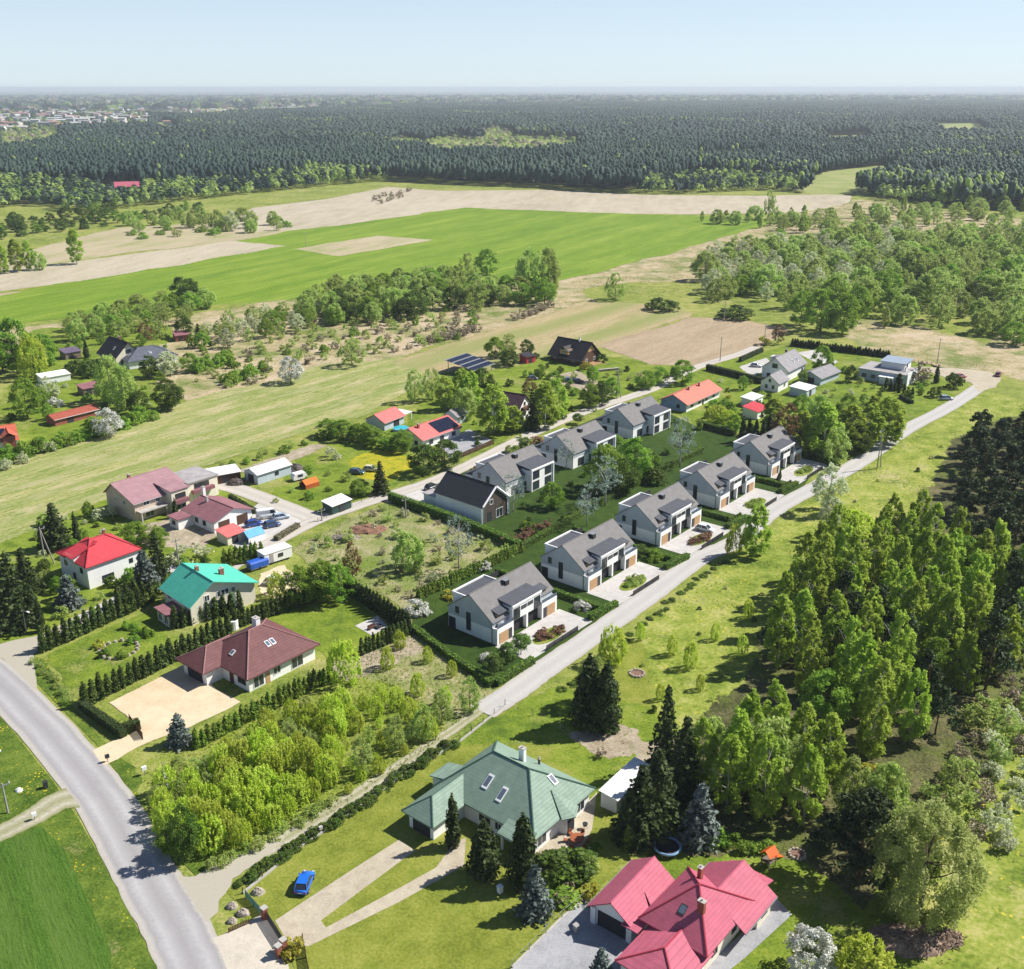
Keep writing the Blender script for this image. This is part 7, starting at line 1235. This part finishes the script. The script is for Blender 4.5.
# ---------------------------------------------------------------- poles, lamps, signs, bins
def pole(label, px, py, h=9.5, m=None, arms=1, legs=1, lean=0, group=None):
    m = m or solid('pole_concrete', (.34,.32,.29), .85, .1); x, y = G(px, py); root = empty('utility_pole', (x, y), D(40), label, 'pole', group); b = MB(); b.tube([(0,0,-.3),(0,lean,h)], [.17,.10], 8); b.build('shaft', m, root)
    if legs > 1: b = MB(); b.tube([(1.8,0,-.3),(.1,0,h*.92)], [.15,.10], 8); b.build('strut', m, root)
    for i in range(arms): b = MB(); b.box(-1.0,-.06,h-.5-i*.7,1.0,.06,h-.38-i*.7); a = b.build('crossarm', METAL, root); 
    for x_ in (-.9, 0, .9): b = MB(); b.cyl(x_, 0, h-.38, h-.1, .06, 6); b.build('insulator', FRAMEW, a)
    return root
for px, py, lb, h, lg in ((617,399,'concrete utility pole on the garden side of the gravel road',10,2),(720,361,'utility pole at the near edge of the ploughed field',9,1),(877,469,'two-legged utility pole in front of the roadside tree clump',11,2),(937,364,'utility pole behind the parking ground hedge',9.5,1),(46,566,'A-shaped utility pole behind the red-roofed house',9,2),(406,518,'utility pole on the building plot by the gravel road',5,1),(322,521,'short post where the yard track meets the gravel road',3,1),(764,346,'utility pole at the right corner of the ploughed field',9,1),(724,322,'utility pole at the far end of the ploughed field',9,1),(180,574,'thin utility pole between the red and the teal roof',8,1),(8,813,'thick pole on the grass left of the field track',5,1),(55,207,'pole standing before the far light-green trees',14,1),(76,212,'pole standing at the far sandy field corner',14,1),(306,247,'pole in the green field by the sandy wedge',9,1),(215,238,'pole in the pale fallow field',10,1)): pole(lb, px, py, h, None, 1 if h > 4 else 1, lg)
def lamp(label, px, py, deg, h=7.5):
    x, y = G(px, py); root = empty('street_lamp', (x, y), D(deg), label, 'street lamp'); b = MB(); b.tube([(0,0,-.2),(0,0,h-.6),(.3,0,h-.15),(1.4,0,h)], [.10,.07,.05,.045], 8); b.build('post', METAL, root); b = MB(); b.box(1.2,-.14,h-.06,1.9,.14,h+.08); b.build('lamp_head', FRAMEW, root)
lamp('street lamp on the grass beside the main road', -4, 800, 40); lamp('street lamp at the side street corner under the dark spruces', 27, 634, -30, 5)
def post(name, label, cat, px, py, w_, h, m): x, y = G(px, py); root = empty(name, (x, y), D(40), label, cat); boxpart(root, 'post', METAL, (-.05,-.05,0,.05,.05,h*.6)); boxpart(root, 'box', m, (-w_/2,-.2,h*.6+.001,w_/2,.2,h)); return root
post('junction_box', 'white meter box at the yard drive corner', 'box', 145, 775, .7, 1.5, FRAMEW); post('junction_box', 'grey meter box at the thicket edge by the road', 'box', 167, 800, .8, 1.4, CONC); post('junction_box', 'small white box at the field track edge', 'box', 35, 820, .6, 1.2, FRAMEW); post('junction_box', 'small grey box at the plinth fence by the dirt track', 'box', 321, 833, .5, 1.1, CONC); post('mailbox', 'dark mailbox at the mouth of the sandy yard drive', 'mailbox', 108, 762, .6, 1.3, DARKMETAL)
def bin_(label, px, py, m): x, y = G(px, py); root = empty('waste_bin', (x, y, .08), D(40), label, 'bin'); b = MB(); b.prism([(-.28,-.3),(.28,-.3),(.28,.3),(-.28,.3)], .05, .98); b.build('body', m, root); boxpart(root, 'lid', m, (-.32,-.36,.981,.32,.34,1.06)); [boxpart(root, 'wheel', TYRE, (x_-.04,.24,0,x_+.04,.38,.14)) for x_ in (-.24,.24)]
bin_('white lidded bin beside the brown bungalow gable', 178, 655, FRAMEW); bin_('dark bin at the corner of the grass by the field track', 46, 788, DARKMETAL); bin_('small white bin on the lawn of the green house', 500, 893, FRAMEW); bin_('pale bin in the asphalt yard by the garage', 576, 932, R_FLAT)
o = G(234, 629); root = empty('water_tank', o, 0, 'white water tank behind the brown bungalow roof', 'tank'); b = MB(); b.cyl(0, 0, .2, 1.9, .9, 14); b.build('tank', FRAMEW, root); b = MB(); b.cyl(0, 0, 0, .2, 1.0, 14); b.build('base', CONC, root); b = MB(); b.cyl(0, 0, 1.9, 2.05, .3, 10); b.build('lid', METAL, root)
o = G(628, 775+30); sheet('garden_patch', [(730,340),(731,340),(731,341)], g_dirt, .09) if False else None
o = G(657, 855); 
o = G(490, 372); root = empty('terrace_wall', G(575, 372), D(20), 'stone-edged terrace wall below the dark timber cottage', 'wall'); boxpart(root, 'wall', STONE, (8,-3,0,16,-2.4,.8)); boxpart(root, 'coping', CONC, (7.9,-3.1,.801,16.1,-2.3,.9))
# ---------------------------------------------------------------- the great forest, the town and the air
def pinewood(name, polys, excl, gap, hr, wr, mats, seed, label, ns=5, share=.02):
    """merged far-off conifer wood: each crown a small ragged cone with rounded shading"""
    r = np.random.default_rng(seed); pts = []; E_ = [W(e) for e in excl]
    for P in polys:
        Q = W(P); a = np.array(Q); p0, p1 = a.min(0), a.max(0); nx, ny = int((p1[0]-p0[0])/gap)+1, int((p1[1]-p0[1])/gap)+1
        gx, gy = np.meshgrid(np.arange(nx), np.arange(ny)); p = np.stack([gx.ravel()*gap+p0[0], gy.ravel()*gap+p0[1]], 1)+r.uniform(-.55, .55, (nx*ny, 2))*gap; ok = inside_np(p, Q)&(np.abs(p[:,0]) < p[:,1]*.54+60)
        for e in E_: ok &= ~inside_np(p, e)
        pts.append(p[ok])
    p = np.concatenate(pts); n = len(p); stand = np.sin(p[:,0]*.009+1)*np.sin(p[:,1]*.005+seed)+.5*np.sin(p[:,0]*.021-p[:,1]*.013); p = p[r.random(n) < .97]; n = len(p); stand = np.sin(p[:,0]*.009+1)*np.sin(p[:,1]*.005+seed)+.5*np.sin(p[:,0]*.021-p[:,1]*.013)
    h = r.uniform(*hr, n)*(1+.10*stand)*r.choice([1,1,.92,.78,1.12], n); w_ = r.uniform(*wr, n); k = 3*ns+1; an = 2*np.pi*np.arange(ns)/ns; V_ = np.zeros((n, k, 3)); lean = r.normal(0, .25, (n, 2))
    for j, (zf, rf_) in enumerate(((.40,.66),(.66,1.0),(.90,.72))):
        a_ = an[None]+r.uniform(0, 6.28, n)[:,None]*(j == 0)+.6*j; R = (w_[:,None]*.5)*rf_*r.uniform(.75, 1.25, (n, ns)); V_[:,j*ns:(j+1)*ns,0] = p[:,0:1]+R*np.cos(a_); V_[:,j*ns:(j+1)*ns,1] = p[:,1:2]+R*np.sin(a_); V_[:,j*ns:(j+1)*ns,2] = h[:,None]*(zf+r.normal(0, .025, (n, ns)))
    V_[:,3*ns,0] = p[:,0]+lean[:,0]; V_[:,3*ns,1] = p[:,1]+lean[:,1]; V_[:,3*ns,2] = h
    T = []
    for j in range(2):
        for i in range(ns): a, b, c, d = j*ns+i, j*ns+(i+1)%ns, (j+1)*ns+(i+1)%ns, (j+1)*ns+i; T += [(a,b,c), (a,c,d)]
    T += [(2*ns+i, 2*ns+(i+1)%ns, 3*ns) for i in range(ns)]; T = np.array(T); nt_ = len(T); idx = (T[None]+(np.arange(n)*k)[:,None,None]).reshape(-1).astype(np.int32)
    st2 = np.sin(p[:,0]*.0061+2.1)*np.sin(p[:,1]*.0037+.4)+.7*np.sin(p[:,0]*.013+p[:,1]*.009); pr = np.where(st2 > .95, .30, .012); mi = np.where(r.random(n) < pr, r.integers(1, len(mats), n), 0); h = np.where(mi > 0, h*.85, h); me = bpy.data.meshes.new(name); me.vertices.add(n*k); me.vertices.foreach_set('co', V_.astype(np.float32).ravel()); me.loops.add(len(idx)); me.loops.foreach_set('vertex_index', idx)
    me.polygons.add(n*nt_); me.polygons.foreach_set('loop_start', np.arange(0, n*nt_*3, 3, dtype=np.int32)); me.polygons.foreach_set('loop_total', np.full(n*nt_, 3, np.int32)); me.polygons.foreach_set('use_smooth', np.ones(n*nt_, bool))
    for m in mats: me.materials.append(m)
    me.polygons.foreach_set('material_index', np.repeat(mi, nt_).astype(np.int32)); me.update(calc_edges=True); o = bpy.data.objects.new(name, me); COL.objects.link(o); tag(o, label, 'forest', None, 'stuff'); print(name, n)
def forest(name, polys, excl, gap, hr, wr, nleaf, lsz, mats, share, seed, label, lo=.35):
    """merged far-off wood: every crown a loose clump of leaf faces"""
    r = np.random.default_rng(seed); pts = []; E_ = [W(e) for e in excl]
    for P in polys:
        Q = W(P); a = np.array(Q); p0, p1 = a.min(0), a.max(0); nx, ny = int((p1[0]-p0[0])/gap)+1, int((p1[1]-p0[1])/gap)+1
        gx, gy = np.meshgrid(np.arange(nx), np.arange(ny)); p = np.stack([gx.ravel()*gap+p0[0], gy.ravel()*gap+p0[1]], 1)+r.uniform(-.5, .5, (nx*ny, 2))*gap; ok = inside_np(p, Q)
        ok &= np.abs(p[:,0]) < p[:,1]*.56+60
        for e in E_: ok &= ~inside_np(p, e)
        pts.append(p[ok])
    p = np.concatenate(pts); n = len(p); big = np.sin(p[:,0]*.011+seed)*np.sin(p[:,1]*.006+1)+.6*np.sin(p[:,0]*.03+p[:,1]*.017); h = r.uniform(*hr, n)*(1+.12*big); w_ = r.uniform(*wr, n)
    mi = np.zeros(n, int)
    if len(mats) > 1: mi = np.where(r.random(n)+.5*share*big > 1-share, r.integers(1, len(mats), n), 0)
    d = r.normal(size=(n, nleaf, 3)); d /= np.linalg.norm(d, axis=2)[:,:,None]; d[:,:,2] = np.abs(d[:,:,2])*1.15-.3
    R = w_[:,None]/2; zc = h*(1-(1-lo)*.5); ctr = np.stack([p[:,0], p[:,1], zc], 1)[:,None,:]; rz = (h*(1-lo)*.5)[:,None]
    s = r.uniform(.7, 1.02, (n, nleaf)); tp = 1.12-.42*np.clip(d[:,:,2]+.3, 0, 1.3); pos = ctr+np.stack([d[:,:,0]*R*s*tp, d[:,:,1]*R*s*tp, d[:,:,2]*rz*s*1.15], 2)
    nn = d*.8+r.normal(size=d.shape)*.25+np.array([0,0,.45]); nn /= np.linalg.norm(nn, axis=2)[:,:,None]; t = r.normal(size=d.shape); t -= nn*(t*nn).sum(2)[:,:,None]; t /= np.linalg.norm(t, axis=2)[:,:,None]; b = np.cross(nn, t); q = (lsz*w_[:,None]*r.uniform(.6, 1.3, (n, nleaf)))[:,:,None]
    V4 = np.stack([pos-t*q*.6-b*q*.25, pos+b*q*.5, pos+t*q*.6, pos-b*q*.5], 2).reshape(-1, 3); M = np.repeat(mi, nleaf)
    me = np_mesh(name, V4, 4, mats, M); o = bpy.data.objects.new(name, me); COL.objects.link(o); tag(o, label, 'forest', None, 'stuff'); return n
F_PINE = leafmat('far_pine', (.015,.040,.029), (.042,.078,.044), .12, .004, .2); F_GREEN = leafmat('far_green', (.18,.26,.06), (.27,.35,.09), .45, .05, .3); F_LIGHT = leafmat('far_light_green', (.34,.42,.10), (.44,.50,.16), .5, .05, .25); F_GREY = leafmat('far_grey_brown', (.24,.20,.16), (.30,.26,.22), .3, .05, .3)
CLEAR = CLEARG
TOWN = [(-120,134),(-120,116),(0,113),(60,112),(110,113),(145,118),(148,126),(80,131),(0,134)]
EDGE = [(-150,214),(0,212),(60,212),(130,208),(215,198),(330,186),(385,181),(460,185),(545,188),(575,191),(640,194),(690,194),(760,190),(800,193),(850,194),(905,199),(955,208),(1030,211),(1180,214)]
pinewood('pine_forest', [EDGE+[(1180,150),(-150,150)]], CLEAR+[TOWN, [(-150,214),(0,212),(60,212),(130,208),(215,198),(330,186),(390,180),(390,176),(320,174),(230,184),(150,190),(60,186),(-150,184)], [(640,194),(690,194),(760,190),(800,193),(800,182),(700,178),(640,186)], [(100,196),(140,196),(140,187),(100,187)]], 5.0, (15, 20.5), (4.8, 7.0), [F_PINE, F_GREEN, F_LIGHT], 1, 'vast dark pine forest beyond the fields')
forest('forest_rim_wood', [[(-150,214),(0,212),(60,212),(130,208),(215,198),(330,186),(390,180),(390,176),(320,174),(230,184),(150,190),(60,186),(-150,184)], [(640,194),(690,194),(760,190),(800,193),(800,182),(700,178),(640,186)], [(870,199),(955,208),(1030,211),(1100,213),(1100,204),(1000,200),(930,194)]], [[(100,196),(140,196),(140,184),(100,184)], [(0,216),(60,214),(58,207),(30,206),(0,208)]], 7.0, (9, 16), (6, 9), 26, .36, [F_PINE, F_LIGHT, F_GREEN, F_LIGHT], .62, 2, 'mixed light-green wood along the foot of the pine forest', .04)
pinewood('conifer_forest', [[(1180,150),(1180,103),(900,102),(600,104.5),(430,106),(300,112),(200,118),(150,118),(150,130),(-150,136),(-150,150)]], CLEAR+[TOWN], 9.5, (16, 21), (9, 13), [F_PINE, F_GREEN], 3, 'far pine forest running to the horizon hills')
forest('hedgerow_wood', [[(-300,117),(430,106),(600,104),(1300,101),(1300,97),(-300,97)]], [], 105, (10, 18), (30, 90), 8, .5, [F_PINE, F_GREEN, F_GREY], .4, 4, 'scattered far groves and hedgerows near the horizon')
forest('town_trees', [[(-150,136),(-120,112),(150,112),(155,128),(80,133)]], [], 34, (8, 14), (9, 16), 12, .5, [F_PINE, F_GREEN, F_LIGHT], .5, 6, 'trees standing among the buildings of the far town', .05)
forest('clearing_scrub', CLEAR[1:3]+[CLEAR[5], CLEAR[7]], [], 21, (4, 10), (6, 11), 10, .5, [F_LIGHT, F_GREEN, F_GREY], .5, 5, 'low light-green growth in the forest clearings')
# the far town: blocks and houses
TW = random.Random(77); T_R = [solid('far_grey_roof', (.34,.34,.35), .8, .1), solid('far_pale_roof', (.52,.51,.50), .8, .1), solid('far_pink_roof', (.42,.22,.18), .8, .1)]; T_W = [solid('far_white_wall', (.76,.76,.75), .8, .04), solid('far_cream_wall', (.68,.60,.48), .8, .05), solid('far_grey_wall', (.48,.48,.50), .8, .05), solid('far_pink_wall', (.60,.40,.34), .8, .05)]
proto = []
for i in range(6):
    L, Wd, h = [(34,11,13),(44,11,10),(22,11,14),(15,10,8),(12,9,7),(20,12,6)][i]; b = MB(); b.box(-L/2,-Wd/2,0,L/2,Wd/2,h,0); hh = h+(5 if i > 2 else 2.5); b.ext([(-Wd/2-.5,h+.02),(Wd/2+.5,h+.02),(0,hh)], 'u', -L/2-.5, L/2+.5, 1); k = int(L/4)
    for z in range(int(h/3)):
        for j in range(k): x = -L/2+(j+.5)*L/k; b.box(x-.9,-Wd/2-.06,z*3+.9,x+.9,-Wd/2-.01,z*3+2.4,2)
    proto.append((b, L))
PM = {}
def far_house(i, x, y, rot, label, group, name):
    key = (i, TW.randrange(3), TW.randrange(4 if i > 2 else 3))
    if key not in PM: PM[key] = proto[i][0].mesh(name, [T_W[key[2]], T_R[key[1]], PANE])
    o = bpy.data.objects.new(name, PM[key]); COL.objects.link(o); o.location = (x, y, 0); o.rotation_euler = (0, 0, rot); tag(o, label, 'building', group)
done = []
def spread(P, n, gap, kinds, label, group, name, sc=1):
    Q = W(P); x0, x1 = min(q[0] for q in Q), max(q[0] for q in Q); y0, y1 = min(q[1] for q in Q), max(q[1] for q in Q); c = 0; tries = 0
    while c < n and tries < n*200:
        tries += 1; px, py = TW.uniform(min(p[0] for p in P), max(p[0] for p in P)), TW.uniform(min(p[1] for p in P), max(p[1] for p in P)); x, y = G(px, py)
        if not inside(x, y, Q) or any((x-a)**2+(y-b)**2 < gap*gap for a, b in done): continue
        done.append((x, y)); far_house(TW.choice(kinds), x, y, TW.choice([0,0,.1,1.5,-.2,.4]), label, group, name); c += 1
spread([(-10,132),(-10,117),(60,114),(120,114),(160,118),(150,126),(80,130)], 74, 48, [0,0,1,1,2,2,5], 'pale apartment block of the far town beyond the pine forest', 'apartment blocks of the far town', 'apartment_block')
spread([(-20,126),(0,109),(60,107),(150,107),(230,112),(220,119),(120,120),(40,124)], 110, 38, [3,4,4,5], 'small red-roofed house of the far town beyond the pine forest', 'houses of the far town', 'town_house')
spread([(200,113),(230,100),(640,97),(760,98),(660,104),(480,108),(300,113)], 95, 45, [3,4,5,5], 'tiny pale house of a village near the horizon', 'houses of the horizon villages', 'village_house')
for px, py, i in ((172,125,1),(770,102,1),(782,102,5),(500,127,5)): x, y = G(px, py); far_house(i, x, y, .1, 'long white hall standing alone in the far forest', 'white halls in the far forest', 'long_hall')
# ---------------------------------------------------------------- the air
hm = bpy.data.materials.new('air_haze'); hm.use_nodes = True; hn = hm.node_tree; hn.nodes.remove(hn.nodes['Principled BSDF']); pv = hn.nodes.new('ShaderNodeVolumePrincipled'); pv.inputs['Color'].default_value = (.80,.89,.97,1); pv.inputs['Density'].default_value = HAZE_D; pv.inputs['Anisotropy'].default_value = .1
hn.links.new(pv.outputs[0], hn.nodes['Material Output'].inputs['Volume'])
b = MB(); b.box(-46000, -500, -4, 46000, 61000, 106); hz = b.build('haze', hm); tag(hz, None, None, None, 'stuff')
